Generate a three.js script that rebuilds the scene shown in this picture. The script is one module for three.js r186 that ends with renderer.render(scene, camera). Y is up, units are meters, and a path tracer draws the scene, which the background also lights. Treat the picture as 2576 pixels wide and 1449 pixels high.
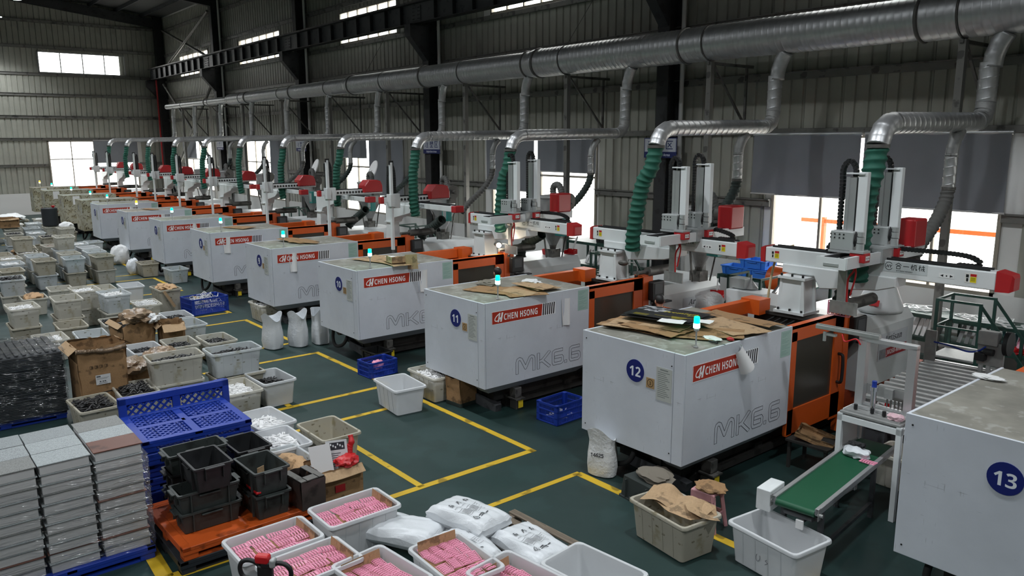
import * as THREE from 'three';
import { mergeGeometries } from 'three/addons/utils/BufferGeometryUtils.js';
import { RoundedBoxGeometry } from 'three/addons/geometries/RoundedBoxGeometry.js';
import { MarchingCubes } from 'three/addons/objects/MarchingCubes.js';
import { RectAreaLightUniformsLib } from 'three/addons/lights/RectAreaLightUniformsLib.js';

// ---------------------------------------------------------------- camera, sky, exposure
const scene = new THREE.Scene();
const camera = new THREE.PerspectiveCamera(40.46, 2576 / 1449, 0.1, 400);
camera.rotation.order = 'YXZ';
camera.position.set(0, 4.4, 0);
camera.rotation.set(THREE.MathUtils.degToRad(-10.668), THREE.MathUtils.degToRad(50.6), THREE.MathUtils.degToRad(-0.2125));
const renderer = new THREE.WebGLRenderer({ antialias: true });
renderer.toneMapping = THREE.LinearToneMapping;
renderer.toneMappingExposure = 1.3;
renderer.shadowMap.enabled = true;
RectAreaLightUniformsLib.init();
scene.background = new THREE.Color(1, 0.99, 0.965);      // bright overcast day outside the windows
scene.backgroundIntensity = 6.5;
const LAMP = { color: new THREE.Color(0.93, 0.97, 1.0), candela: 110, rows: [[-6.0, -57, 5.6], [5.0, -57, 5.6]], y: 10.5, from: -53.5, step: 6.2, count: 10 };

// ---------------------------------------------------------------- helpers
let seed = 7;
const rnd = () => { seed = (seed * 1664525 + 1013904223) >>> 0; return seed / 4294967296; };
const rr = (a, b) => a + (b - a) * rnd();
const V = (x, y, z) => new THREE.Vector3(x, y, z);
const { PI } = Math;
const used = {};
const numbered = (n) => { const k = used[n] = (used[n] ?? -1) + 1; return k ? n + '_' + String(k).padStart(3, '0') : n; };
function shade(o) { o.castShadow = true; o.receiveShadow = true; return o; }
function tag(o, label, category, group) { o.userData.label = label; if (category) o.userData.category = category; if (group) o.userData.group = group; return o; }
function thing(name, label, category, [x, y, z] = [0, 0, 0], turn = 0, group) {
  const o = new THREE.Group(); o.name = numbered(name); scene.add(o); o.position.set(x, y, z); o.rotation.y = turn;
  return tag(o, label, category, group);
}
function mesh(name, geo, mat, parent = scene) {
  const m = shade(new THREE.Mesh(geo, mat)); m.name = parent === scene ? numbered(name) : name; parent.add(m);
  if (parent !== scene) { const n = parent.children.filter((c) => c.userData.kindName === name).length; m.userData.kindName = name; if (n) m.name = name + '_' + String(n).padStart(3, '0'); }
  return m;
}
function structure(name, geo, mat, parent = scene) { const m = mesh(name, geo, mat, parent); if (parent === scene) m.userData.kind = 'structure'; return m; }
function copy(root, [x, y, z], turn, label, group) {
  const r = root.clone(); r.name = numbered(root.name.replace(/_\d{3}$/, '')); scene.add(r); r.position.set(x, y, z);
  if (turn !== undefined) r.rotation.y = turn;
  if (label) r.userData.label = label;
  if (group) r.userData.group = group;
  return r;
}
// box-projected uv in metres
function uvBox(g) {
  const p = g.attributes.position, n = g.attributes.normal, uv = new Float32Array(p.count * 2);
  for (let i = 0; i < p.count; i++) {
    const ax = Math.abs(n.getX(i)), ay = Math.abs(n.getY(i)), az = Math.abs(n.getZ(i));
    if (ay >= ax && ay >= az) { uv[2 * i] = p.getX(i); uv[2 * i + 1] = p.getZ(i); }
    else if (ax >= az) { uv[2 * i] = p.getZ(i); uv[2 * i + 1] = p.getY(i); }
    else { uv[2 * i] = p.getX(i); uv[2 * i + 1] = p.getY(i); }
  }
  g.setAttribute('uv', new THREE.BufferAttribute(uv, 2)); return g;
}
const flat = (g) => { let o = g.index ? g.toNonIndexed() : g; for (const k of Object.keys(o.attributes)) if (!['position', 'normal', 'uv'].includes(k)) o.deleteAttribute(k); return o; };
const join = (list, keep) => { const g = mergeGeometries(list.map(flat)); return keep ? g : uvBox(g); };
function put(g, x = 0, y = 0, z = 0, rx = 0, ry = 0, rz = 0) { if (rx) g.rotateX(rx); if (rz) g.rotateZ(rz); if (ry) g.rotateY(ry); return g.translate(x, y, z); }
const box = (w, h, d, x, y, z, rx, ry, rz) => put(new THREE.BoxGeometry(w, h, d), x, y, z, rx, ry, rz);
const rbox = (w, h, d, x, y, z, r = 0.01, s = 2, rx, ry, rz) => put(new RoundedBoxGeometry(w, h, d, s, Math.min(r, w / 2.01, h / 2.01, d / 2.01)), x, y, z, rx, ry, rz);
const cyl = (r, h, x, y, z, n = 16, axis = 'y', r2 = r) => { const g = new THREE.CylinderGeometry(r2, r, h, n); if (axis === 'x') g.rotateZ(-PI / 2); if (axis === 'z') g.rotateX(PI / 2); return g.translate(x, y, z); };
const ball = (r, x, y, z, n = 14, sx = 1, sy = 1, sz = 1) => new THREE.SphereGeometry(r, n, Math.ceil(n * 0.7)).scale(sx, sy, sz).translate(x, y, z);
// a bar of rectangular or round section between two points
function bar(a, b, w, d = w, round) {
  const A = V(...a), B = V(...b), L = A.distanceTo(B), dir = B.clone().sub(A).normalize();
  const g = round ? new THREE.CylinderGeometry(w, w, L, 10) : new THREE.BoxGeometry(w, L, d);
  const up = V(0, 1, 0), q = new THREE.Quaternion().setFromUnitVectors(up, dir);
  if (!round && Math.abs(dir.y) < 0.999) { // keep the section upright
    const xAxis = V(0, 1, 0).cross(dir).normalize(), zAxis = xAxis.clone().cross(dir), m = new THREE.Matrix4().makeBasis(xAxis, dir, zAxis);
    g.applyMatrix4(m);
  } else g.applyQuaternion(q);
  const c = A.add(B).multiplyScalar(0.5); return g.translate(c.x, c.y, c.z);
}
const curveOf = (pts, t = 0.5) => new THREE.CatmullRomCurve3(pts.map((p) => V(...p)), false, 'catmullrom', t);
// a tube with a radius that varies along it (rows: how many rings), closed at both ends
function sweep(curve, radius, rows, radial = 12, helix = 0) {
  const L = curve.getLength(), fr = curve.computeFrenetFrames(rows, false), P = curve.getSpacedPoints(rows), pos = [], idx = [], uv = [];
  // parallel-transport frame
  let nrm = fr.normals[0].clone();
  for (let i = 0; i <= rows; i++) {
    const t = fr.tangents[i]; nrm.sub(t.clone().multiplyScalar(nrm.dot(t))).normalize(); const bin = t.clone().cross(nrm);
    for (let k = 0; k <= radial; k++) {
      const a = (k / radial) * 2 * PI, r = radius(i / rows, helix ? (k / radial) : 0, L), c = Math.cos(a) * r, s = Math.sin(a) * r;
      pos.push(P[i].x + nrm.x * c + bin.x * s, P[i].y + nrm.y * c + bin.y * s, P[i].z + nrm.z * c + bin.z * s); uv.push((i / rows) * L, (k / radial));
    }
  }
  const R = radial + 1;
  for (let i = 0; i < rows; i++) for (let k = 0; k < radial; k++) { const a = i * R + k, b = a + R; idx.push(a, a + 1, b, b, a + 1, b + 1); }
  for (const [i, flip] of [[0, 0], [rows, 1]]) { const c = pos.length / 3; pos.push(P[i].x, P[i].y, P[i].z); uv.push(0, 0); for (let k = 0; k < radial; k++) flip ? idx.push(c, i * R + k, i * R + k + 1) : idx.push(c, i * R + k + 1, i * R + k); }
  const g = new THREE.BufferGeometry(); g.setAttribute('position', new THREE.Float32BufferAttribute(pos, 3)); g.setAttribute('uv', new THREE.Float32BufferAttribute(uv, 2)); g.setIndex(idx);
  g.computeVertexNormals(); return g;
}
const pipe = (pts, r, rows = 24, radial = 10) => sweep(curveOf(pts), () => r, rows, radial);
// a helically wound tube: every ring of vertices follows the winding, so the seam stays crisp. profile: [[phase, radius factor or offset]]
function wound(curve, pitch, radial, profile, minTurns = 2) {
  const L = curve.getLength(), n = Math.max(minTurns, Math.round(L / pitch)), p = L / n, fr = curve.computeFrenetFrames(160, false), nrm = [fr.normals[0].clone()], pos = [], uv = [], idx = [];
  for (let i = 1; i <= 160; i++) { const t = fr.tangents[i], v = nrm[i - 1].clone(); v.sub(t.clone().multiplyScalar(v.dot(t))).normalize(); nrm.push(v); }
  const rows = []; for (let i = -1; i < n; i++) for (const [f, r] of profile) rows.push([(i + f) * p, r]); rows.push([L, profile[0][1]]);
  const R = radial + 1, P = V(), line = curve.isLineCurve3;
  for (const [s0, r] of rows) for (let k = 0; k <= radial; k++) {
    const s = clamp(s0 + (k / radial) * p, 0, L), u = s / L, fi = u * 160, i = Math.min(159, Math.floor(fi)), w = fi - i; (line ? curve.getPoint(u, P) : curve.getPointAt(u, P));
    const N = nrm[i].clone().lerp(nrm[i + 1], w).normalize(), Tn = fr.tangents[i].clone().lerp(fr.tangents[i + 1], w).normalize(), B = Tn.cross(N), a = (k / radial) * 2 * PI;
    pos.push(P.x + (N.x * Math.cos(a) + B.x * Math.sin(a)) * r, P.y + (N.y * Math.cos(a) + B.y * Math.sin(a)) * r, P.z + (N.z * Math.cos(a) + B.z * Math.sin(a)) * r); uv.push(s, k / radial);
  }
  for (let i = 0; i + 1 < rows.length; i++) for (let k = 0; k < radial; k++) { const a = i * R + k, b = a + R; idx.push(a, a + 1, b, b, a + 1, b + 1); }
  const g = new THREE.BufferGeometry(); g.setAttribute('position', new THREE.Float32BufferAttribute(pos, 3)); g.setAttribute('uv', new THREE.Float32BufferAttribute(uv, 2)); g.setIndex(idx); g.computeVertexNormals(); return g;
}
// galvanised spiral duct with a raised lock seam; wire-wound flexible hose
const spiral = (a, b, r, pitch = 0.14, radial = 20) => wound(new THREE.LineCurve3(V(...a), V(...b)), pitch, radial, [[0, r], [0.03, r + 0.006], [0.12, r + 0.006], [0.15, r], [0.57, r + 0.0008]]);
const hose = (pts, r, pitch = 0.09, amp = 0.13, radial = 14) => wound(curveOf(pts), pitch, radial, [[0, r * (1 + amp * 0.5)], [0.12, r * (1 + amp * 0.4)], [0.3, r * (1 - amp * 0.4)], [0.55, r * (1 - amp * 0.75)], [0.8, r * (1 - amp * 0.3)], [0.92, r * (1 + amp * 0.35)]]);
const lathe = (pts, n = 24) => new THREE.LatheGeometry(pts.map(([r, y]) => new THREE.Vector2(r, y)), n);
const shapeOf = (pts) => { const s = new THREE.Shape(); pts.forEach(([x, y], i) => (i ? s.lineTo(x, y) : s.moveTo(x, y))); s.closePath(); return s; };
const prism = (pts, depth, bevel = 0) => { const g = new THREE.ExtrudeGeometry(shapeOf(pts), { depth: depth - 2 * bevel, bevelEnabled: bevel > 0, bevelSize: bevel, bevelThickness: bevel, bevelSegments: 1, bevelOffset: -bevel, curveSegments: 6 }); return g.translate(0, 0, bevel); };
// a loft through rings of equal length (closed loops), optional end caps
function loft(rings, capA = true, capB = true) {
  const n = rings[0].length, pos = [], idx = [];
  rings.forEach((r) => r.forEach((p) => pos.push(...p)));
  for (let i = 0; i + 1 < rings.length; i++) for (let k = 0; k < n; k++) { const a = i * n + k, b = i * n + ((k + 1) % n); idx.push(a, b, a + n, a + n, b, b + n); }
  const cap = (i, flip) => { const c = rings[i].reduce((s, p) => [s[0] + p[0] / n, s[1] + p[1] / n, s[2] + p[2] / n], [0, 0, 0]), at = pos.length / 3; pos.push(...c); for (let k = 0; k < n; k++) { const a = i * n + k, b = i * n + ((k + 1) % n); flip ? idx.push(at, b, a) : idx.push(at, a, b); } };
  if (capA) cap(0, true); if (capB) cap(rings.length - 1, false);
  const g = new THREE.BufferGeometry(); g.setAttribute('position', new THREE.Float32BufferAttribute(pos, 3)); g.setIndex(idx);
  return g;
}
const crease = (g, ang = 0.6) => { // flat-ish normals: split at sharp edges
  const f = g.toNonIndexed(), p = f.attributes.position, n = p.count, fn = [], map = new Map(), nor = new Float32Array(n * 3), key = (i) => Math.round(p.getX(i) * 5e3) + ',' + Math.round(p.getY(i) * 5e3) + ',' + Math.round(p.getZ(i) * 5e3);
  const a = V(), b = V(), c = V();
  for (let t = 0; t < n; t += 3) { a.fromBufferAttribute(p, t); b.fromBufferAttribute(p, t + 1); c.fromBufferAttribute(p, t + 2); const m = b.clone().sub(a).cross(c.clone().sub(a)); fn.push(m); for (let k = 0; k < 3; k++) { const q = key(t + k); if (!map.has(q)) map.set(q, []); map.get(q).push(t / 3); } }
  const unit = fn.map((m) => m.clone().normalize()), lim = Math.cos(ang), s = V();
  for (let i = 0; i < n; i++) { const me = (i / 3) | 0; s.set(0, 0, 0); for (const t of map.get(key(i))) if (unit[t].dot(unit[me]) > lim) s.add(fn[t]); s.normalize(); nor[3 * i] = s.x; nor[3 * i + 1] = s.y; nor[3 * i + 2] = s.z; }
  f.setAttribute('normal', new THREE.BufferAttribute(nor, 3)); if (!f.attributes.uv) f.setAttribute('uv', new THREE.BufferAttribute(new Float32Array(n * 2), 2)); return f;
};
// rounded-rectangle ring at height y: half sizes a (x) and b (z)
function ring(a, b, r, y, seg = 3, cx = 0, cz = 0) {
  const out = []; r = Math.min(r, a, b);
  for (const [sx, sz, st] of [[1, 1, 0], [-1, 1, 1], [-1, -1, 2], [1, -1, 3]]) for (let k = 0; k <= seg; k++) { const t = ((st + k / seg) * PI) / 2; out.push([cx + sx * (a - r) + Math.cos(t) * r, y, cz + sz * (b - r) + Math.sin(t) * r]); }
  return out.reverse();
}

// ---------------------------------------------------------------- textures (tileable value noise)
const hash = (x, y, s) => { let h = (x * 374761393 + y * 668265263 + s * 2246822519) | 0; h = Math.imul(h ^ (h >>> 13), 1274126177); return ((h ^ (h >>> 16)) >>> 0) / 4294967296; };
const vnoise = (x, y, per, s) => { const ix = Math.floor(x), iy = Math.floor(y), fx = x - ix, fy = y - iy, u = fx * fx * (3 - 2 * fx), v = fy * fy * (3 - 2 * fy), w = (a, b) => hash(((a % per) + per) % per, ((b % per) + per) % per, s); return (w(ix, iy) * (1 - u) + w(ix + 1, iy) * u) * (1 - v) + (w(ix, iy + 1) * (1 - u) + w(ix + 1, iy + 1) * u) * v; };
const fbm = (u, v, per, oct, s) => { let a = 0.5, t = 0, n = 0; for (let o = 0; o < oct; o++) { t += a * vnoise(u * per, v * per, per, s + o); n += a; a *= 0.5; per *= 2; } return t / n; };
const clamp = (x, a = 0, b = 1) => Math.min(b, Math.max(a, x)), smooth = (a, b, x) => { const t = clamp((x - a) / (b - a)); return t * t * (3 - 2 * t); }, mix = (a, b, t) => a + (b - a) * t;
function tex(size, metres, fn, linear) {
  const d = new Uint8Array(size * size * 4);
  for (let y = 0; y < size; y++) for (let x = 0; x < size; x++) { const c = fn((x + 0.5) / size, (y + 0.5) / size), o = 4 * (y * size + x); const [r, g, b] = typeof c === 'number' ? [c, c, c] : c; d[o] = clamp(r) * 255; d[o + 1] = clamp(g) * 255; d[o + 2] = clamp(b) * 255; d[o + 3] = 255; }
  const t = new THREE.DataTexture(d, size, size); t.wrapS = t.wrapT = THREE.RepeatWrapping; t.magFilter = THREE.LinearFilter; t.minFilter = THREE.LinearMipmapLinearFilter; t.generateMipmaps = true;
  if (!linear) t.colorSpace = THREE.SRGBColorSpace; t.repeat.set(1 / metres, 1 / metres); t.needsUpdate = true; return t;
}
const again = (t, metres) => { const c = t.clone(); c.repeat.set(1 / metres, 1 / metres); c.needsUpdate = true; return c; };
function canvasTex(w, h, draw) { const c = document.createElement('canvas'); c.width = w; c.height = h; const g = c.getContext('2d'); draw(g, w, h); const t = new THREE.CanvasTexture(c); t.colorSpace = THREE.SRGBColorSpace; t.magFilter = THREE.LinearFilter; return t; }
const T = {};
T.grime = tex(512, 1.6, (u, v) => 0.90 + 0.1 * fbm(u, v, 6, 5, 1) - 0.28 * smooth(0.60, 0.72, fbm(u, v, 8, 6, 9)));
T.soft = tex(256, 2.2, (u, v) => 0.93 + 0.07 * fbm(u, v, 5, 4, 21));
T.scuff = tex(512, 1.1, (u, v) => { const s = fbm(u * 1, v, 4, 5, 33), l = vnoise(u * 96, v * 6, 96, 5), k = vnoise(u * 7, v * 128, 128, 6); return 0.93 + 0.07 * s - 0.22 * smooth(0.93, 0.99, l) * smooth(0.45, 0.7, s) - 0.2 * smooth(0.94, 0.99, k) * smooth(0.5, 0.65, fbm(u, v, 6, 3, 44)); });
T.floorMap = tex(1024, 7.5, (u, v) => { const a = fbm(u, v, 4, 6, 51), b = fbm(u, v, 14, 5, 57), dry = smooth(0.57, 0.75, b) * 0.16, wet = smooth(0.55, 0.72, a) * 0.35; const speck = smooth(0.80, 0.86, vnoise(u * 220, v * 220, 220, 60)) * 0.10 * smooth(0.45, 0.7, b); const k = 0.92 - wet + dry + speck; return [k * 0.97, k, k * 0.99]; });
T.floorRough = tex(512, 5.1, (u, v) => 0.72 + 0.22 * (fbm(u, v, 6, 5, 71) - 0.5) * 2, true);
T.steel = tex(256, 0.5, (u, v) => 0.93 + 0.07 * vnoise(u * 12, v * 12, 12, 81));
//T.steelRough = tex(256, 0.4, (u, v) => 0.72 + 0.5 * (vnoise(u * 30, v * 30, 30, 86) - 0.5), true);
T.card = tex(512, 0.5, (u, v) => { const k = 0.9 + 0.1 * fbm(u, v, 40, 3, 91) - 0.06 * (vnoise(u * 4, v * 120, 120, 92)) - 0.22 * smooth(0.62, 0.75, fbm(u, v, 5, 5, 95)); return [k, k * 0.99, k * 0.97]; });
T.binDirt = tex(512, 0.9, (u, v) => { const k = smooth(0.52, 0.75, fbm(u, v, 5, 6, 101)), d = smooth(0.70, 0.82, fbm(u, v, 16, 5, 107)); return [1 - 0.14 * k - 0.36 * d, 1 - 0.16 * k - 0.38 * d, 1 - 0.24 * k - 0.45 * d]; });
T.topDirt = tex(512, 1.3, (u, v) => { const k = fbm(u, v, 5, 6, 111), s = smooth(0.60, 0.72, fbm(u, v, 9, 6, 117)), l = smooth(0.9, 0.98, vnoise(u * 10 + v * 4, v * 90, 90, 118)); const b = 0.62 + 0.25 * k; return [mix(b, 0.95, s * 0.6 + l * 0.25), mix(b * 0.985, 0.95, s * 0.6 + l * 0.25), mix(b * 0.94, 0.94, s * 0.6 + l * 0.25)]; });
T.rust = tex(512, 1.0, (u, v) => { const k = smooth(0.50, 0.60, fbm(u, v, 7, 6, 121)), s = smooth(0.66, 0.72, fbm(u, v, 22, 4, 127)); const b = 1 - 0.12 * fbm(u, v, 3, 4, 129); return [mix(b, 0.66, k * 0.5) * (1 - 0.6 * s), mix(b, 0.62, k * 0.5) * (1 - 0.66 * s), mix(b, 0.5, k * 0.5) * (1 - 0.72 * s)]; });
T.wall = tex(512, 4.3, (u, v) => { const k = 0.93 + 0.09 * (fbm(u, v, 6, 5, 131) - 0.5) * 2 - 0.12 * smooth(0.60, 0.75, fbm(u, v, 3, 5, 137)); return [k, k, k * 0.985]; });
T.speckle = tex(512, 0.6, (u, v) => { const k = vnoise(u * 190, v * 190, 190, 141), m = vnoise(u * 90, v * 90, 90, 143); return 0.82 + 0.22 * (k - 0.5) + 0.14 * (m - 0.5) - 0.35 * smooth(0.86, 0.93, vnoise(u * 120, v * 120, 120, 146)); });
T.wood = tex(256, 0.8, (u, v) => { const k = fbm(u * 1, v * 1, 4, 4, 151), g = vnoise(u * 3, v * 60 + k * 4, 60, 152); return 0.74 + 0.26 * g - 0.15 * k; });
T.film = tex(512, 0.8, (u, v) => { const w = fbm(u, v, 4, 4, 161); return 0.5 + 0.5 * Math.sin((v * 34 + w * 5 + u * 2.0) * 2 * PI) * vnoise(u * 6, v * 30, 30, 165); }, true);
T.crumple = tex(512, 0.7, (u, v) => 0.5 * Math.abs(fbm(u, v, 5, 5, 171) - 0.5) * 4 + 0.3 * Math.abs(fbm(u, v, 11, 4, 177) - 0.5) * 3, true);

// ---------------------------------------------------------------- materials
const rgb = (r, g, b) => new THREE.Color().setRGB(r, g, b);
const M = {};
function mat(key, color, rough, more = {}) { const m = new (more.physical ? THREE.MeshPhysicalMaterial : THREE.MeshStandardMaterial)({ color, roughness: rough }); delete more.physical; for (const k in more) m[k] = more[k]; m.name = key; return (M[key] = m); }
mat('floor', rgb(0.014, 0.038, 0.036), 0.75, { map: T.floorMap, roughnessMap: T.floorRough });
mat('sheet', rgb(0.40, 0.40, 0.355), 0.55, { map: T.wall });
mat('plaster', rgb(0.72, 0.72, 0.70), 0.85, { map: T.soft });
mat('darkSteel', rgb(0.030, 0.031, 0.033), 0.55, { map: T.grime });
mat('midSteel', rgb(0.075, 0.078, 0.085), 0.5, { map: T.grime });
mat('girt', rgb(0.21, 0.205, 0.19), 0.5, { map: T.grime, metalness: 0.3 });
mat('galv', rgb(0.58, 0.59, 0.60), 0.42, { map: T.steel, metalness: 0.85 });
mat('galvDull', rgb(0.40, 0.405, 0.40), 0.6, { map: T.steel, metalness: 0.6 });
mat('alu', rgb(0.66, 0.67, 0.68), 0.38, { map: T.soft, metalness: 0.75 });
mat('chrome', rgb(0.75, 0.75, 0.76), 0.2, { metalness: 1 });
mat('blackPlastic', rgb(0.012, 0.012, 0.013), 0.5);
mat('blackRubber', rgb(0.016, 0.016, 0.017), 0.8);
mat('machineWhite', rgb(0.66, 0.70, 0.76), 0.42, { map: T.scuff });
mat('machineGrey', rgb(0.34, 0.37, 0.41), 0.5, { map: T.scuff });
mat('machineTop', rgb(0.42, 0.42, 0.40), 0.85, { map: T.topDirt });
mat('cream', rgb(0.50, 0.48, 0.37), 0.7, { map: T.rust });
mat('orange', rgb(0.66, 0.105, 0.012), 0.42, { map: T.scuff });
mat('orangeDark', rgb(0.40, 0.05, 0.01), 0.5, { map: T.grime });
mat('robotWhite', rgb(0.76, 0.79, 0.80), 0.38, { map: T.soft });
mat('robotGrey', rgb(0.43, 0.45, 0.45), 0.45, { map: T.soft, metalness: 0.3 });
mat('robotRed', rgb(0.42, 0.018, 0.022), 0.36);
mat('castIron', rgb(0.045, 0.043, 0.04), 0.6, { map: T.grime, metalness: 0.3 });
mat('oldMetal', rgb(0.16, 0.155, 0.145), 0.55, { map: T.grime, metalness: 0.5 });
mat('hoseGreen', rgb(0.012, 0.105, 0.07), 0.7);
mat('hoseDark', rgb(0.02, 0.032, 0.028), 0.75);
mat('hoseGrey', rgb(0.10, 0.10, 0.095), 0.75);
mat('blind', rgb(0.23, 0.24, 0.265), 0.9, { map: T.soft });
mat('windowFrame', rgb(0.30, 0.27, 0.22), 0.5);
mat('yellowLine', rgb(0.62, 0.40, 0.015), 0.6, { map: T.grime });
mat('blue', rgb(0.010, 0.042, 0.34), 0.42, { map: T.scuff });
mat('blueLight', rgb(0.03, 0.17, 0.62), 0.4);
mat('palletOrange', rgb(0.62, 0.10, 0.012), 0.5, { map: T.grime });
mat('palletBlack', rgb(0.018, 0.022, 0.027), 0.55);
mat('trayGrey', rgb(0.035, 0.043, 0.041), 0.5, { map: T.grime });
mat('trayBlack', rgb(0.014, 0.015, 0.016), 0.5, { map: T.grime });
mat('pink', rgb(0.78, 0.30, 0.43), 0.35);
mat('whitePart', rgb(0.80, 0.80, 0.80), 0.4);
mat('blackPart', rgb(0.014, 0.014, 0.015), 0.42);
mat('greyPart', rgb(0.30, 0.31, 0.31), 0.5);
mat('tealPart', rgb(0.06, 0.20, 0.22), 0.5);
mat('card', rgb(0.36, 0.215, 0.105), 0.85, { map: T.card });
mat('cardLight', rgb(0.50, 0.345, 0.205), 0.85, { map: T.card });
mat('paper', rgb(0.78, 0.78, 0.78), 0.8);
mat('kraft', rgb(0.56, 0.36, 0.20), 0.85, { map: T.card });
mat('shelfGreen', rgb(0.016, 0.06, 0.045), 0.5, { map: T.grime });
mat('wood', rgb(0.24, 0.19, 0.14), 0.8, { map: T.wood });
mat('red', rgb(0.52, 0.012, 0.016), 0.4);
mat('beltGreen', rgb(0.004, 0.085, 0.036), 0.55, { map: T.soft });
mat('bag', rgb(0.72, 0.75, 0.78), 0.38, { map: T.soft, bumpMap: T.crumple, bumpScale: 0.006 });
mat('bagMatte', rgb(0.72, 0.73, 0.73), 0.6, { bumpMap: T.crumple, bumpScale: 0.01 });
mat('brownFilm', rgb(0.33, 0.23, 0.15), 0.32, { map: T.card, bumpMap: T.crumple, bumpScale: 0.012 });
mat('glass', rgb(0.97, 0.98, 0.98), 0.02, { physical: true, transmission: 1, thickness: 0 });
mat('roof', rgb(0.10, 0.10, 0.10), 0.8);
mat('skin', rgb(0.45, 0.25, 0.17), 0.55);
mat('hair', rgb(0.012, 0.011, 0.011), 0.55);
mat('pinkStool', rgb(0.60, 0.30, 0.32), 0.5, { map: T.grime });
mat('yellowLabel', rgb(0.75, 0.55, 0.02), 0.5);
mat('teal', rgb(0.02, 0.22, 0.20), 0.45);
mat('concrete', rgb(0.52, 0.51, 0.48), 0.9);
mat('tan', rgb(0.55, 0.44, 0.26), 0.8);
for (const [k, c] of [['binClean', [0.78, 0.80, 0.82]], ['binCool', [0.62, 0.66, 0.68]], ['binWarm', [0.62, 0.60, 0.53]], ['binOld', [0.46, 0.43, 0.35]]]) mat(k, rgb(...c), 0.45, { map: k === 'binClean' ? T.soft : T.binDirt, transparent: true, opacity: k === 'binOld' ? 0.85 : k === 'binClean' ? 0.72 : 0.66 });

// ================================================================ THE HALL
const WZ = -16.3, EX = -56.4, RX = 9, FZ = 17;           // inner faces: long window wall, end wall, wall behind, opposite side
const COLX = [-55.9, -45.2, -34.5, -23.9, -13.2, -2.5, 8.2];
const BAYS = [[-53.2, -47.6], [-42.8, -37.3], [-31.4, -26.5], [-20.9, -16.0], [-10.3, -5.45], [0.4, 5.2]];
{ // floor slab with painted yellow lines
  const f = structure('floor', uvBox(flat(box(RX - EX + 1, 0.3, FZ - WZ + 1, (RX + EX) / 2, -0.15, (FZ + WZ) / 2))), M.floor);
  const line = (a, b, w = 0.1) => { const dx = b[0] - a[0], dz = b[1] - a[1], L = Math.hypot(dx, dz); mesh('yellow_line', uvBox(flat(put(new THREE.BoxGeometry(L, 0.004, w), (a[0] + b[0]) / 2, 0.002, (a[1] + b[1]) / 2, 0, -Math.atan2(dz, dx)))), M.yellowLine, f); };
  M.lineF = line;
}
// profiled wall sheet: flat pans with a narrow trough every 0.3 m, extruded to height
const sheetCache = {};
function sheetGeo(w, h) {
  const key = w.toFixed(2) + '_' + h.toFixed(2); if (sheetCache[key]) return sheetCache[key];
  const front = []; const n = Math.max(1, Math.round(w / 0.3)), p = w / n;
  for (let i = 0; i < n; i++) { const x = i * p; front.push([x + 0.004, 0], [x + p - 0.075, 0], [x + p - 0.058, -0.038], [x + p - 0.022, -0.038], [x + p - 0.004, 0]); }
  const pts = [...front, [w - 0.004, -0.05], [0.004, -0.05]];
  const g = new THREE.ExtrudeGeometry(shapeOf(pts), { depth: h, bevelEnabled: false }); g.rotateX(PI / 2); g.translate(0, h, 0);
  return (sheetCache[key] = uvBox(flat(g)));
}
function sheetWall(parent, from, to, y0, y1, holes, place) {
  const W = 0.9, n = Math.round((to - from) / W);
  for (let i = 0; i < n; i++) {
    const a = from + i * W, b = Math.min(to, a + W);
    let spans = [[y0, y1]];
    for (const [h0, h1, hy0, hy1] of holes) if (Math.min(b, h1) - Math.max(a, h0) > 0.45) spans = spans.flatMap(([s, e]) => (hy1 <= s || hy0 >= e ? [[s, e]] : [[s, hy0], [hy1, e]].filter(([p, q]) => q - p > 0.05)));
    for (const [s, e] of spans) { const m = mesh('wall_sheet', sheetGeo(b - a, e - s), M.sheet, parent); place(m, a, s); }
  }
}
function slabWithHoles(from, to, y0, y1, holes, make) { // solid backing made of boxes around the openings
  const xs = [...new Set([from, to, ...holes.flatMap((h) => [h[0], h[1]])])].sort((a, b) => a - b), out = [];
  for (let i = 0; i + 1 < xs.length; i++) {
    const a = xs[i], b = xs[i + 1]; let spans = [[y0, y1]];
    for (const [h0, h1, p, q] of holes) if (h0 <= a + 1e-6 && h1 >= b - 1e-6) spans = spans.flatMap(([s, e]) => (q <= s || p >= e ? [[s, e]] : [[s, p], [q, e]].filter(([k, l]) => l - k > 1e-3)));
    for (const [s, e] of spans) out.push(make(a, b, s, e));
  }
  return join(out);
}
const LOWY = [1.45, 4.5], HIGHY = [8.4, 9.73];
const backHoles = BAYS.flatMap(([a, b]) => [[a, b, ...LOWY], [a, b, ...HIGHY]]);
const endHoles = [[-14.2, -9.05, 1.5, 4.5], [-13.95, -9.0, 8.58, 9.88]];
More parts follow.
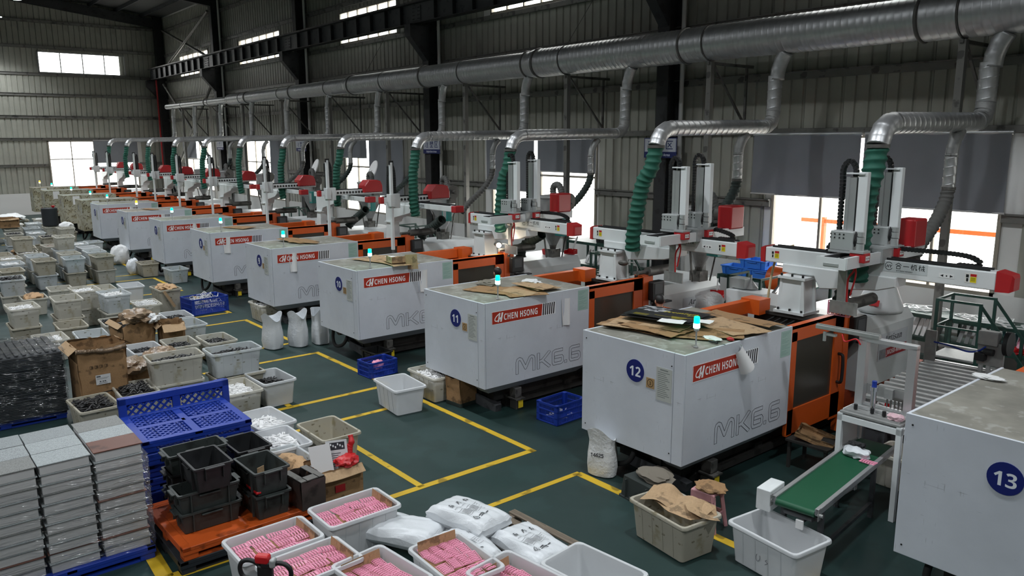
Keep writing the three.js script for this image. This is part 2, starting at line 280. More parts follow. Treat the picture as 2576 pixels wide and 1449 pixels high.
{
  const back = structure('wall_back', slabWithHoles(EX - 0.5, RX + 0.5, -0.1, 12.6, backHoles, (a, b, s, e) => box(b - a, e - s, 0.14, (a + b) / 2, (s + e) / 2, WZ - 0.12)), M.plaster);
  mesh('low_wall', slabWithHoles(EX, RX, 0, 1.5, backHoles.filter((h) => h[2] < 5), (a, b, s, e) => box(b - a, e - s, 0.05, (a + b) / 2, (s + e) / 2, WZ - 0.025)), M.plaster, back);
  sheetWall(back, EX, RX, 1.5, 12.3, backHoles, (m, a, s) => { m.position.set(a, s, WZ); });
  const end = structure('wall_end', slabWithHoles(WZ - 0.2, FZ + 0.2, -0.1, 15.8, endHoles, (a, b, s, e) => box(0.14, e - s, b - a, EX - 0.12, (s + e) / 2, (a + b) / 2)), M.plaster);
  mesh('low_wall', box(0.05, 1.32, FZ - WZ, EX - 0.025, 0.66, (FZ + WZ) / 2), M.plaster, end);
  sheetWall(end, WZ, FZ, 1.32, 14.6, endHoles, (m, a, s) => { m.rotation.y = PI / 2; m.position.set(EX, s, a + 0.9); });
  structure('wall_side', uvBox(flat(box(0.2, 16, FZ - WZ, RX + 0.1, 7.9, (FZ + WZ) / 2))), M.sheet);
  structure('wall_front', uvBox(flat(box(RX - EX, 16, 0.2, (RX + EX) / 2, 7.9, FZ + 0.1))), M.sheet);
  // roof: two slopes
  const ridge = 0.4, top = 14.4, eave = 12.35;
  const slope = (za, ya, zb, yb) => bar([0, ya, za], [0, yb, zb], 1).scale(1, 1, 1);
  const roofPts = [[WZ - 0.6, eave], [ridge, top], [FZ + 0.6, eave + 0.05], [FZ + 0.6, eave + 0.25], [ridge, top + 0.2], [WZ - 0.6, eave + 0.2]];
  const rg = new THREE.ExtrudeGeometry(shapeOf(roofPts.map(([z, y]) => [-z, y])), { depth: RX - EX + 1, bevelEnabled: false }); rg.rotateY(PI / 2); rg.translate(EX - 0.5, 0, 0);
  structure('ceiling', uvBox(flat(rg)), M.roof);
  // purlins and rafters under the roof
  const yAt = (z) => (z < ridge ? mix(eave, top, (z - WZ + 0.6) / (ridge - WZ + 0.6)) : mix(top, eave, (z - ridge) / (FZ + 0.6 - ridge)));
  for (let z = WZ + 1.2; z < FZ; z += 1.5) structure('trim_purlin', uvBox(flat(box(RX - EX, 0.22, 0.07, (RX + EX) / 2, yAt(z) - 0.13, z))), M.midSteel);
  for (const x of COLX) { const g = []; for (const [za, zb] of [[WZ + 0.3, ridge], [ridge, FZ - 0.2]]) { const off = 0.52; g.push(bar([x, yAt(za) - off, za], [x, yAt(zb) - off, zb], 0.25, 0.55)); } const m = structure('beam_rafter', join(g), M.darkSteel); }
}
{ // girts along both corrugated walls
  for (const y of [2.95, 5.8, 7.1, 9.95, 11.5]) {
    const cuts = y < 4 ? BAYS : [], g = []; let at = EX;
    for (const [a, b] of [...cuts, [RX, RX]]) { if (a - at > 0.1) g.push(rbox(a - at, 0.17, 0.07, (a + at) / 2, y, WZ + 0.04, 0.012, 1), box(a - at, 0.02, 0.13, (a + at) / 2, y + 0.075, WZ + 0.06)); at = b; }
    structure('trim_girt', join(g), M.girt);
  }
  for (const [y, t] of [[4.58, 0.14], [8.3, 0.15]]) structure('trim_girt', join([rbox(RX - EX, t, 0.09, (RX + EX) / 2, y, WZ + 0.05, 0.012, 1)]), M.girt);
  for (const y of [3.0, 4.6, 5.95, 7.28, 8.5, 10.1, 11.6, 13.0]) {
    const g = []; let at = WZ; for (const [a, b] of [...(y < 4 ? [[-14.3, -9.0]] : []), [FZ, FZ]]) { g.push(rbox(0.07, 0.17, a - at, EX + 0.04, y, (a + at) / 2, 0.012, 1), box(0.13, 0.02, a - at, EX + 0.06, y + 0.075, (a + at) / 2)); at = b; }
    structure('trim_girt', join(g), M.girt);
  }
}
// windows: frame with mullions, one pane per light
let nWin = 0;
function windowUnit(along, from, to, y0, y1, lights, rows, face, mat = M.windowFrame) {
  const w = new THREE.Group(); w.name = 'window_' + ++nWin; w.userData.kind = 'structure'; scene.add(w);
  const L = to - from, H = y1 - y0, put2 = (m) => { if (along === 'x') m.position.set(from, y0, face); else { m.rotation.y = -PI / 2; m.position.set(face, y0, from); } return m; };
  const t = 0.07, fr = [box(L, t, 0.12, L / 2, t / 2, -0.06), box(L, t, 0.12, L / 2, H - t / 2, -0.06), box(t, H, 0.12, t / 2, H / 2, -0.06), box(t, H, 0.12, L - t / 2, H / 2, -0.06)];
  put2(mesh('window_frame', join(fr), mat, w));
  for (let i = 1; i < lights; i++) put2(mesh('mullion', uvBox(flat(box(0.055, H - 2 * t, 0.07, (L * i) / lights, H / 2, -0.06))), mat, w));
  for (let j = 0; j + 1 < rows.length; j++) {
    const a = rows[j] * H, b = rows[j + 1] * H;
    if (j) put2(mesh('transom', uvBox(flat(box(L - 2 * t, 0.06, 0.07, L / 2, a, -0.06))), mat, w));
    for (let i = 0; i < lights; i++) put2(mesh('pane', uvBox(flat(box(L / lights - 0.06, b - a - 0.06, 0.008, (L * (i + 0.5)) / lights, (a + b) / 2, -0.06))), M.glass, w));
  }
  return w;
}
BAYS.forEach(([a, b], i) => { windowUnit('x', a, b, ...HIGHY, 6, [0, 1], WZ); windowUnit('x', a, b, ...LOWY, 4, [0, 0.62, 1], WZ); });
windowUnit('z', -14.2, -9.05, 1.5, 4.5, 4, [0, 0.62, 1], EX);
windowUnit('z', -13.95, -9.0, 8.58, 9.88, 4, [0, 1], EX, M.galvDull);
{ // outside: bright yard, a pale building, trees and sacks beyond the glass
  structure('outside_ground', uvBox(flat(box(300, 0.4, 300, 0, -0.5, -60))), M.concrete);
  structure('outside_ground', uvBox(flat(box(40, 0.05, 200, -110, -0.27, -20))), M.concrete);
}
// steel columns with crane brackets
function hSection(w, d, h, tf = 0.03, tw = 0.025) { return join([box(w, h, tf, 0, h / 2, d / 2 - tf / 2), box(w, h, tf, 0, h / 2, -d / 2 + tf / 2), box(tw, h, d - 2 * tf, 0, h / 2, 0)]); }
COLX.forEach((x, i) => {
  const c = new THREE.Group(); c.name = 'pillar_' + (i + 1); c.userData.kind = 'structure'; scene.add(c); c.position.set(x, 0, WZ + 0.31);
  mesh('shaft', hSection(0.36, 0.5, 12.4), M.darkSteel, c);
  mesh('base_plate', uvBox(flat(box(0.5, 0.03, 0.62, 0, 0.015, 0))), M.darkSteel, c);
  const br = prism([[0.2, 7.1], [0.2, 8.34], [0.95, 8.34], [0.95, 7.95]], 0.3, 0).rotateY(-PI / 2).translate(0.15, 0, 0);
  mesh('crane_bracket', join([br, box(0.36, 0.03, 0.8, 0, 8.34, 0.55), box(0.36, 0.4, 0.03, 0, 8.14, 0.95)]), M.darkSteel, c);
});
{ // crane runway beam with stiffeners
  const z = -15.42, a = EX + 0.25, g = [], b = RX - 0.3, L = b - a, c = (a + b) / 2;
  const t = tag(new THREE.Group(), 'long dark steel crane runway beam with upright stiffeners carried on column brackets', 'crane beam'); t.name = 'crane_beam'; scene.add(t);
  mesh('web', uvBox(flat(box(L, 0.66, 0.02, c, 8.73, z))), M.midSteel, t);
  mesh('top_flange', uvBox(flat(box(L, 0.025, 0.36, c, 9.06, z))), M.darkSteel, t);
  mesh('bottom_flange', uvBox(flat(box(L, 0.025, 0.32, c, 8.4, z))), M.darkSteel, t);
  mesh('rail', uvBox(flat(box(L, 0.09, 0.06, c, 9.12, z))), M.oldMetal, t);
  const st = uvBox(flat(box(0.02, 0.6, 0.13, 0, 0, 0)));
  for (let x = a + 0.5; x < b; x += 1.065) if (!COLX.some((q) => Math.abs(q - x) < 0.5)) mesh('stiffener', st, M.darkSteel, t).position.set(x, 8.73, z + 0.075);
  const sp = join([box(0.55, 0.5, 0.02, 0, 0, 0), ...[-0.2, -0.12, 0.12, 0.2].flatMap((x) => [-0.18, -0.06, 0.06, 0.18].map((y) => cyl(0.016, 0.03, x, y, 0.015, 6, 'z')))]);
  for (const x of COLX) if (x < 8) mesh('splice_plate', sp, M.midSteel, t).position.set(x, 8.73, z + 0.02);
}
{ // X bracing in the end bay and rain pipes beside the columns
  const br = (a, b, w) => tag(mesh('wall_brace', join([bar(a, b, w, w, true)]), M.girt), '', 'brace');
  tag(br([-54.5, 11.4, -15.9], [-46.0, 9.0, -15.95], 0.075), 'upper cross brace running down towards the crane beam in the end bay', 'brace');
  tag(br([-45.6, 11.5, -15.75], [-54.5, 8.9, -15.75], 0.075), 'upper cross brace rising away from the end wall in the end bay', 'brace');
  tag(br([-55.2, 8.1, -15.9], [-46.0, 2.6, -15.95], 0.085), 'long lower cross brace falling from the corner column behind the thin duct', 'brace');
  tag(br([-45.7, 7.6, -15.75], [-55.0, 1.6, -15.75], 0.085), 'long lower cross brace rising to the second column behind the thin duct', 'brace');
  COLX.slice(1, 6).forEach((x, i) => tag(mesh('rain_pipe', join([cyl(0.055, 12, x + 0.34, 6, WZ + 0.22, 12), ...[1.6, 4, 6.6, 9.2].map((y) => cyl(0.066, 0.09, x + 0.34, y, WZ + 0.22, 12))]), M.plaster), `white rain pipe on the wall behind the ${['second', 'third', 'fourth', 'fifth', 'sixth'][i]} column from the end wall`, 'pipe'));
  tag(mesh('red_pipe', join([cyl(0.05, 8.4, -55.55, 4.2, -15.55, 10)]), M.robotRed), 'dark red standpipe beside the corner column', 'pipe');
}
// ceiling lamps: a shallow bell with a glowing disc, each with a spot of the same colour
function highBay(x, y, z, drop, label) {
  const t = thing('ceiling_lamp', label, 'lamp', [x, y, z], 0, 'high bay lamps under the roof');
  mesh('bell', lathe([[0.02, 0.26], [0.09, 0.25], [0.11, 0.12], [0.27, 0.0], [0.25, 0.0], [0.1, 0.1], [0.02, 0.11]], 24), M.alu, t);
  mesh('cord', cyl(0.012, drop, 0, 0.26 + drop / 2, 0, 6), M.blackRubber, t);
  const glow = M.glow ??= new THREE.MeshStandardMaterial({ color: 0x000000, emissive: LAMP.color, emissiveIntensity: 40, name: 'glow' });
  mesh('lamp_disc', cyl(0.235, 0.012, 0, 0.004, 0, 24), glow, t);
  const s = new THREE.SpotLight(LAMP.color, LAMP.candela, 0, 1.25, 0.5, 2); s.position.set(0, -0.02, 0); s.target.position.set(0, -3, 0); s.castShadow = true; s.shadow.radius = 12; t.add(s, s.target);
}
LAMP.rows.forEach(([z], r) => { for (let i = 0; i < LAMP.count; i++) highBay(LAMP.from + i * LAMP.step, LAMP.y, z, 2.2, 'round high bay lamp hanging in a row over ' + (r ? 'the bins' : 'the machines')); });

// ================================================================ DUST EXTRACTION: main duct, drops, cross ducts, hoses
const MACH = [ // number, x of both sides, style
  [13, -3.03, -1.32, 'a'], [12, -7.3, -5.59, 'a'], [11, -11.2, -9.5, 'a'], [10, -15.3, -13.62, 'a'], [9, -19.42, -17.82, 'a'], [8, -23.72, -22.1, 'a'], [7, -28.02, -26.62, 'a'], [6, -32.32, -30.9, 'a'], [5, -36.75, -35.35, 'a'],
  [4, -39.8, -38.45, 'c'], [3, -43.8, -42.5, 'c'], [2, -48.6, -47.5, 'c'], [1, -52.2, -51.1, 'c']];
const WORD = ['', 'one', 'two', 'three', 'four', 'five', 'six', 'seven', 'eight', 'nine', 'ten', 'eleven', 'twelve', 'thirteen'];
const DROPS = { 12: -5.31, 11: -9.29, 10: -13.39, 9: -17.2, 8: -21.3, 7: -25.4, 6: -29.3, 5: -33.25, 4: -37.25, 3: -41.4, 2: -45.5, 1: -49.3 };
const DUCTZ = -14.6, DUCTY = 6.47;
{
  const t = thing('main_duct', 'large galvanised spiral duct running the whole wall and stepping wider towards machine twelve', 'duct');
  const segs = [[-50.4, -43.4, 0.14], [-43.4, -39.95, 0.165], [-39.95, -32.4, 0.245], [-32.4, -27.25, 0.275], [-27.25, -16.95, 0.335], [-16.6, -6.45, 0.37], [-6.45, 8.6, 0.4]];
  for (const [a, b, r] of segs) mesh('duct_section', spiral([a, DUCTY, DUCTZ], [b, DUCTY, DUCTZ], r, r > 0.3 ? 0.14 : 0.12, 28), M.galv, t);
  for (const [a, b, r, q] of [[-40.1, -39.8, 0.165, 0.245], [-27.5, -27.1, 0.275, 0.335], [-16.98, -16.55, 0.335, 0.37]]) mesh('reducer', sweep(new THREE.LineCurve3(V(a, DUCTY, DUCTZ), V(b, DUCTY, DUCTZ)), (s) => mix(r, q, smooth(0.2, 0.8, s)) + 0.008, 10, 28), M.galv, t);
  const collar = (x, r) => mesh('collar', sweep(new THREE.LineCurve3(V(x - 0.035, DUCTY, DUCTZ), V(x + 0.035, DUCTY, DUCTZ)), (s) => r + 0.008 + 0.03 * Math.sin(clamp(s) * PI), 6, 28), M.oldMetal, t);
  for (const [x, r] of [[-43.4, 0.165], [-37.5, 0.245], [-32.4, 0.275], [-27.05, 0.335], [-22.15, 0.335], [-16.98, 0.335], [-16.5, 0.37], [-11.55, 0.37], [-6.42, 0.4]]) collar(x, r);
}
const ductR = (x) => (x < -43.4 ? 0.14 : x < -39.95 ? 0.165 : x < -32.4 ? 0.245 : x < -27.25 ? 0.275 : x < -16.8 ? 0.335 : x < -6.45 ? 0.37 : 0.4);
// segmented elbow from one direction into another
const elbow = (p, a, b, R, r, n = 4) => { const A = V(...a), B = V(...b), P = V(...p), pts = []; for (let i = 0; i <= n; i++) { const t = i / n; const q = P.clone().add(A.clone().multiplyScalar(-R * (1 - t) * (1 - t))).add(B.clone().multiplyScalar(R * t * t)); pts.push(q.toArray()); } return sweep(curveOf(pts, 0), (t) => r + 0.006 * (Math.abs((t * n) % 1 - 0.5) > 0.44 ? 1 : 0), n * 5, 18); };
for (const [num, x] of Object.entries(DROPS)) {
  const n = +num, big = n > 10, r = n === 12 ? 0.15 : n === 11 ? 0.14 : n > 8 ? 0.125 : 0.11, w = WORD[n], y = n === 12 ? 4.68 : n === 11 ? 4.66 : 4.57, zE = -11.05, top = DUCTY - ductR(x);
  const t = thing('branch_duct', `galvanised branch duct dropping from the main duct and reaching over to machine ${w}`, 'duct', [x, 0, 0], 0);
  mesh('take_off', elbow([0.04, top - 0.2, DUCTZ], [-0.6, -0.8, 0], [0, -1, 0], 0.3, r, 3), M.galv, t);
  mesh('drop_pipe', spiral([0, top - 0.42, DUCTZ], [0, y + 0.3, DUCTZ], r, 0.16, 18), M.galv, t);
  mesh('elbow', elbow([0, y, DUCTZ], [0, -1, 0], [0, 0, 1], 0.32, r, 4), M.galvDull, t);
  mesh('cross_pipe', spiral([0, y, DUCTZ + 0.3], [0, y - 0.05, zE - 0.3], r, 0.16, 18), M.galv, t);
  mesh('elbow', elbow([0, y - 0.05, zE], [0, 0, 1], [0, -1, 0.25], 0.32, r, 4), M.galv, t);
  mesh('end_collar', cyl(r + 0.012, 0.05, 0, y - 0.37, zE + 0.09, 20), M.oldMetal, t);
  const hy = n > 9 ? 2.75 : n > 4 ? 2.85 : 2.9, dx = n === 11 ? -0.42 : n === 10 ? -0.3 : n === 12 ? -0.12 : -0.05 - 0.1 * ((n * 7) % 3);
  tag(mesh('suction_hose', hose([[x, y - 0.36, zE + 0.08], [x + dx * 0.15, y - 0.75, zE + 0.13], [x + dx * 0.55, (y + hy) / 2 - 0.1, zE + 0.16], [x + dx, hy, zE + 0.15], [x + dx * 1.15, hy - 0.35, zE + 0.1]], r * 0.98, n > 9 ? 0.12 : 0.1), M.hoseGreen), `green wire-wound suction hose hanging from the branch duct over machine ${w}`, 'hose');
  // smaller branch to the hopper dryer
  if (n > 3) {
    const rs = n > 10 ? 0.095 : 0.075, bz = -13.45, bt = thing('side_duct', `short thin duct dropping off the cross pipe behind the robot of machine ${w}`, 'duct', [x, 0, 0]);
    mesh('elbow', elbow([0, y - 0.3, bz], [0, -0.55, 0.83], [0, -1, 0], 0.26, rs, 3), M.galvDull, bt);
    mesh('pipe', spiral([0, y - 0.5, bz], [0, 3.62, bz], rs, 0.13, 14), M.galv, bt);
    mesh('clamp', cyl(rs + 0.012, 0.05, 0, 3.62, bz, 16), M.oldMetal, bt);
    tag(mesh('dryer_hose', hose([[x, 3.62, bz], [x - 0.01, 3.4, bz + 0.06], [x - 0.02, 3.1, bz + 0.32], [x - 0.03, 2.78, bz + 0.75], [x - 0.04, 2.5, bz + 1.05]], rs * 1.05, 0.09), n % 3 === 0 ? M.hoseGrey : M.hoseDark), `dark corrugated hose curving down from the thin duct behind machine ${w}`, 'hose');
  }
}
{ // posts and hanging brackets that carry the ducts
  const where = ['by the window of machine twelve', 'between machines ten and eleven', 'beside the blinds behind machine ten', 'behind machine nine', 'behind machine eight', 'behind machine seven', 'behind machine six', 'behind machine five', 'behind machine four', 'near the end wall behind machine three'];
  [-5.75, -10.9, -15.45, -20.0, -24.7, -29.1, -33.7, -38.3, -42.9, -47.5].forEach((x, i) => {
    const t = thing('duct_post', `square steel duct post with a braced wall arm ${where[i]}`, 'post', [x, 0, 0]);
    const top = DUCTY - ductR(x) - 0.02;
    mesh('post', join([box(0.12, top, 0.12, 0, top / 2, DUCTZ), box(0.25, 0.015, 0.25, 0, 0.008, DUCTZ)]), M.girt, t);
    mesh('arm', uvBox(flat(bar([0, top - 0.03, DUCTZ + 0.1], [0, top - 0.03, WZ + 0.12], 0.06))), M.oldMetal, t);
    mesh('hanger', uvBox(flat(bar([0, top, WZ + 0.35], [0, 4.72, WZ + 0.35], 0.05))), M.oldMetal, t);
    mesh('diagonal', uvBox(flat(bar([0, top - 0.05, DUCTZ - 0.1], [0, 4.72, WZ + 0.33], 0.045))), M.oldMetal, t);
    const sr = ductR(x) + 0.012; mesh('strap', sweep(new THREE.LineCurve3(V(-0.02, DUCTY, DUCTZ), V(0.02, DUCTY, DUCTZ)), () => sr, 2, 28), M.oldMetal, t);
  });
  [[-5.9, 'over machine twelve'], [-15.3, 'over machine ten'], [-26, 'over machine eight']].forEach(([x, s]) => tag(mesh('hanger_wire', join([bar([x - 0.2, DUCTY + ductR(x), DUCTZ], [x + 0.9, 10.0, WZ + 0.15], 0.006, 0.006, true)]), M.oldMetal), 'thin steel wire holding the main duct to the girt ' + s, 'wire'));
}
// roller blinds and the area signs on the columns
function blind(x0, x1, bottom, label, z = WZ + 0.16) {
  const t = thing('roller_blind', label, 'blind', [x0, 0, z]); const L = x1 - x0;
  mesh('tube', cyl(0.045, L, L / 2, 4.52, -0.02, 14, 'x'), M.alu, t);
  const H = 4.5 - bottom, g = new THREE.PlaneGeometry(L - 0.04, H, Math.max(6, Math.round(L * 6)), 10), p = g.attributes.position;
  for (let i = 0; i < p.count; i++) { const u = p.getX(i), v = 0.5 - p.getY(i) / H; p.setZ(i, 0.02 * Math.sin(u * 2.1 + x0) * v + 0.012 * Math.sin(u * 7 + v * 3 + x0)); }
  g.computeVertexNormals(); const b = g.clone().translate(0, 0, -0.004); { const ix = b.index.array; for (let i = 0; i < ix.length; i += 3) { const k = ix[i]; ix[i] = ix[i + 1]; ix[i + 1] = k; } } b.computeVertexNormals();
  mesh('fabric', put(join([g, b]), L / 2, 4.5 - H / 2, 0.02), M.blind, t);
  mesh('bottom_bar', rbox(L, 0.035, 0.025, L / 2, bottom, 0.02, 0.008, 1), M.alu, t);
}
blind(-10.75, -8.15, 3.17, 'grey roller blind half down over the window beside machine twelve');
blind(-8.1, -5.35, 3.05, 'grey roller blind over the window behind the long robot beam of machine twelve');
blind(-20.95, -18.5, 2.83, 'grey roller blind hanging lowest over the window behind machine ten');
blind(-18.4, -15.85, 3.48, 'grey roller blind pulled up higher over the window behind machine ten');
blind(-31.4, -29.0, 3.72, 'short grey roller blind over the window behind machine seven');
blind(-28.85, -26.2, 2.25, 'pale grey blind hanging nearly to the sill behind machine seven');
blind(-39.0, -37.2, 2.2, 'narrow grey blind hanging almost full length behind machine four');
blind(-52.9, -50.3, 3.4, 'small grey blind over the window nearest the end wall');
{
  const t = thing('roller_blind', 'grey roller blind half down on the window in the end wall', 'blind', [EX + 0.14, 0, -11.6], PI / 2);
  mesh('tube', cyl(0.045, 2.65, 1.32, 4.52, 0, 14, 'x'), M.alu, t); mesh('fabric', uvBox(flat(box(2.6, 1.4, 0.006, 1.32, 3.8, 0.01))), M.blind, t); mesh('bottom_bar', rbox(2.62, 0.035, 0.025, 1.32, 3.1, 0.01, 0.008, 1), M.alu, t);
}

// ================================================================ INJECTION MOULDING MACHINES
const badgeTex = (n, ghost) => canvasTex(192, 192, (g) => { g.fillStyle = ghost ? '#8f8c78' : '#11206e'; g.fillRect(0, 0, 192, 192); if (ghost) { g.fillStyle = '#20285a'; g.beginPath(); g.ellipse(96, 96, 70, 88, 0, 0, 7); g.fill(); } g.fillStyle = '#e9eef2'; g.font = `bold ${n > 9 ? 118 : 140}px sans-serif`; g.textAlign = 'center'; g.textBaseline = 'middle'; g.fillText(String(n), 96, 101); });
const logoTex = canvasTex(1024, 160, (g) => {
  g.fillStyle = '#eef1f4'; g.fillRect(0, 0, 1024, 160); g.fillStyle = '#b02a0c'; g.beginPath(); g.moveTo(6, 6); g.lineTo(806, 6); g.lineTo(790, 154); g.lineTo(6, 154); g.fill();
  g.fillStyle = '#0b0c10'; for (let i = 0; i < 6; i++) { const x = 816 + i * 35; g.beginPath(); g.moveTo(x + 4, 6); g.lineTo(x + 23, 6); g.lineTo(x + 10, 154); g.lineTo(x - 9, 154); g.fill(); }
  g.fillStyle = '#f4f5f6'; g.strokeStyle = '#f4f5f6'; // the mark before the words: a swoosh with two slanted uprights
  g.lineWidth = 13; g.beginPath(); g.moveTo(112, 36); g.quadraticCurveTo(40, 74, 48, 108); g.quadraticCurveTo(62, 132, 118, 108); g.stroke();
  g.beginPath(); g.moveTo(112, 24); g.lineTo(132, 24); g.lineTo(108, 136); g.lineTo(88, 136); g.fill(); g.beginPath(); g.moveTo(150, 24); g.lineTo(176, 24); g.lineTo(152, 136); g.lineTo(126, 136); g.fill(); g.beginPath(); g.moveTo(112, 90); g.lineTo(142, 72); g.lineTo(132, 112); g.fill();
  g.font = 'bold 100px sans-serif'; g.textBaseline = 'middle'; g.save(); g.translate(180, 84); g.scale(0.85, 1.08); g.fillText('CHEN HSONG', 0, 0); g.restore();
});
const modelTex = canvasTex(1400, 300, (g) => { // outlined lettering: each stroke drawn wide, then its inside taken out again
  g.clearRect(0, 0, 1400, 300); g.lineJoin = 'round';
  const cut = (p) => { const q = p.map((a) => a.slice()); const pull = (a, b) => { const L = Math.hypot(b[0] - a[0], b[1] - a[1]); a[0] += ((b[0] - a[0]) / L) * 5; a[1] += ((b[1] - a[1]) / L) * 5; }; pull(q[0], q[1]); pull(q[q.length - 1], q[q.length - 2]); return q; };
  const go = (strokes, closedAt) => { for (const [w, op] of [[55, 'source-over'], [41, 'destination-out']]) { g.globalCompositeOperation = op; g.strokeStyle = '#3a4048'; g.lineWidth = w; for (const s of strokes) { const p = w < 50 ? cut(s) : s; g.beginPath(); p.forEach((a, i) => (i ? g.lineTo(...a) : g.moveTo(...a))); g.stroke(); } } };
  go([[[32, 290], [32, 84], [44, 50], [80, 34], [116, 52], [200, 210], [284, 52], [320, 34], [356, 50], [368, 84], [368, 290]]]);
  go([[[460, 8], [460, 290]]]); go([[[480, 160], [540, 150], [700, 10]], [[540, 150], [700, 288]]]);
  const six = (x) => go([[[x + 236, 36], [x + 70, 36], [x + 34, 52], [x + 26, 90], [x + 26, 230], [x + 44, 262], [x + 200, 264], [x + 226, 246], [x + 228, 176], [x + 210, 152], [x + 60, 150]]]);
  six(740); go([[[1040, 236], [1040, 290]]]); six(1110);
});
const noteTex = canvasTex(128, 192, (g) => { g.fillStyle = '#b9bdb8'; g.fillRect(0, 0, 128, 192); g.fillStyle = '#7d837f'; for (let y = 26; y < 170; y += 11) g.fillRect(12, y, 60 + ((y * 37) % 44), 4); g.fillRect(30, 10, 66, 7); });
const placardTex = canvasTex(128, 192, (g) => { g.fillStyle = '#9fbdb4'; g.fillRect(0, 0, 128, 192); g.fillStyle = '#7fa298'; for (let y = 14; y < 180; y += 9) if ((y * 7) % 5) g.fillRect(12, y, 40 + ((y * 53) % 62), 3); });
const warnTex = canvasTex(96, 96, (g) => { g.fillStyle = '#d8d8d4'; g.fillRect(0, 0, 96, 96); g.fillStyle = '#b01818'; g.fillRect(44, 6, 48, 26); g.fillStyle = '#d6c313'; g.fillRect(44, 34, 48, 56); g.fillStyle = '#151515'; g.fillRect(10, 14, 22, 30); g.fillRect(14, 50, 16, 34); g.fillStyle = '#6d6510'; for (const y of [44, 56, 68]) g.fillRect(50, y, 34, 5); });
const threeTex = canvasTex(96, 96, (g) => { g.fillStyle = '#a98a5f'; g.fillRect(0, 0, 96, 96); g.strokeStyle = '#3a2a14'; g.lineWidth = 6; g.beginPath(); g.arc(48, 48, 34, 0, 7); g.stroke(); g.fillStyle = '#3a2a14'; g.font = 'bold 46px sans-serif'; g.textAlign = 'center'; g.textBaseline = 'middle'; g.fillText('3', 48, 50); });
const decal = (t, rough = 0.5) => new THREE.MeshStandardMaterial({ map: t, roughness: rough });
const D = { logo: decal(logoTex, 0.4), note: decal(noteTex, 0.8), placard: decal(placardTex), warn: decal(warnTex), three: decal(threeTex, 0.8), model: new THREE.MeshStandardMaterial({ map: modelTex, transparent: true, roughness: 0.45 }) };
// a thin printed plate: picture on the front face only reads right because the box's own uv runs 0..1 per face
const plate = (w, h, t = 0.004) => new THREE.BoxGeometry(w, h, t);
const shared = {}; const G = (k, f) => (shared[k] ??= f());
const FRONT = -7.23;
const BEACON = { green: new THREE.Color(0.0, 0.9, 0.36), amber: new THREE.Color(1, 0.42, 0.02) };
const beaconMat = {}; for (const k in BEACON) beaconMat[k] = new THREE.MeshStandardMaterial({ color: BEACON[k].clone().multiplyScalar(0.4), emissive: BEACON[k], emissiveIntensity: 2.6, roughness: 0.3, name: 'beacon_' + k });
const coreMat = {}; for (const k in BEACON) coreMat[k] = new THREE.MeshStandardMaterial({ color: 0x000000, emissive: k === 'green' ? rgb(0.45, 1, 0.8) : rgb(1, 0.75, 0.3), emissiveIntensity: 7, name: 'beacon_core_' + k });

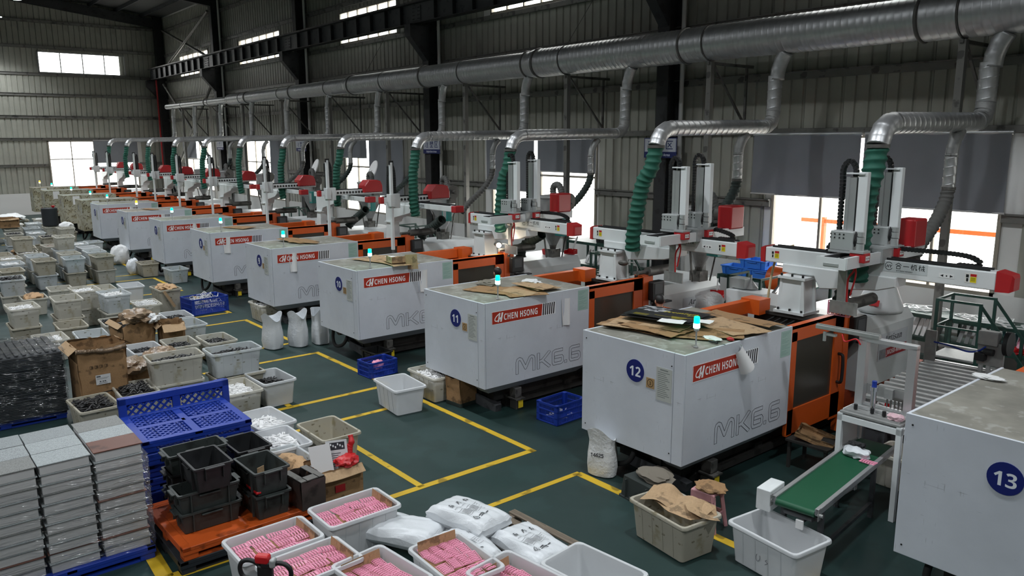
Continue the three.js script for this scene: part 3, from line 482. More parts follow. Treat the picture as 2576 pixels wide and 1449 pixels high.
function machine([num, xl, xr, style]) {
  const w = xr - xl, cx = (xl + xr) / 2, c = style === 'c', n = WORD[num], top = 1.9, bot = c ? 0.55 : num > 12 ? 0.5 : 0.5, L = 2.32, h = w / 2, body = c ? M.cream : M.machineWhite;
  const t = thing('moulding_machine', c ? `old dirty cream moulding machine with chipped paint, badge ${n} on its end` : `white and orange moulding machine with round blue badge ${n} on its end cover`, 'machine', [cx, 0, FRONT], 0, 'moulding machines in the row');
  const H = top - bot, my = (top + bot) / 2, seam = num > 12 ? 0.18 : 0.16;
  // clamp cover: front door panel, corner strip, side panels, dirty top sheet
  mesh('front_panel', uvBox(flat(rbox(w - seam - 0.003, H, 0.03, -seam / 2 - 0.0015, my, -0.015, 0.006, 1))), body, t);
  mesh('corner_panel', join([rbox(seam - 0.003, H, 0.03, h - seam / 2 + 0.0015, my, -0.015, 0.006, 1)]), body, t);
  const side = mesh('side_panel', uvBox(flat(rbox(0.03, H, L - 0.034, h - 0.015, my, -(L + 0.034) / 2, 0.006, 1))), body, t);
  mesh('side_panel', uvBox(flat(rbox(0.03, H, L - 0.034, -h + 0.015, my, -(L + 0.034) / 2, 0.006, 1))), body, t);
  mesh('back_panel', uvBox(flat(box(w - 0.062, H - 0.5, 0.03, 0, my + 0.22, -L + 0.02))), M.castIron, t);
  mesh('top_sheet', uvBox(flat(box(w - 0.062, 0.02, L - 0.05, 0, top - 0.016, -L / 2 - 0.005))), M.machineTop, t);
  if (!c) { // folded tray under the cover
    const a = h - 0.002, b = h - 0.14, z0 = -0.03, z1 = -L + 0.02, y0 = bot, y1 = bot - 0.13;
    const tray = loft([[[a, y0, z0], [a, y0, z1], [a - 0.35, y0, z1], [a - 0.35, y0, z0]], [[b, y1, z0 - 0.15], [b, y1, z1 + 0.15], [a - 0.36, y1, z1 + 0.15], [a - 0.36, y1, z0 - 0.15]]]);
    mesh('lower_tray', uvBox(crease(tray, 0.3)), M.machineGrey, t);
  }
  const bolt = G('bolt', () => flat(cyl(0.009, 0.006, 0, 0, 0, 8, 'z'))), bolts = [[-h + 0.07, top - 0.1], [-h + 0.07, bot + 0.1], [h - seam - 0.03, top - 0.17], [h - seam - 0.03, bot + 0.12]].map(([x, y]) => bolt.clone().translate(x, y, 0.002));
  mesh('screws', mergeGeometries(bolts), M.blackPlastic, t).userData.kind = 'stuff';
  // prints and stickers
  const bm = new THREE.MeshStandardMaterial({ map: badgeTex(num, c), roughness: 0.45 }), disc = new THREE.CylinderGeometry(0.145, 0.145, 0.008, 32).rotateX(PI / 2); disc.rotateZ(0);
  { const p = disc.attributes.position, uv = disc.attributes.uv; for (let i = 0; i < p.count; i++) uv.setXY(i, 0.5 + p.getX(i) / 0.29, 0.5 + p.getY(i) / 0.29); }
  const bx = num === 13 ? -0.0 : c ? -0.05 : w > 1.6 ? 0.09 : 0.05;
  mesh('number_badge', c ? disc.clone().scale(0.62, 0.9, 1) : disc, bm, t).position.set(num === 13 ? 0.01 : bx, 1.545, 0.003);
  if (!c) {
    if (num < 13) {
      mesh('tan_sticker', plate(0.13, 0.13), D.three, t).position.set(bx + 0.25, 1.44, 0.002);
      mesh('pinned_sheet', plate(0.24, 0.42, 0.003), D.note, t).position.set(h - 0.3, 1.47, 0.003);
    }
    const lg = mesh('maker_sign', G('logo', () => plate(1.36, 0.212, 0.006)), D.logo, t); lg.rotation.y = PI / 2; lg.position.set(h + 0.001, 1.64, -0.835);
    const md = mesh('model_lettering', G('model', () => new THREE.PlaneGeometry(1.52, 0.3)), D.model, t); md.rotation.y = PI / 2; md.position.set(h + 0.0015, 0.765, -1.4);
    const pl = mesh('safety_placard', G('placard', () => plate(0.25, 0.36)), D.placard, t); pl.rotation.y = PI / 2; pl.position.set(h, 1.68, -2.17);
    if (num !== 13) { // loose sheet of paper hanging from the side
      const curl = num === 12, g = new THREE.PlaneGeometry(0.34, 0.46, 8, 10), p = g.attributes.position;
      for (let i = 0; i < p.count; i++) { const x = p.getX(i), y = 0.23 - p.getY(i); if (curl) { const a = (x / 0.34 + 0.5) * 3.1; p.setXYZ(i, 0.11 * Math.cos(a) * (0.6 + y), -y * 0.72 - 0.1 * (x + 0.17), 0.015 + 0.11 * Math.sin(a) * (0.45 + y * 1.6)); } else p.setXYZ(i, x * 0.62 * (1 - 0.3 * y), -y, 0.006 + 0.1 * y * y + 0.02 * Math.sin(x * 20)); }
      g.computeVertexNormals(); const bk = g.clone(); { const ix = bk.index.array; for (let i = 0; i < ix.length; i += 3) { const k = ix[i]; ix[i] = ix[i + 1]; ix[i + 1] = k; } bk.computeVertexNormals(); bk.translate(0, 0, -0.0015); }
      const pp = mesh('paper_sheet', join([g, bk]), M.paper, t); pp.rotation.y = PI / 2; pp.rotation.order = 'YXZ'; if (curl) pp.rotation.z = 0.55; pp.position.set(h + 0.004, curl ? 1.83 : 1.76, num === 12 ? -1.02 : num === 11 ? -1.75 : num === 10 ? -1.55 : num === 9 ? -0.55 : num === 8 ? -0.48 : num === 7 ? -1.0 : -1.2);
    }
  } else {
    const pp = mesh('paper_sheet', uvBox(flat(box(0.004, 0.4, 0.3, h + 0.006, 1.66, -0.55, 0, 0, 0.04))), M.paper, t);
    const sc = mesh('maker_sign', uvBox(flat(box(0.006, 0.1, 0.5, h, 1.55, -1.1))), M.robotRed, t); if (num < 3) sc.scale.set(1, 0.5, 0.4);
    mesh('pinned_sheet', plate(0.13, 0.34, 0.003), D.note, t).position.set(h - 0.22, 1.42, 0.003);
  }
  // signal beacon on the top corner
  if (num < 13) {
    const k = num === 6 || num === 1 ? 'amber' : 'green', b = mesh('beacon', G('beacon', () => join([cyl(0.011, 0.22, 0, 0.11, 0, 10), cyl(0.03, 0.012, 0, 0.006, 0, 14), lathe([[0.012, 0.2], [0.03, 0.21], [0.036, 0.245], [0.012, 0.245]], 16)])), M.alu, t); b.position.set(h - 0.16, top, -0.41);
    const lm = mesh('beacon_lamp', G('lamp', () => lathe([[0.005, 0.392], [0.03, 0.388], [0.036, 0.375], [0.038, 0.25], [0.005, 0.25]], 18)), beaconMat[k], b);
    const core = mesh('beacon_core', G('core', () => cyl(0.041, 0.055, 0, 0.275, 0, 14)), coreMat[k], b);
    const li = new THREE.PointLight(BEACON[k], 0.3, 0, 2); li.position.set(0, 0.32, 0); li.shadow.radius = 2; li.castShadow = true; b.add(li);
  }
  // machine bed, feet, hydraulics
  const bed = [box(w * 0.62, 0.34, 6.3, -0.02, 0.3, -3.6), box(w * 0.72, 0.08, 5.9, 0, 0.08, -3.7)]; for (const z of [-0.75, -2.1, -4.3, -6.3]) bed.push(box(0.12, 0.2, 0.18, -h * 0.6, 0.1, z), box(0.12, 0.2, 0.18, h * 0.6, 0.1, z));
  mesh('bed', join(bed), M.castIron, t);
  if (!c || num > 2) {
    mesh('front_leg', join([box(0.16, 0.5, 0.14, 0.12, 0.25, -0.5), box(0.16, 0.5, 0.14, h - 0.5, 0.25, -0.62), box(0.95, 0.16, 0.12, 0.2, 0.09, -0.42, 0, 0, -0.12)]), M.midSteel, t);
    mesh('hydraulic_hose', pipe([[-h + 0.3, 0.56, -0.16], [-h + 0.27, 0.25, -0.14], [-h + 0.45, 0.12, -0.12], [-h + 0.75, 0.24, -0.16], [-h + 0.78, 0.58, -0.3]], 0.035, 30, 10), M.blackRubber, t);
    mesh('hydraulic_valve', join([cyl(0.11, 0.3, -h + 0.55, 0.48, -0.28, 14, 'z'), box(0.2, 0.16, 0.2, -h + 0.7, 0.5, -0.34), cyl(0.05, 0.4, -h + 0.85, 0.45, -0.3, 10, 'x')]), M.castIron, t);
    const pump = mesh('lube_pump', join([rbox(0.16, 0.17, 0.14, h - 0.12, 0.29, -0.74, 0.012), box(0.24, 0.02, 0.2, h - 0.1, 0.19, -0.74), box(0.16, 0.18, 0.12, h - 0.14, 0.09, -0.76)]), M.oldMetal, t);
    mesh('yellow_label', uvBox(flat(box(0.005, 0.13, 0.1, h - 0.01, 0.1, -0.76))), M.yellowLabel, pump);
  }
  // mould area: guard doors, platens, tie bars, mould
  const z0 = -L, z1 = -3.72, dl = z0 - z1, bot2 = 0.3, zc = (z0 + z1) / 2;
  mesh('guard_door', join([box(0.06, 0.22, dl, h - 0.03, 1.78, zc), box(0.06, 1.5, 0.13, h - 0.03, 1.05, z0 - 0.07), box(0.06, 1.6, 0.24, h - 0.03, 1.08, z1 + 0.12), box(0.06, 0.36, dl, h - 0.03, 0.5, zc), box(0.09, 0.05, dl, h - 0.045, 1.87, zc)]), M.orange, t);
  mesh('door_window', uvBox(flat(box(0.02, 1.02, dl - 0.35, h - 0.035, 1.18, zc + 0.06))), G('pc', () => new THREE.MeshStandardMaterial({ color: rgb(0.05, 0.045, 0.035), roughness: 0.22, name: 'smoked_window' })), t);
  mesh('door_handle', pipe([[h, 1.28, z1 + 0.1], [h + 0.07, 1.27, z1 + 0.11], [h + 0.085, 1.15, z1 + 0.11], [h + 0.085, 0.98, z1 + 0.11], [h + 0.07, 0.86, z1 + 0.11], [h, 0.85, z1 + 0.1]], 0.024, 24, 8), M.blackPlastic, t);
  mesh('rear_guard', join([box(0.14, 0.2, dl + 0.05, -h + 0.2, 1.78, zc), box(0.06, 1.3, dl, -h + 0.04, 1.05, zc), box(0.34, 0.24, 0.3, -h + 0.28, 1.79, z1 + 0.12)]), M.orange, t);
  mesh('guard_post', join([box(0.1, 1.86, 0.16, h - 0.05, 0.97, z1 - 0.1), box(0.2, 0.16, 0.3, h - 0.12, 1.84, z1 - 0.16)]), M.orange, t);
  mesh('fixed_platen', join([rbox(w - 0.4, 1.35, 0.3, 0, 1.02, z1 - 0.12, 0.02), box(w - 0.5, 0.05, 0.42, 0, 1.7, z1 - 0.12)]), M.castIron, t);
  mesh('moving_platen', join([rbox(w - 0.45, 1.2, 0.26, 0, 1.0, z0 - 0.22, 0.02), box(w - 0.9, 0.3, 0.3, 0, 1.5, z0 - 0.1)]), M.castIron, t);
  const ties = []; for (const x of [-0.42, 0.42]) for (const y of [0.68, 1.46]) ties.push(cyl(0.055, dl + 0.5, x * (w / 1.7), y, zc, 14, 'z'));
  mesh('tie_bars', join(ties), M.chrome, t);
  mesh('mould', join([rbox(w * 0.4, 0.62, 0.34, 0, 1.05, zc + 0.22, 0.015), rbox(w * 0.42, 0.66, 0.3, 0, 1.05, zc - 0.2, 0.015), cyl(0.03, 0.5, 0.1, 1.42, zc, 8, 'z'), cyl(0.02, 0.3, -0.2, 1.4, zc + 0.1, 8, 'x')]), M.oldMetal, t);
  const tangle = []; for (let i = 0; i < 5; i++) { const x = -w * 0.2 + i * 0.12; tangle.push(pipe([[x, 1.35, zc + 0.1], [x + 0.04, 1.52 + 0.03 * (i % 3), zc - 0.1], [x - 0.06, 1.5, zc - 0.35], [x + 0.1, 1.66, z1 + 0.02]], 0.014, 14, 6)); }
  mesh('water_hoses', join(tangle), M.blackRubber, t);
  // operator panel and barrel
  const hmi = mesh('control_panel', join([rbox(0.16, 0.36, 0.36, h + 0.02, 1.62, z1 - 0.34, 0.03), bar([h - 0.05, 1.6, z1 - 0.15], [h, 1.62, z1 - 0.3], 0.05)]), M.blackPlastic, t);
  mesh('panel_screen', uvBox(flat(box(0.006, 0.2, 0.22, h + 0.102, 1.66, z1 - 0.34))), M.midSteel, hmi);
  mesh('barrel', join([cyl(0.16, 1.0, 0, 1.2, z1 - 0.7, 18, 'z'), cyl(0.2, 0.3, 0, 1.2, z1 - 0.45, 18, 'z'), cyl(0.09, 0.75, h - 0.05, 1.98, z1 - 0.55, 14, 'z'), cyl(0.04, 0.4, h - 0.05, 1.98, z1 - 0.1, 10, 'z')]), M.oldMetal, t);
  mesh('mast_plate', join([box(0.24, 0.03, 0.34, h - 0.06, 1.36, z1 - 0.62), bar([h - 0.1, 1.35, z1 - 0.5], [h - 0.25, 1.1, z1 - 0.5], 0.05)]), M.midSteel, t);
  // injection unit cover and cabinet
  const ca = z1 - 0.66, cb = z1 - 2.5, cw = Math.min(w - 0.1, 1.3);
  const cab = prism([[0, 0.5], [cw, 0.5], [cw, 1.45], [cw - 0.12, 1.62], [0, 1.62]], ca - cb, 0.015).translate(h - cw - 0.06, 0, cb);
  mesh('injection_cover', uvBox(flat(cab)), c ? M.robotWhite : M.robotWhite, t);
  mesh('rear_bed', join([box(w * 0.8, 0.46, 2.9, 0, 0.28, z1 - 1.9)]), num === 12 ? M.orangeDark : M.machineGrey, t);
  if (!c) { const jt = G('jmTex', () => decal(canvasTex(512, 256, (g) => { g.fillStyle = '#c9cdd2'; g.fillRect(0, 0, 512, 256); g.fillStyle = '#30343a'; g.font = 'italic bold 84px serif'; g.fillText('Artisan', 90, 86); g.fillStyle = '#a81c20'; g.fillRect(140, 150, 372, 90); g.fillStyle = '#15171a'; for (let i = 0; i < 5; i++) g.fillRect(30 + i * 22, 150, 10, 90); g.fillStyle = '#eceff2'; g.font = 'bold 62px sans-serif'; g.save(); g.translate(154, 217); g.scale(0.82, 1); g.fillText('JM268-MK6.6', 0, 0); g.restore(); }))); const pl = mesh('model_plate', G('jm', () => plate(1.0, 0.44)), jt, t); pl.rotation.y = PI / 2; pl.position.set(h - 0.058, 1.1, (ca + cb) / 2 - 0.2); }
  return t;
}
MACH.forEach(machine);

// ================================================================ TAKE-OUT ROBOTS AND HOPPER DRYERS
const PLZ = FRONT - 3.84; // the fixed platens they stand on
const logoHY = canvasTex(512, 128, (g) => { g.fillStyle = '#c3c9cb'; g.fillRect(0, 0, 512, 128); g.strokeStyle = g.fillStyle = '#26292c'; g.lineWidth = 7; g.beginPath(); g.arc(62, 60, 46, 0.5, 5.6); g.stroke(); g.font = 'italic bold 52px sans-serif'; g.fillText('HY', 26, 80);
  const cjk = (x, y, s, strokes) => { g.lineWidth = 8; for (const p of strokes) { g.beginPath(); p.forEach(([a, b], i) => (i ? g.lineTo(x + a * s, y + b * s) : g.moveTo(x + a * s, y + b * s))); g.stroke(); } };
  cjk(140, 12, 70, [[[0.5, 0], [0, 0.4]], [[0.5, 0], [1, 0.4]], [[0.25, 0.42], [0.75, 0.42]], [[0.2, 0.58], [0.8, 0.58], [0.8, 1], [0.2, 1], [0.2, 0.58]]]);
  cjk(230, 12, 70, [[[0, 0.5], [1, 0.5]]]);
  cjk(320, 12, 70, [[[0, 0.3], [0.45, 0.3]], [[0.22, 0], [0.22, 1]], [[0.22, 0.35], [0, 0.7]], [[0.55, 0.1], [0.55, 0.6], [0.4, 1]], [[0.55, 0.1], [0.85, 0.1], [0.85, 0.9], [1, 0.9], [1, 0.7]]]);
  cjk(410, 12, 70, [[[0, 0.3], [0.4, 0.3]], [[0.2, 0], [0.2, 1]], [[0.2, 0.35], [0, 0.7]], [[0.45, 0.25], [1, 0.25]], [[0.75, 0], [0.8, 0.7], [1, 1]], [[0.5, 0.45], [0.5, 0.95]], [[0.45, 0.6], [0.72, 0.6]], [[0.95, 0.5], [0.7, 0.95]]]);
  g.font = 'bold 24px sans-serif'; g.fillText('HYYIMACHINERY', 150, 116); });
D.hy = decal(logoHY, 0.4); D.arrows = decal(canvasTex(96, 48, (g) => { g.fillStyle = '#e4e6e6'; g.fillRect(0, 0, 96, 48); g.fillStyle = '#17181a'; g.beginPath(); g.moveTo(8, 24); g.lineTo(28, 10); g.lineTo(28, 38); g.fill(); g.beginPath(); g.moveTo(88, 24); g.lineTo(68, 10); g.lineTo(68, 38); g.fill(); g.fillRect(44, 16, 8, 16); }));
const chain = (pts, wdt = 0.07, th = 0.045, step = 0.05) => { // drag chain: separate links along a curve that bends in one plane
  const c = curveOf(pts, 0.5), L = c.getLength(), n = Math.round(L / step), out = [], up = V(), q = new THREE.Matrix4(); const flatPlane = (() => { const a = V(...pts[0]), b = V(...pts[1]), d = V(...pts[pts.length - 1]); const m = b.sub(a).cross(d.sub(a)); return m.lengthSq() > 1e-6 ? m.normalize() : V(1, 0, 0); })();
  for (let i = 0; i < n; i++) { const u = (i + 0.5) / n, P = c.getPointAt(u), t = c.getTangentAt(u); up.copy(flatPlane).cross(t).normalize(); q.makeBasis(flatPlane.clone(), up.clone(), t.clone().cross(V(0, 0, 0)).lengthSq() ? t : t); const g = new THREE.BoxGeometry(wdt, th, step * 0.94); g.applyMatrix4(new THREE.Matrix4().makeBasis(flatPlane, up, flatPlane.clone().cross(up))); g.translate(P.x, P.y, P.z); out.push(g); const g2 = new THREE.BoxGeometry(wdt * 0.8, th * 1.25, step * 0.4); g2.applyMatrix4(new THREE.Matrix4().makeBasis(flatPlane, up, flatPlane.clone().cross(up))); g2.translate(P.x, P.y, P.z); out.push(g2); }
  return join(out);
};
const holes = (list, r, axis, depth = 0.012) => mergeGeometries(list.map(([x, y, z]) => flat(cyl(r, depth, x, y, z, 10, axis))));
function pillar(t, big) { // ribbed pedestal and the saddle that carries the beam
  const p = [box(0.52, 0.04, 0.46, 0, 0.02, 0), box(0.46, 0.04, 0.4, 0, 0.56, 0), loft2([[0.2, 0.17, 0.04], [0.17, 0.15, 0.54]])];
  for (const s of [-1, 1]) p.push(put(prism([[0, 0], [0.08, 0], [0.035, 0.5], [0, 0.5]], 0.03), 0, 0, 0).rotateY(s > 0 ? 0 : PI).translate(s * 0.17, 0.04, 0.16 * s), put(prism([[0, 0], [0.08, 0], [0.035, 0.5], [0, 0.5]], 0.03), 0, 0, 0).rotateY(s > 0 ? 0 : PI).translate(s * 0.17, 0.04, -0.16 * s));
  mesh('pedestal', join(p), M.robotWhite, t);
  const b = []; for (const x of [-0.2, 0, 0.2]) for (const z of [0.19, -0.19]) b.push(cyl(0.018, 0.04, x, 0.055, z, 8), cyl(0.018, 0.04, x * 0.9, 0.6, z * 0.9, 8));
  mesh('bolts', join(b), M.blackPlastic, t).userData.kind = 'stuff';
}
function loft2(list) { return crease(loft(list.map(([a, b, y]) => [[a, y, b], [a, y, -b], [-a, y, -b], [-a, y, b]].map(([x, yy, z]) => [x, yy, z]))), 0.4); }
function robotA(num, cx, dx, nearZ, farZ) { // servo gantry with two telescopic uprights
  const t = thing('takeout_robot', `white gantry robot with two tall uprights and a red motor hood over machine ${WORD[num]}`, 'robot', [cx, 1.74, PLZ], 0, 'robots on the machines');
  pillar(t, true);
  const a = -0.62, b = 2.75, bz = -0.16, by = 0.81; // long beam along the row
  mesh('saddle', uvBox(flat(prism([[-0.28, 0.6], [0.26, 0.6], [0.36, 0.42], [1.25, 0.52], [1.5, 0.6], [1.5, 0.74], [-0.28, 0.74]].map(([x, y]) => [x, y]), 0.34, 0.015).translate(0, 0, bz - 0.17))), M.robotWhite, t);
  const beam = mesh('main_beam', uvBox(flat(rbox(b - a, 0.24, 0.26, (a + b) / 2, by + 0.04, bz, 0.018))), M.robotWhite, t);
  const rails = join([box(b - a - 0.2, 0.03, 0.03, (a + b) / 2, by + 0.175, bz + 0.07), box(b - a - 0.2, 0.03, 0.03, (a + b) / 2, by + 0.175, bz - 0.07)]); mesh('beam_rails', rails, M.blackPlastic, t);
  for (const [x, s] of [[a, -1], [b, 1]]) { const l = s > 0 ? 0.2 : 0.1, m = mesh('end_cap', crease(loft([[[0, -0.13, 0.14], [0, -0.13, -0.14], [0, 0.14, -0.14], [0, 0.14, 0.14]], [[s * l * 0.8, -0.125, 0.13], [s * l * 0.8, -0.125, -0.13], [s * l * 0.9, 0.1, -0.12], [s * l * 0.9, 0.1, 0.12]], [[s * l, -0.1, 0.1], [s * l, -0.1, -0.1], [s * l, 0.06, -0.1], [s * l, 0.06, 0.1]]].map((r) => (s < 0 ? r.slice().reverse() : r))), 0.4), M.robotRed, t); m.position.set(x, by + 0.04, bz); }
  for (const x of [a + 0.18, b - 0.3]) mesh('warning_label', G('wl', () => plate(0.15, 0.13)), D.warn, t).position.set(x, by + 0.05, bz + 0.131);
  mesh('name_lettering', G('hy', () => plate(0.6, 0.15)), D.hy, t).position.set(1.6, by + 0.08, bz + 0.131);
  mesh('arrow_label', G('ar', () => plate(0.2, 0.06)), D.arrows, t).position.set(b - 0.6, by + 0.04, bz + 0.131);
  // cross arm with its two carriages
  const ay = 1.0, za = 1.0, zb = -1.35;
  mesh('cross_arm', join([rbox(0.4, 0.1, za - zb, dx, ay - 0.02, (za + zb) / 2, 0.012), box(0.05, 0.16, za - zb, dx + 0.2, ay + 0.01, (za + zb) / 2), box(0.05, 0.14, za - zb, dx - 0.2, ay, (za + zb) / 2), box(0.42, 0.16, 0.02, dx, ay, za)]), M.robotWhite, t);
  mesh('arm_slot', join([rbox(0.22, 0.045, 0.012, dx, ay - 0.02, za + 0.012, 0.02, 2)]), M.robotGrey, t);
  mesh('arm_rails', join([box(0.05, 0.05, za - zb - 0.15, dx + 0.1, ay + 0.055, (za + zb) / 2), box(0.05, 0.05, za - zb - 0.15, dx - 0.12, ay + 0.055, (za + zb) / 2)]), M.blackPlastic, t);
  mesh('carriage', join([box(0.5, 0.2, 0.44, dx, by + 0.22, bz), box(0.3, 0.12, 0.4, dx - 0.2, by + 0.15, bz)]), M.robotGrey, t);
  for (const [z, k] of [[nearZ, 0], [farZ, 1]]) { // upright: grey gearbox, pale profile, white cover strip, chain loop
    const top = 2.2 + k * 0.04, x = dx - 0.02 + k * 0.03;
    const gb = mesh('gearbox', join([rbox(0.34, 0.27, 0.3, x - 0.06, ay + 0.27, z + 0.02, 0.015), box(0.4, 0.03, 0.36, x - 0.04, ay + 0.12, z)]), M.robotGrey, t);
    mesh('gearbox_bolts', holes([-0.16, -0.1, -0.03, 0.03].flatMap((q) => [[x - 0.06 + q, ay + 0.36, z + 0.172], [x - 0.06 + q, ay + 0.31, z + 0.172]]), 0.011, 'z'), M.blackPlastic, gb);
    mesh('upright', join([box(0.1, top - ay - 0.3, 0.07, x - 0.02, (top + ay + 0.2) / 2, z), box(0.05, top - ay - 0.3, 0.05, x - 0.09, (top + ay + 0.2) / 2, z + 0.02)]), M.alu, t);
    mesh('upright_cover', join([rbox(0.13, top - ay - 0.2, 0.09, x + 0.12, (top + ay + 0.24) / 2, z, 0.008, 1), box(0.26, 0.02, 0.14, x + 0.02, top, z)]), M.robotWhite, t);
    mesh('upright_slot', join([box(0.025, top - ay - 0.35, 0.075, x + 0.045, (top + ay + 0.2) / 2, z - 0.004)]), M.blackPlastic, t);
    mesh('drag_chain', chain([[x - 0.2, ay + 0.3, z - 0.02], [x - 0.2, top - 0.2, z - 0.02], [x - 0.2, top + 0.06, z - 0.02], [x - 0.11, top + 0.17, z - 0.02], [x - 0.02, top + 0.06, z - 0.02], [x - 0.02, top - 0.15, z - 0.02]], 0.075, 0.05), M.blackPlastic, t);
    mesh('motor', join([cyl(0.055, 0.1, x + 0.2, ay + 0.2, z + 0.14, 14), cyl(0.05, 0.08, x + 0.2, ay + 0.3, z + 0.14, 14), cyl(0.045, 0.06, x + 0.2, ay + 0.38, z + 0.14, 14), box(0.2, 0.03, 0.2, x + 0.2, ay + 0.14, z + 0.14)]), M.robotGrey, t);
    const rb = mesh('red_box', rbox(0.22, 0.13, 0.16, x + 0.21, ay + 0.06, z + 0.15, 0.01, 1), M.robotRed, t); const ap = mesh('arrow_label', G('ar2', () => plate(0.1, 0.06)), D.arrows, rb); ap.rotation.y = PI / 2; ap.position.set(x + 0.322, ay + 0.06, z + 0.15);
    mesh('cables', join([0, 1, 2].map((i) => pipe([[x + 0.1, ay + 0.4, z + 0.1], [x + 0.13 + 0.03 * i, ay + 0.3, z + 0.17], [x + 0.09, ay + 0.18, z + 0.12], [x + 0.15, ay + 0.08, z + 0.2]], 0.012, 12, 6))), M.blackRubber, t);
  }
  mesh('motor_hood', uvBox(flat(rbox(0.3, 0.42, 0.4, dx + 0.12, ay + 0.28, zb + 0.28, 0.03, 3))), M.robotRed, t);
  mesh('drag_chain', chain([[dx - 0.15, by + 0.34, bz + 0.05], [dx - 0.45, by + 0.36, bz + 0.07], [dx - 0.62, by + 0.25, bz + 0.07], [dx - 0.6, by + 0.12, bz + 0.07], [dx - 0.4, by + 0.1, bz + 0.07]].map(([x, y, z]) => [x, y + 0.02, z]), 0.09, 0.06), M.blackPlastic, t);
  mesh('drag_chain', chain([[dx + 0.25, by + 0.3, bz - 0.2], [b - 0.6, by + 0.3, bz - 0.2], [b - 0.35, by + 0.24, bz - 0.2], [b - 0.35, by + 0.17, bz - 0.2], [b - 0.6, by + 0.16, bz - 0.2]], 0.08, 0.05), M.blackPlastic, t);
  // gripper hanging from the near upright
  const gz = nearZ + 0.02, gx = dx - 0.1;
  mesh('gripper_arm', join([box(0.12, 0.6, 0.03, gx, ay - 0.42, gz), rbox(0.13, 0.06, 0.05, gx - 0.01, ay - 0.13, gz + 0.03, 0.025), box(0.4, 0.18, 0.03, gx + 0.06, ay - 0.7, gz + 0.03)]), M.galvDull, t);
  mesh('air_hose', join([pipe([[gx + 0.14, ay - 0.05, gz + 0.05], [gx + 0.19, ay - 0.14, gz + 0.06], [gx + 0.11, ay - 0.28, gz + 0.05], [gx + 0.12, ay - 0.6, gz + 0.06]], 0.014, 16, 6), pipe([[gx + 0.18, ay - 0.06, gz + 0.04], [gx + 0.22, ay - 0.2, gz + 0.06], [gx + 0.16, ay - 0.5, gz + 0.06]], 0.012, 12, 6)]), M.red, t);
  return t;
}
robotA(12, -6.445, 1.06, 0.45, -0.5); robotA(11, -10.35, 1.75, 0.26, -0.36); robotA(10, -14.46, 1.3, 0.2, -0.35);
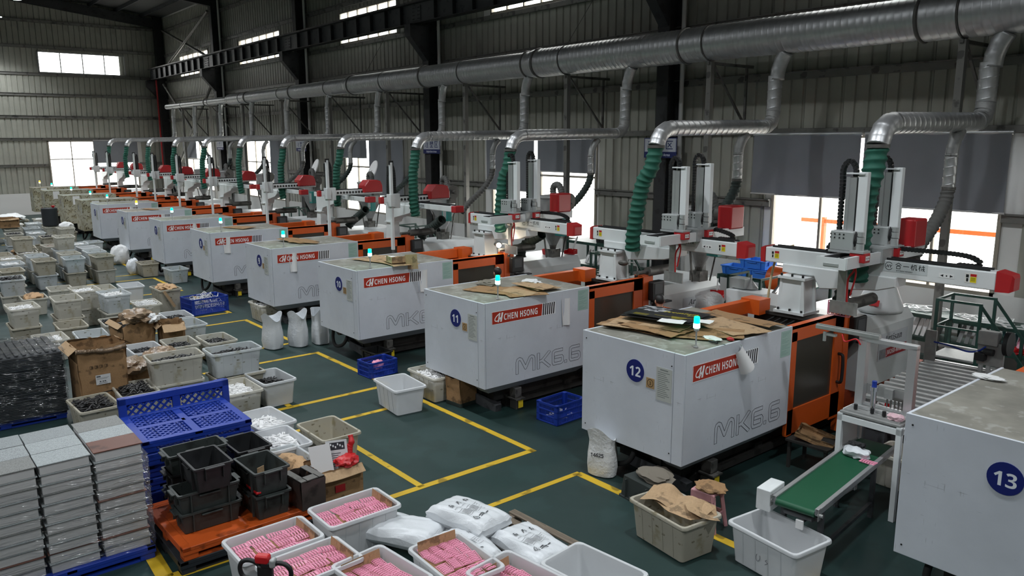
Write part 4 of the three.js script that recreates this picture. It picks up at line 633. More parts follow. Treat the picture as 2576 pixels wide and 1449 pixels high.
function robotB(num, cx, dx) { // older three-axis robot: perforated cross rail, one upright, red hood
  const t = thing('takeout_robot', `white rail robot with a domed red hood and one slim upright over machine ${WORD[num]}`, 'robot', [cx, 1.74, PLZ], 0, 'robots on the machines');
  const pd = mesh('pedestal', G('pb', () => join([box(0.42, 0.03, 0.36, 0, 0.015, 0), loft2([[0.15, 0.14, 0.03], [0.12, 0.12, 0.5]]), box(0.34, 0.03, 0.32, 0, 0.5, 0)])), M.robotWhite, t);
  mesh('saddle', G('sb', () => uvBox(flat(prism([[-0.2, 0.5], [0.16, 0.5], [0.26, 0.62], [1.0, 0.78], [1.2, 0.9], [1.2, 1.0], [-0.2, 1.0]], 0.3, 0.015).translate(0, 0, -0.2)))), M.robotWhite, t);
  mesh('main_beam', G('mb', () => uvBox(flat(rbox(3.3, 0.14, 0.24, 1.25, 1.02, -0.05, 0.015, 1)))), M.robotWhite, t);
  mesh('beam_rails', G('mr', () => join([box(3.1, 0.03, 0.03, 1.25, 1.105, 0.03), box(3.1, 0.03, 0.03, 1.25, 1.105, -0.13)])), M.blackPlastic, t);
  mesh('end_cap', G('ec', () => rbox(0.2, 0.16, 0.26, 3.0, 1.02, -0.05, 0.02, 1)), M.robotRed, t);
  mesh('name_lettering', G('hyB', () => plate(0.42, 0.1)), D.hy, t).position.set(1.5, 1.02, 0.072);
  const za = 1.0, zb = -1.0, y = 1.19;
  mesh('cross_rail', G('cr', () => uvBox(flat(rbox(0.13, 0.15, za - zb, 0, y, (za + zb) / 2, 0.012, 1)))), M.robotWhite, t).position.x = dx;
  mesh('rail_holes', G('rh', () => holes(Array.from({ length: 15 }, (_, i) => [0.066, y, za - 0.42 - i * 0.098]), 0.034, 'x')), M.castIron, t).position.x = dx;
  mesh('rail_strip', G('rs', () => join([box(0.04, 0.03, za - zb, 0.02, y + 0.09, (za + zb) / 2), box(0.03, 0.02, za - zb, -0.05, y + 0.085, (za + zb) / 2)])), M.blackPlastic, t).position.x = dx;
  const hood = prism([[-0.3, 0], [0.3, 0], [0.3, 0.18], [0.24, 0.32], [0.1, 0.36], [-0.16, 0.36], [-0.3, 0.2]], 0.4, 0.02).rotateY(PI / 2).translate(-0.2, 0, 0);
  mesh('motor_hood', G('hd', () => uvBox(flat(hood))), M.robotRed, t).position.set(dx + 0.02, y - 0.02, -0.62);
  mesh('carriage', G('cg', () => join([prism([[-0.06, 0], [0.22, 0], [0.22, 0.36], [-0.1, 0.36], [-0.1, 0.16]], 0.14, 0.01).rotateY(PI / 2).translate(-0.07, -0.2, 0.1)])), M.robotWhite, t).position.set(dx + 0.12, y, za - 0.28);
  mesh('rail_end', G('re', () => rbox(0.14, 0.17, 0.1, 0, 0, 0, 0.02, 1)), M.robotRed, t).position.set(dx, y, za + 0.04);
  mesh('upright', G('ub', () => join([rbox(0.09, 2.2, 0.07, 0, 1.05, 0, 0.01, 1), box(0.14, 0.3, 0.12, 0, 1.2, 0)])), M.robotWhite, t).position.set(dx + 0.2, y - 1.2, za - 0.14);
  mesh('upright_motor', G('um', () => join([rbox(0.1, 0.24, 0.1, -0.08, 1.95, 0, 0.02, 1), box(0.06, 0.6, 0.06, -0.08, 1.5, 0), box(0.04, 0.1, 0.12, 0.02, 2.14, 0)])), M.blackPlastic, t).position.set(dx + 0.2, y - 1.2, za - 0.14);
  mesh('drag_chain', G('dB', () => chain([[-0.1, 0.1, 0], [-0.1, 0.6, 0], [-0.16, 0.82, 0], [-0.26, 0.86, 0], [-0.36, 0.78, 0], [-0.4, 0.5, 0], [-0.42, 0.1, 0]], 0.07, 0.05, 0.06)), M.blackPlastic, t).position.set(dx + 0.12, y, za - 0.34);
  mesh('gripper', G('gp', () => join([box(0.05, 0.3, 0.05, 0, -0.15, 0), box(0.1, 0.12, 0.08, 0, -0.34, 0), cyl(0.05, 0.08, 0.03, -0.26, 0.03, 10, 'x'), cyl(0.02, 0.2, 0.02, -0.45, 0, 8), box(0.14, 0.05, 0.1, 0, -0.5, 0)])), M.oldMetal, t).position.set(dx + 0.2, y - 1.2, za - 0.14);
  return t;
}
[[9, 1.22], [8, 2.0], [7, 1.9], [6, 0.9], [5, 1.3], [4, 0.8], [3, 1.7], [2, 1.2], [1, 1.7]].forEach(([n, dx]) => { const m = MACH.find((q) => q[0] === n); robotB(n, (m[1] + m[2]) / 2, dx); });
// hopper dryers over the injection units
function dryer(num, x, z, style) {
  const t = thing('hopper_dryer', [`grey cylindrical hopper dryer with lid and control box behind machine ${WORD[num]}`, `low white cone hopper with red print on the injection cover of machine ${WORD[num]}`][style], 'hopper', [x, 1.62, z], 0, style ? undefined : 'hopper dryers along the row');
  if (style) {
    mesh('hopper_body', lathe([[0.2, 0], [0.34, 0.02], [0.36, 0.08], [0.335, 0.16], [0.2, 0.5], [0.17, 0.62], [0.02, 0.62]], 28), M.robotWhite, t);
    mesh('print', uvBox(flat(box(0.16, 0.1, 0.004, 0.06, 0.2, 0.33, -0.35))), M.red, t);
    return;
  }
  mesh('throat', G('dt', () => join([lathe([[0.06, 0.0], [0.08, 0.25], [0.1, 0.3]], 14), box(0.26, 0.2, 0.26, 0, 0.1, 0), ...[[-0.28, -0.24], [0.28, -0.24], [0, 0.34]].map(([a, b]) => bar([a * 0.6, 0, b * 0.6], [a, 0.86, b], 0.03))])), M.oldMetal, t);
  mesh('cone', G('dc', () => lathe([[0.09, 0.28], [0.34, 0.8], [0.36, 0.84]], 24)), M.galvDull, t);
  mesh('drum', G('dd', () => lathe([[0.36, 0.84], [0.36, 1.42], [0.38, 1.43], [0.38, 1.47], [0.36, 1.48], [0.02, 1.52]], 28)), M.galvDull, t);
  mesh('lid_pipe', G('dl', () => hose([[0, 1.5, 0], [0.0, 1.66, 0], [0.1, 1.74, 0.02], [0.28, 1.72, 0.05], [0.42, 1.5, 0.1], [0.5, 1.2, 0.14]], 0.075, 0.06, 0.12, 10)), M.hoseGrey, t);
  mesh('blower', G('db', () => join([cyl(0.19, 0.16, 0.55, 1.38, 0.05, 22, 'x'), cyl(0.05, 0.14, 0.66, 1.38, 0.05, 10, 'x'), box(0.16, 0.2, 0.2, 0.52, 1.16, 0.05)])), M.oldMetal, t);
  mesh('control_box', G('dx', () => rbox(0.26, 0.42, 0.16, 0.5, 0.78, 0.2, 0.012, 1)), M.teal, t);
  mesh('box_face', G('df', () => join([box(0.16, 0.3, 0.006, 0.5, 0.78, 0.283), cyl(0.02, 0.02, 0.46, 0.7, 0.29, 10, 'z'), cyl(0.02, 0.02, 0.54, 0.7, 0.29, 10, 'z')])), M.robotGrey, t);
}
dryer(12, -5.86, -12.62, 1);
[[11, -9.6], [10, -13.95], [9, -18.65], [8, -22.9], [7, -27.2], [6, -31.5], [5, -36], [4, -39.2], [3, -43.2]].forEach(([n, x]) => dryer(n, x, -12.75, 0));

// ================================================================ PLASTIC TURNOVER BINS
{ // yellow floor bays in front of each machine
  const L = M.lineF;
  for (let k = 0; k < 9; k++) {
    const a = -8.06 - 4.03 * k, b = -10.98 - 4.03 * k; // bay from a to b along the row
    L([a, -4.4 + 0.1 * (k > 0)], [a, -6.98], 0.105); L([b, -4.6], [b, -6.98], 0.1); L([a + 0.05, -6.98], [b - 0.05, -6.98], 0.1); if (k < 3) L([a, -5.1], [b, -5.1], 0.09);
  }
  L([-7.07, -5.2], [-7.07, -6.97], 0.085); L([-7.07, -6.94], [-3.2, -6.94], 0.12); L([-8.9, -1.94], [-7.85, -1.9], 0.16); L([-7.92, -1.9], [-7.9, -3.1], 0.14);
}
const BIN = { a: 0.44, b: 0.3, h: 0.45 };
function binGeo(h = 0.45, ribs = true) {
  const { a, b } = BIN, R = [];
  const out = (s) => { const k = s; return [mix(a - 0.075, a - 0.03, k), mix(b - 0.07, b - 0.03, k), mix(0.035, 0.05, k)]; };
  const push = (d, y, o) => R.push(ring(d[0] + o, d[1] + o, d[2] + o * 0.6, y, 3));
  push(out(0), 0.014, -0.012); push(out(0.5), h * 0.5, -0.006); push(out(1), h - 0.006, -0.006); R.push(ring(a - 0.03, b - 0.03, 0.05, h, 3)); R.push(ring(a - 0.005, b - 0.005, 0.06, h, 3)); R.push(ring(a, b, 0.06, h - 0.01, 3)); R.push(ring(a, b, 0.06, h - 0.035, 3)); R.push(ring(a - 0.008, b - 0.008, 0.055, h - 0.036, 3));
  push(out(0.96), h - 0.028, 0); push(out(0.5), h * 0.5, 0); push(out(0.03), 0.014, 0); R.push(ring(a - 0.09, b - 0.085, 0.035, 0, 3));
  return uvBox(crease(loft(R), 0.7));
}
const binRibs = (h) => join([-0.24, -0.08, 0.08, 0.24].flatMap((x) => [1, -1].map((s) => put(box(0.012, h * 0.8, 0.008, 0, 0, 0), x, h * 0.46, s * 0.249, s * 0.09))));
// what a bin holds: a solid bed with a lumpy top that shows dark or pale through the wall
function heapGeo(level, h, s, lump = 0.05) {
  const { a, b } = BIN, k = level / h, A = mix(a - 0.088, a - 0.045, k) - 0.004, B = mix(b - 0.083, b - 0.045, k) - 0.004, nx = 14, nz = 10, g = new THREE.PlaneGeometry(2 * A, 2 * B, nx, nz).rotateX(-PI / 2), p = g.attributes.position;
  for (let i = 0; i < p.count; i++) { const x = p.getX(i), z = p.getZ(i), e = 1 - Math.max(Math.abs(x) / A, Math.abs(z) / B); p.setY(i, level + lump * (vnoise(x * 7 + s, z * 7 + 3, 97, s) - 0.5) * 1.6 + 0.05 * smooth(0, 0.8, e)); }
  const side = (u) => { const pts = []; for (let i = 0; i < nx; i++) pts.push(i); for (let j = 0; j < nz; j++) pts.push(nx + j * (nx + 1)); for (let i = 0; i < nx; i++) pts.push((nz + 1) * (nx + 1) - 1 - i); for (let j = 0; j < nz; j++) pts.push((nz - j) * (nx + 1)); return pts; };
  const loop = side().map((i) => [p.getX(i), p.getY(i), p.getZ(i)]), A0 = a - 0.092, B0 = b - 0.087; const bot = loop.map(([x, , z]) => [(x / A) * A0, 0.018, (z / B) * B0]);
  g.computeVertexNormals(); return join([g, crease(loft([bot, loop], true, false), 0.5)]);
}
const partGeo = { long: () => { const g = new THREE.CapsuleGeometry(0.0125, 0.095, 2, 7); g.rotateZ(PI / 2).scale(1, 0.8, 1.15); return g; }, short: () => { const g = new THREE.CapsuleGeometry(0.011, 0.07, 2, 7); return g.rotateZ(PI / 2); }, frame: () => join([bar([-0.07, 0, 0], [0.07, 0, 0], 0.009), bar([-0.07, 0, 0.1], [0.07, 0, 0.1], 0.009), bar([-0.07, 0, 0], [-0.07, 0, 0.1], 0.009), bar([0.07, 0, 0], [0.07, 0, 0.1], 0.009), bar([0, 0, 0], [0, 0, 0.1], 0.007)]) };
const partCache = {}; const P1 = (k) => (partCache[k] ??= flat(partGeo[k]()));
function scatterPose(s, i, level, spread = 1) { const r = (k) => hash(i, k, s), x = (r(1) - 0.5) * 2 * 0.33 * spread, z = (r(2) - 0.5) * 2 * 0.2 * spread, e = 1 - Math.max(Math.abs(x) / 0.4, Math.abs(z) / 0.26); return [x, level + 0.02 + 0.05 * smooth(0, 0.8, e) + 0.03 * r(3), z, (r(4) - 0.5) * 0.6, r(5) * PI * 2, (r(6) - 0.5) * 0.6]; }
function pileGeo(kind, level, h, s, n) { const list = [heapGeo(level, h, s)]; for (let i = 0; i < n; i++) { const [x, y, z, rx, ry, rz] = scatterPose(s, i, level); list.push(put(P1(kind).clone(), x, y, z, rx, ry, rz)); } return join(list); }
// kinds of filling: material, part shape, fill share, number of parts on top
const FILL = { black: [M.blackPart, 'long', 0.30, 95], white: [M.whitePart, 'short', 0.33, 120], grey: [M.greyPart, 'long', 0.24, 60], low: [M.blackPart, 'long', 0.16, 50], green: [M.tealPart, 'long', 0.24, 50], frames: [M.whitePart, 'frame', 0.36, 40] };
const binG = binGeo(), ribG = binRibs(0.45), pileCache = {};
const SPOT = [];
function bin([x, z, level, turn, look, fill], words, opt = {}) {
  const h = 0.45, y = (level - 1) * 0.43, key = { n: M.binClean, c: M.binCool, w: M.binWarm, o: M.binOld }[look];
  const t = thing('plastic_bin', words, 'bin', [x, y, z], (turn ? PI / 2 : 0) + (opt.yaw ?? (hash(Math.round(x * 10), Math.round(z * 10), 3) - 0.5) * 0.1), opt.group ?? 'turnover bins');
  const b = mesh('shell', binG, key, t), r = mesh('ribs', ribG, key, t); if (opt.tall) t.scale.y = opt.tall;
  if (fill && FILL[fill]) {
    const [m, kind, share, n] = FILL[fill], v = opt.own ? 90 + SPOT.length : Math.abs(Math.round(x * 3 + z * 7)) % 3, k = fill + v, lv = opt.lv ?? share;
    const g = opt.own ? heapGeo(lv, h, v) : (pileCache[k] ??= pileGeo(kind, lv, h, v * 11 + 5, n));
    const p = mesh(fill === 'frames' ? 'moulded_frames' : 'plastic_parts', g, m); p.position.set(x, y, z); p.rotation.y = t.rotation.y; p.scale.y = opt.tall ?? 1; p.userData.kind = 'stuff'; p.userData.label = `heap of ${fill === 'white' || fill === 'frames' ? 'white' : fill === 'green' ? 'greenish' : fill === 'grey' ? 'grey' : 'black'} plastic parts filling the ${words}`.split(' ').slice(0, 16).join(' ');
    if (opt.own) { // the bins close by: every part that lies on top is its own thing
      const first = new THREE.Mesh(P1(kind === 'short' ? 'short' : 'long'), m);
      for (let i = 0; i < opt.own; i++) {
        const [px, py, pz, rx, ry, rz] = scatterPose(v, i, lv, 1.02), o = mesh('moulded_bar', first.geometry, m), c = Math.cos(t.rotation.y), s = Math.sin(t.rotation.y); o.rotation.order = 'YXZ';
        o.position.set(x + px * c + pz * s, y + py, z - px * s + pz * c); o.rotation.set(rx * 0.6, ry, rz * 0.6);
        tag(o, `loose ${fill === 'white' ? 'white' : 'black'} moulded handle in the ${opt.short}`, 'moulding', `handles in the ${opt.short}`);
      }
    }
  }
  SPOT.push([x, z, level]); return t;
}
const BW = { n: 'clean white', c: 'pale translucent', w: 'dusty off-white', o: 'brown-stained' }, FW = { black: 'full of black handles', low: 'with a few black handles', white: 'heaped with white handles', grey: 'with grey parts showing through', green: 'with greenish parts showing through', frames: 'full of white frames', undefined: 'standing empty' };
const bins = (list) => list.forEach(([x, z, level, turn, look, fill, where, opt]) => bin([x, z, level, turn, look, fill], `${BW[look]} bin ${FW[fill]} ${where}`, opt));
// the nearer bins by the aisle
bins([
  [-12.62, -4.98, 1, 0, 'n', 'black', 'beside the white-handle bin', { own: 60, short: 'clear bin by the aisle line', lv: 0.27 }],
  [-12.42, -4.33, 1, 0, 'w', 'white', 'behind the blue pallet stack', { own: 75, short: 'white-handle bin behind the pallets', lv: 0.33 }],
  [-9.77, -3.93, 1, 0, 'n', 'white', 'beside the tray stack', { own: 90, short: 'open bin beside the dark trays', lv: 0.33 }],
  [-10.68, -4.1, 1, 0, 'n', 'white', 'at the pallet corner', { own: 60, short: 'white bin at the pallet corner', lv: 0.3, yaw: 0.06 }],
  [-9.7, -4.62, 1, 0, 'o', undefined, 'with ribbed walls by the yellow line', { yaw: 0.0 }],
  [-9.05, -3.72, 1, 0, 'c', undefined, 'lined with brown paper beside the carton'],
  [-13.5, -3.66, 1, 1, 'w', undefined, 'carrying a bin of black handles'], [-13.47, -3.68, 2, 1, 'w', 'black', 'on top behind the pallet with lattice'],
  [-13.25, -4.62, 1, 1, 'o', undefined, 'under a tape-edged bin'], [-13.28, -4.6, 2, 1, 'c', 'black', 'on top with torn tape along its rim'],
  [-16.05, -3.85, 1, 0, 'n', 'black', 'holding red and white scraps'], [-16.05, -4.52, 1, 0, 'w', 'black', 'in the middle of the short row'], [-15.9, -5.2, 1, 0, 'w', 'black', 'ending the short row by the aisle'],
  [-13.42, -3.02, 1, 0, 'w', 'black', 'in front of the crumpled carton', { lv: 0.38 }], [-13.05, -2.33, 1, 0, 'o', 'black', 'at the foot of the tall carton'],
  [-18.75, -5.25, 1, 0, 'n', 'black', 'behind the bin by the blue crate'], [-17.72, -5.2, 1, 0, 'c', 'low', 'nearest the blue crate'],
  [-18.2, -2.58, 1, 0, 'w', 'white', 'behind the black wrapped stack'], [-18.0, -3.3, 1, 0, 'c', undefined, 'behind the tall carton'], [-19.25, -3.15, 1, 0, 'o', 'low', 'with tape hanging from its rim'], [-18.95, -4.0, 1, 0, 'w', 'black', 'beside the torn cartons'],
  [-19.9, -2.35, 1, 0, 'o', undefined, 'under the front stack'], [-19.85, -2.35, 2, 0, 'w', 'white', 'on the front stack by the frame edge'],
  [-20.3, -3.28, 1, 0, 'o', 'low', 'under the large grey bin'], [-20.25, -3.28, 2, 0, 'w', 'grey', 'on top, largest of the stacked ones'], [-20.25, -4.28, 1, 0, 'w', undefined, 'under a bin of white handles'], [-20.22, -4.28, 2, 0, 'c', 'white', 'on top at the end of the stacked row'],
  [-21.25, -3.85, 1, 0, 'w', undefined, 'supporting a green-spotted bin'], [-21.22, -3.85, 2, 0, 'w', 'white', 'with a green spot between two stacks'],
  [-20.7, -5.1, 1, 0, 'w', 'frames', 'low beside the aisle'], [-21.65, -5.85, 1, 0, 'o', 'grey', 'standing alone in the aisle with a brown flap', { tall: 1.35 }],
  [-23.45, -3.05, 1, 0, 'w', undefined, 'covered with brown sheets'], [-24.35, -3.82, 1, 0, 'w', 'low', 'with handles at one end'], [-23.75, -4.75, 1, 0, 'w', undefined, 'open and nearly empty'], [-23.6, -5.45, 1, 0, 'n', undefined, 'with a lid rim beside the aisle'],
  [-24.25, -2.7, 1, 0, 'w', undefined, 'under the row by the frame edge'], [-24.2, -2.7, 2, 0, 'c', 'black', 'on top with a torn liner'], [-25.85, -2.9, 1, 0, 'w', undefined, 'below an old bin'], [-25.8, -2.9, 2, 0, 'o', undefined, 'with scraps along the rim'],
]);
{ // the stacked rows further back, seen over one another
  const rows = [[-27.4, [-5.55, -4.75, -3.95, -3.1], 2, ['green', 'green', 'grey', 'white']], [-28.65, [-5.6, -4.85, -3.95, -3.2], 2, [undefined, 'grey', undefined, 'white']], [-29.85, [-5.65, -4.9, -3.85, -3.1], 2, [undefined, 'low', 'white', undefined]], [-31.2, [-5.6, -4.8, -4.0], 2, ['white', 'low', 'grey']], [-32.7, [-5.7, -4.95, -4.2], 1, [undefined, 'white', 'low']], [-34.3, [-5.2, -4.45], 2, ['black', undefined]], [-36.2, [-5.05, -4.3], 2, ['white', 'black']], [-38.3, [-5.95, -5.2, -4.5], 2, ['grey', 'grey', 'low']], [-40.5, [-5.6, -4.9], 2, ['white', 'frames']], [-42.6, [-6.2, -5.4], 2, ['frames', 'grey']]];
  const place = ['first', 'second', 'third', 'fourth', 'fifth', 'sixth', 'seventh', 'eighth', 'ninth', 'tenth'], zi = ['by the aisle', 'second from the aisle', 'third from the aisle', 'fourth from the aisle'], looks = ['c', 'w', 'o', 'c', 'w'];
  rows.forEach(([x, zs, lv, fills], i) => zs.forEach((z, j) => { for (let l = 1; l <= lv; l++) { const look = x === -29.85 && j === 0 && l === 2 ? 'n' : j === 2 && l === 2 && i === 0 ? 'o' : looks[(i + j + l) % 5]; bin([x + 0.03 * ((j * 7 + l * 3) % 4), z, l, 0, look, l === lv ? fills[j] : 'grey'], `${BW[look]} bin ${l === 2 ? 'on top' : 'on the floor'} ${zi[j]} in the ${place[i]} back row`, { group: 'stacked bins in the back rows' }); } }));
  bin([-29.8, -4.95, 3, 0, 'w', 'grey'], 'dusty bin perched third high above the back rows, grey parts showing through'); bin([-30.2, -3.8, 3, 0, 'o', 'grey'], 'small yellowish bin perched third high near the frame edge with a dark bed');
  bin([-37.3, -6.3, 1, 0, 'w', undefined], 'square cream bin beside the black drum'); bin([-37.25, -6.3, 2, 0, 'w', undefined], 'cream bin stacked beside the black drum');
}
// bins under and beside the machines
bins([
  [-10.88, -6.5, 1, 0, 'n', undefined, 'standing out in the aisle before machine eleven', { yaw: -0.1 }], [-11.05, -7.3, 1, 0, 'w', 'white', 'tucked beside machine eleven', { lv: 0.22 }], [-18.75, -7.4, 1, 0, 'w', 'white', 'under the corner of machine nine', { lv: 0.2 }],
  [-27.75, -7.0, 1, 0, 'o', 'low', 'in front of machine seven'], [-25.9, -7.35, 1, 0, 'c', 'green', 'between machines seven and eight'], [-35.2, -6.9, 1, 0, 'c', undefined, 'at the foot of machine five'], [-39.9, -6.85, 1, 0, 'o', undefined, 'in front of the last cream machine'],
  [-5.05, -6.45, 1, 0, 'o', undefined, 'full of brown paper before machine twelve', { yaw: -0.12 }], [-4.02, -6.85, 1, 0, 'n', undefined, 'with marker figures at the conveyor end', { yaw: -0.12 }], [-4.0, -9.9, 1, 0, 'w', undefined, 'beyond the conveyor under machine twelve'],
]);
{ // marker figures on the clean bin
  const t = new THREE.MeshStandardMaterial({ map: canvasTex(256, 128, (g) => { g.clearRect(0, 0, 256, 128); g.strokeStyle = '#7a7a80'; g.lineWidth = 6; g.beginPath(); g.ellipse(70, 64, 24, 40, 0.1, 0, 7); g.stroke(); g.beginPath(); g.moveTo(150, 26); g.lineTo(186, 40); g.lineTo(160, 62); g.lineTo(192, 76); g.lineTo(160, 104); g.stroke(); }), transparent: true, roughness: 0.6 });
  const b = scene.children.find((o) => o.userData.label?.includes('marker figures')); const m = mesh('marker_figures', new THREE.PlaneGeometry(0.26, 0.13), t, b); m.position.set(0.02, 0.2, 0.2525); m.rotation.x = -0.085;
}
// pink mouldings in the bins at the front
const sprue = join([...[-2.5, -1.5, -0.5, 0.5, 1.5, 2.5].flatMap((k) => [rbox(0.02, 0.011, 0.088, k * 0.0285, 0.008, 0.004, 0.005, 1), box(0.014, 0.004, 0.05, k * 0.0285, 0.015, 0.01)]), bar([-0.085, 0.006, -0.05], [0.085, 0.006, -0.05], 0.007), bar([-0.085, 0.006, 0.056], [0.085, 0.006, 0.056], 0.006), bar([-0.085, 0.006, -0.05], [-0.085, 0.006, 0.056], 0.006), bar([0.085, 0.006, -0.05], [0.085, 0.006, 0.056], 0.006)]);
function pinkBin(x, z, turn, where, level, seedN, yaw = 0) {
  const t = bin([x, z, 1, turn, 'n', undefined], `clean white bin of pink moulded handles ${where}`, { yaw, group: 'bins of pink handles' }), h = mesh('paper_liner', heapGeo(level, 0.45, seedN, 0.01), M.kraft); h.position.set(x, 0, z); h.rotation.y = t.rotation.y; tag(h, `brown paper lining the pink-part bin ${where}`, 'paper');
  const flap = mesh('paper_flap', put(join([new THREE.PlaneGeometry(0.44, 0.2, 8, 4).rotateY(PI / 2), box(0.002, 0.2, 0.44, -0.002, 0, 0)]), -0.335, level + 0.08, 0, 0, 0, 0.12), M.kraft, h); if (turn) flap.scale.x = -1;
  const c = Math.cos(t.rotation.y), s = Math.sin(t.rotation.y); let i = 0;
  for (let r = 0; r < 4; r++) for (let q = 0; q < 4; q++) {
    const px = -0.29 + q * 0.185 + (hash(i, 1, seedN) - 0.5) * 0.03, pz = -0.165 + r * 0.112 + (hash(i, 2, seedN) - 0.5) * 0.02, o = mesh('pink_moulding', sprue, M.pink);
    o.position.set(x + px * c + pz * s, level + 0.055 + 0.03 * smooth(0, 0.4, 1 - Math.max(Math.abs(px) / 0.36, Math.abs(pz) / 0.23)) + 0.012 * hash(i, 4, seedN), z - px * s + pz * c); o.rotation.set((hash(i, 5, seedN) - 0.5) * 0.16, t.rotation.y + (hash(i, 6, seedN) - 0.5) * 0.35 + (seedN === 5 ? PI / 2 * 0 : 0), (hash(i, 7, seedN) - 0.5) * 0.14);
    tag(o, `pink rack of six handles in the bin ${where}`, 'moulding', `pink mouldings in the bin ${where}`); i++;
  }
}
pinkBin(-7.3, -3.74, 1, 'beside the worn carton', 0.3, 1); pinkBin(-7.2, -2.77, 1, 'beside the dark trays', 0.3, 2); pinkBin(-6.55, -2.86, 1, 'behind the truck handle', 0.32, 3, 0.03); pinkBin(-5.95, -3.3, 0, 'in the middle of the front group', 0.28, 4, 0.1); pinkBin(-5.72, -3.98, 0, 'beside the white sacks', 0.34, 5, -0.04); pinkBin(-5.05, -4.22, 0, 'at the bottom edge by the empty bin', 0.26, 6, 0.12);
bin([-4.72, -4.86, 1, 0, 'n', undefined], 'clean empty white bin beside the sacks on the wooden pallet', { yaw: 0.1 });

// ================================================================ PALLETS, TRAYS, CARTONS, STACKS, SACKS
// plastic pallet with a deck of diagonal lattice, edge beams and nine feet
function palletGeo(w, d, lattice = true, t = 0.15) {
  const deck = [], edge = 0.09, feet = [];
  for (const s of [-1, 1]) { deck.push(rbox(w, 0.045, edge, 0, t - 0.022, s * (d / 2 - edge / 2), 0.008, 1), rbox(edge, 0.045, d, s * (w / 2 - edge / 2), t - 0.022, 0, 0.008, 1)); }
  deck.push(rbox(w, 0.04, 0.1, 0, t - 0.024, 0, 0.006, 1), rbox(0.1, 0.04, d, 0, t - 0.024, 0, 0.006, 1));
  if (lattice) for (const [cx, cz] of [[-1, -1], [-1, 1], [1, -1], [1, 1]]) { const W = w / 2 - 0.14, Z = d / 2 - 0.14, ox = (cx * w) / 4, oz = (cz * d) / 4; for (let k = -5; k <= 5; k++) for (const s of [-1, 1]) { const c0 = (k * (W + Z)) / 10; let p = []; for (const x of [-W / 2, W / 2]) { const z = s * (x - c0); if (Math.abs(z) <= Z / 2) p.push([x, z]); } for (const z of [-Z / 2, Z / 2]) { const x = s * z + c0; if (Math.abs(x) < W / 2) p.push([x, z]); } if (p.length >= 2) deck.push(bar([ox + p[0][0], t - 0.02, oz + p[0][1]], [ox + p[1][0], t - 0.02, oz + p[1][1]], 0.022, 0.03)); } }
  else deck.push(box(w - 0.15, 0.03, d - 0.15, 0, t - 0.022, 0));
  for (const x of [-1, 0, 1]) for (const z of [-1, 0, 1]) feet.push(rbox(0.14, t - 0.04, 0.15, x * (w / 2 - 0.08), (t - 0.04) / 2, z * (d / 2 - 0.085), 0.01, 1));
  for (const x of [-1, 0, 1]) feet.push(box(0.12, 0.025, d - 0.02, x * (w / 2 - 0.08), 0.0125, 0));
  for (const z of [-1, 1]) feet.push(box(w, 0.035, 0.02, 0, t - 0.06, z * (d / 2 - 0.012)));
  for (const x of [-1, 1]) feet.push(box(0.02, 0.035, d, x * (w / 2 - 0.012), t - 0.06, 0));
  return [join(deck), join(feet)];
}
const [blueDeck, blueFeet] = palletGeo(1.12, 1.3);
function pallet(label, pos, mat, geo = [blueDeck, blueFeet], turn = 0, group) { const t = thing('plastic_pallet', label, 'pallet', pos, turn, group); mesh('deck', geo[0], mat, t); mesh('feet', geo[1], mat, t); return t; }
['lowest of the pallet stack, on the floor', 'second from below in the stack of pallets', 'third from below in the stack of pallets', 'third from the top in the stack of pallets', 'second from the top of the pallet stack', 'on top of the stack with an open lattice deck'].forEach((w, i) => pallet(`blue plastic pallet ${w}`, [-9.98 + 0.02 * ((i * 5) % 3 - 1), i * 0.158, -2.82 + 0.02 * ((i * 7) % 3 - 1)], M.blue, undefined, 0.02 * ((i * 3) % 3 - 1), 'blue pallets stacked flat'));
{ const p = pallet('blue plastic pallet standing upright behind the pallet stack', [-10.7, 0.02, -2.86], M.blue, palletGeo(1.15, 1.4)); p.rotation.set(0, 0, -PI / 2 + 0.03); p.position.set(-10.66, 0.595, -2.86); }
pallet('blue plastic pallet under the wrapped tile stack', [-9.02, 0, -1.15], M.blue, palletGeo(1.2, 1.6, true, 0.15));
const [oDeck, oFeet] = palletGeo(1.3, 1.6, false, 0.15);
pallet('black plastic pallet lying under the orange one', [-8.5, 0, -2.83], M.palletBlack, [oDeck, oFeet]); pallet('orange plastic pallet carrying the dark trays and a printed carton', [-8.5, 0.151, -2.85], M.palletOrange, [oDeck, oFeet], 0.02);
pallet('blue plastic pallet under the black wrapped stack', [-14.55, 0, -1.25], M.blue, palletGeo(1.2, 1.7, false, 0.14));
{ // wooden pallet under the white sacks: each board is a part
  const t = thing('wooden_pallet', 'weathered wooden pallet under the white granule sacks', 'pallet', [-6.05, 0, -4.95], 0.05);
  for (let i = 0; i < 7; i++) mesh('board', uvBox(flat(rbox(1.1, 0.02, 0.1, 0, 0.115, -0.5 + i * 0.165, 0.003, 1))), M.wood, t);
  for (const x of [-0.48, 0, 0.48]) mesh('bearer', uvBox(flat(box(0.09, 0.1, 1.12, x, 0.055, 0))), M.wood, t);
}
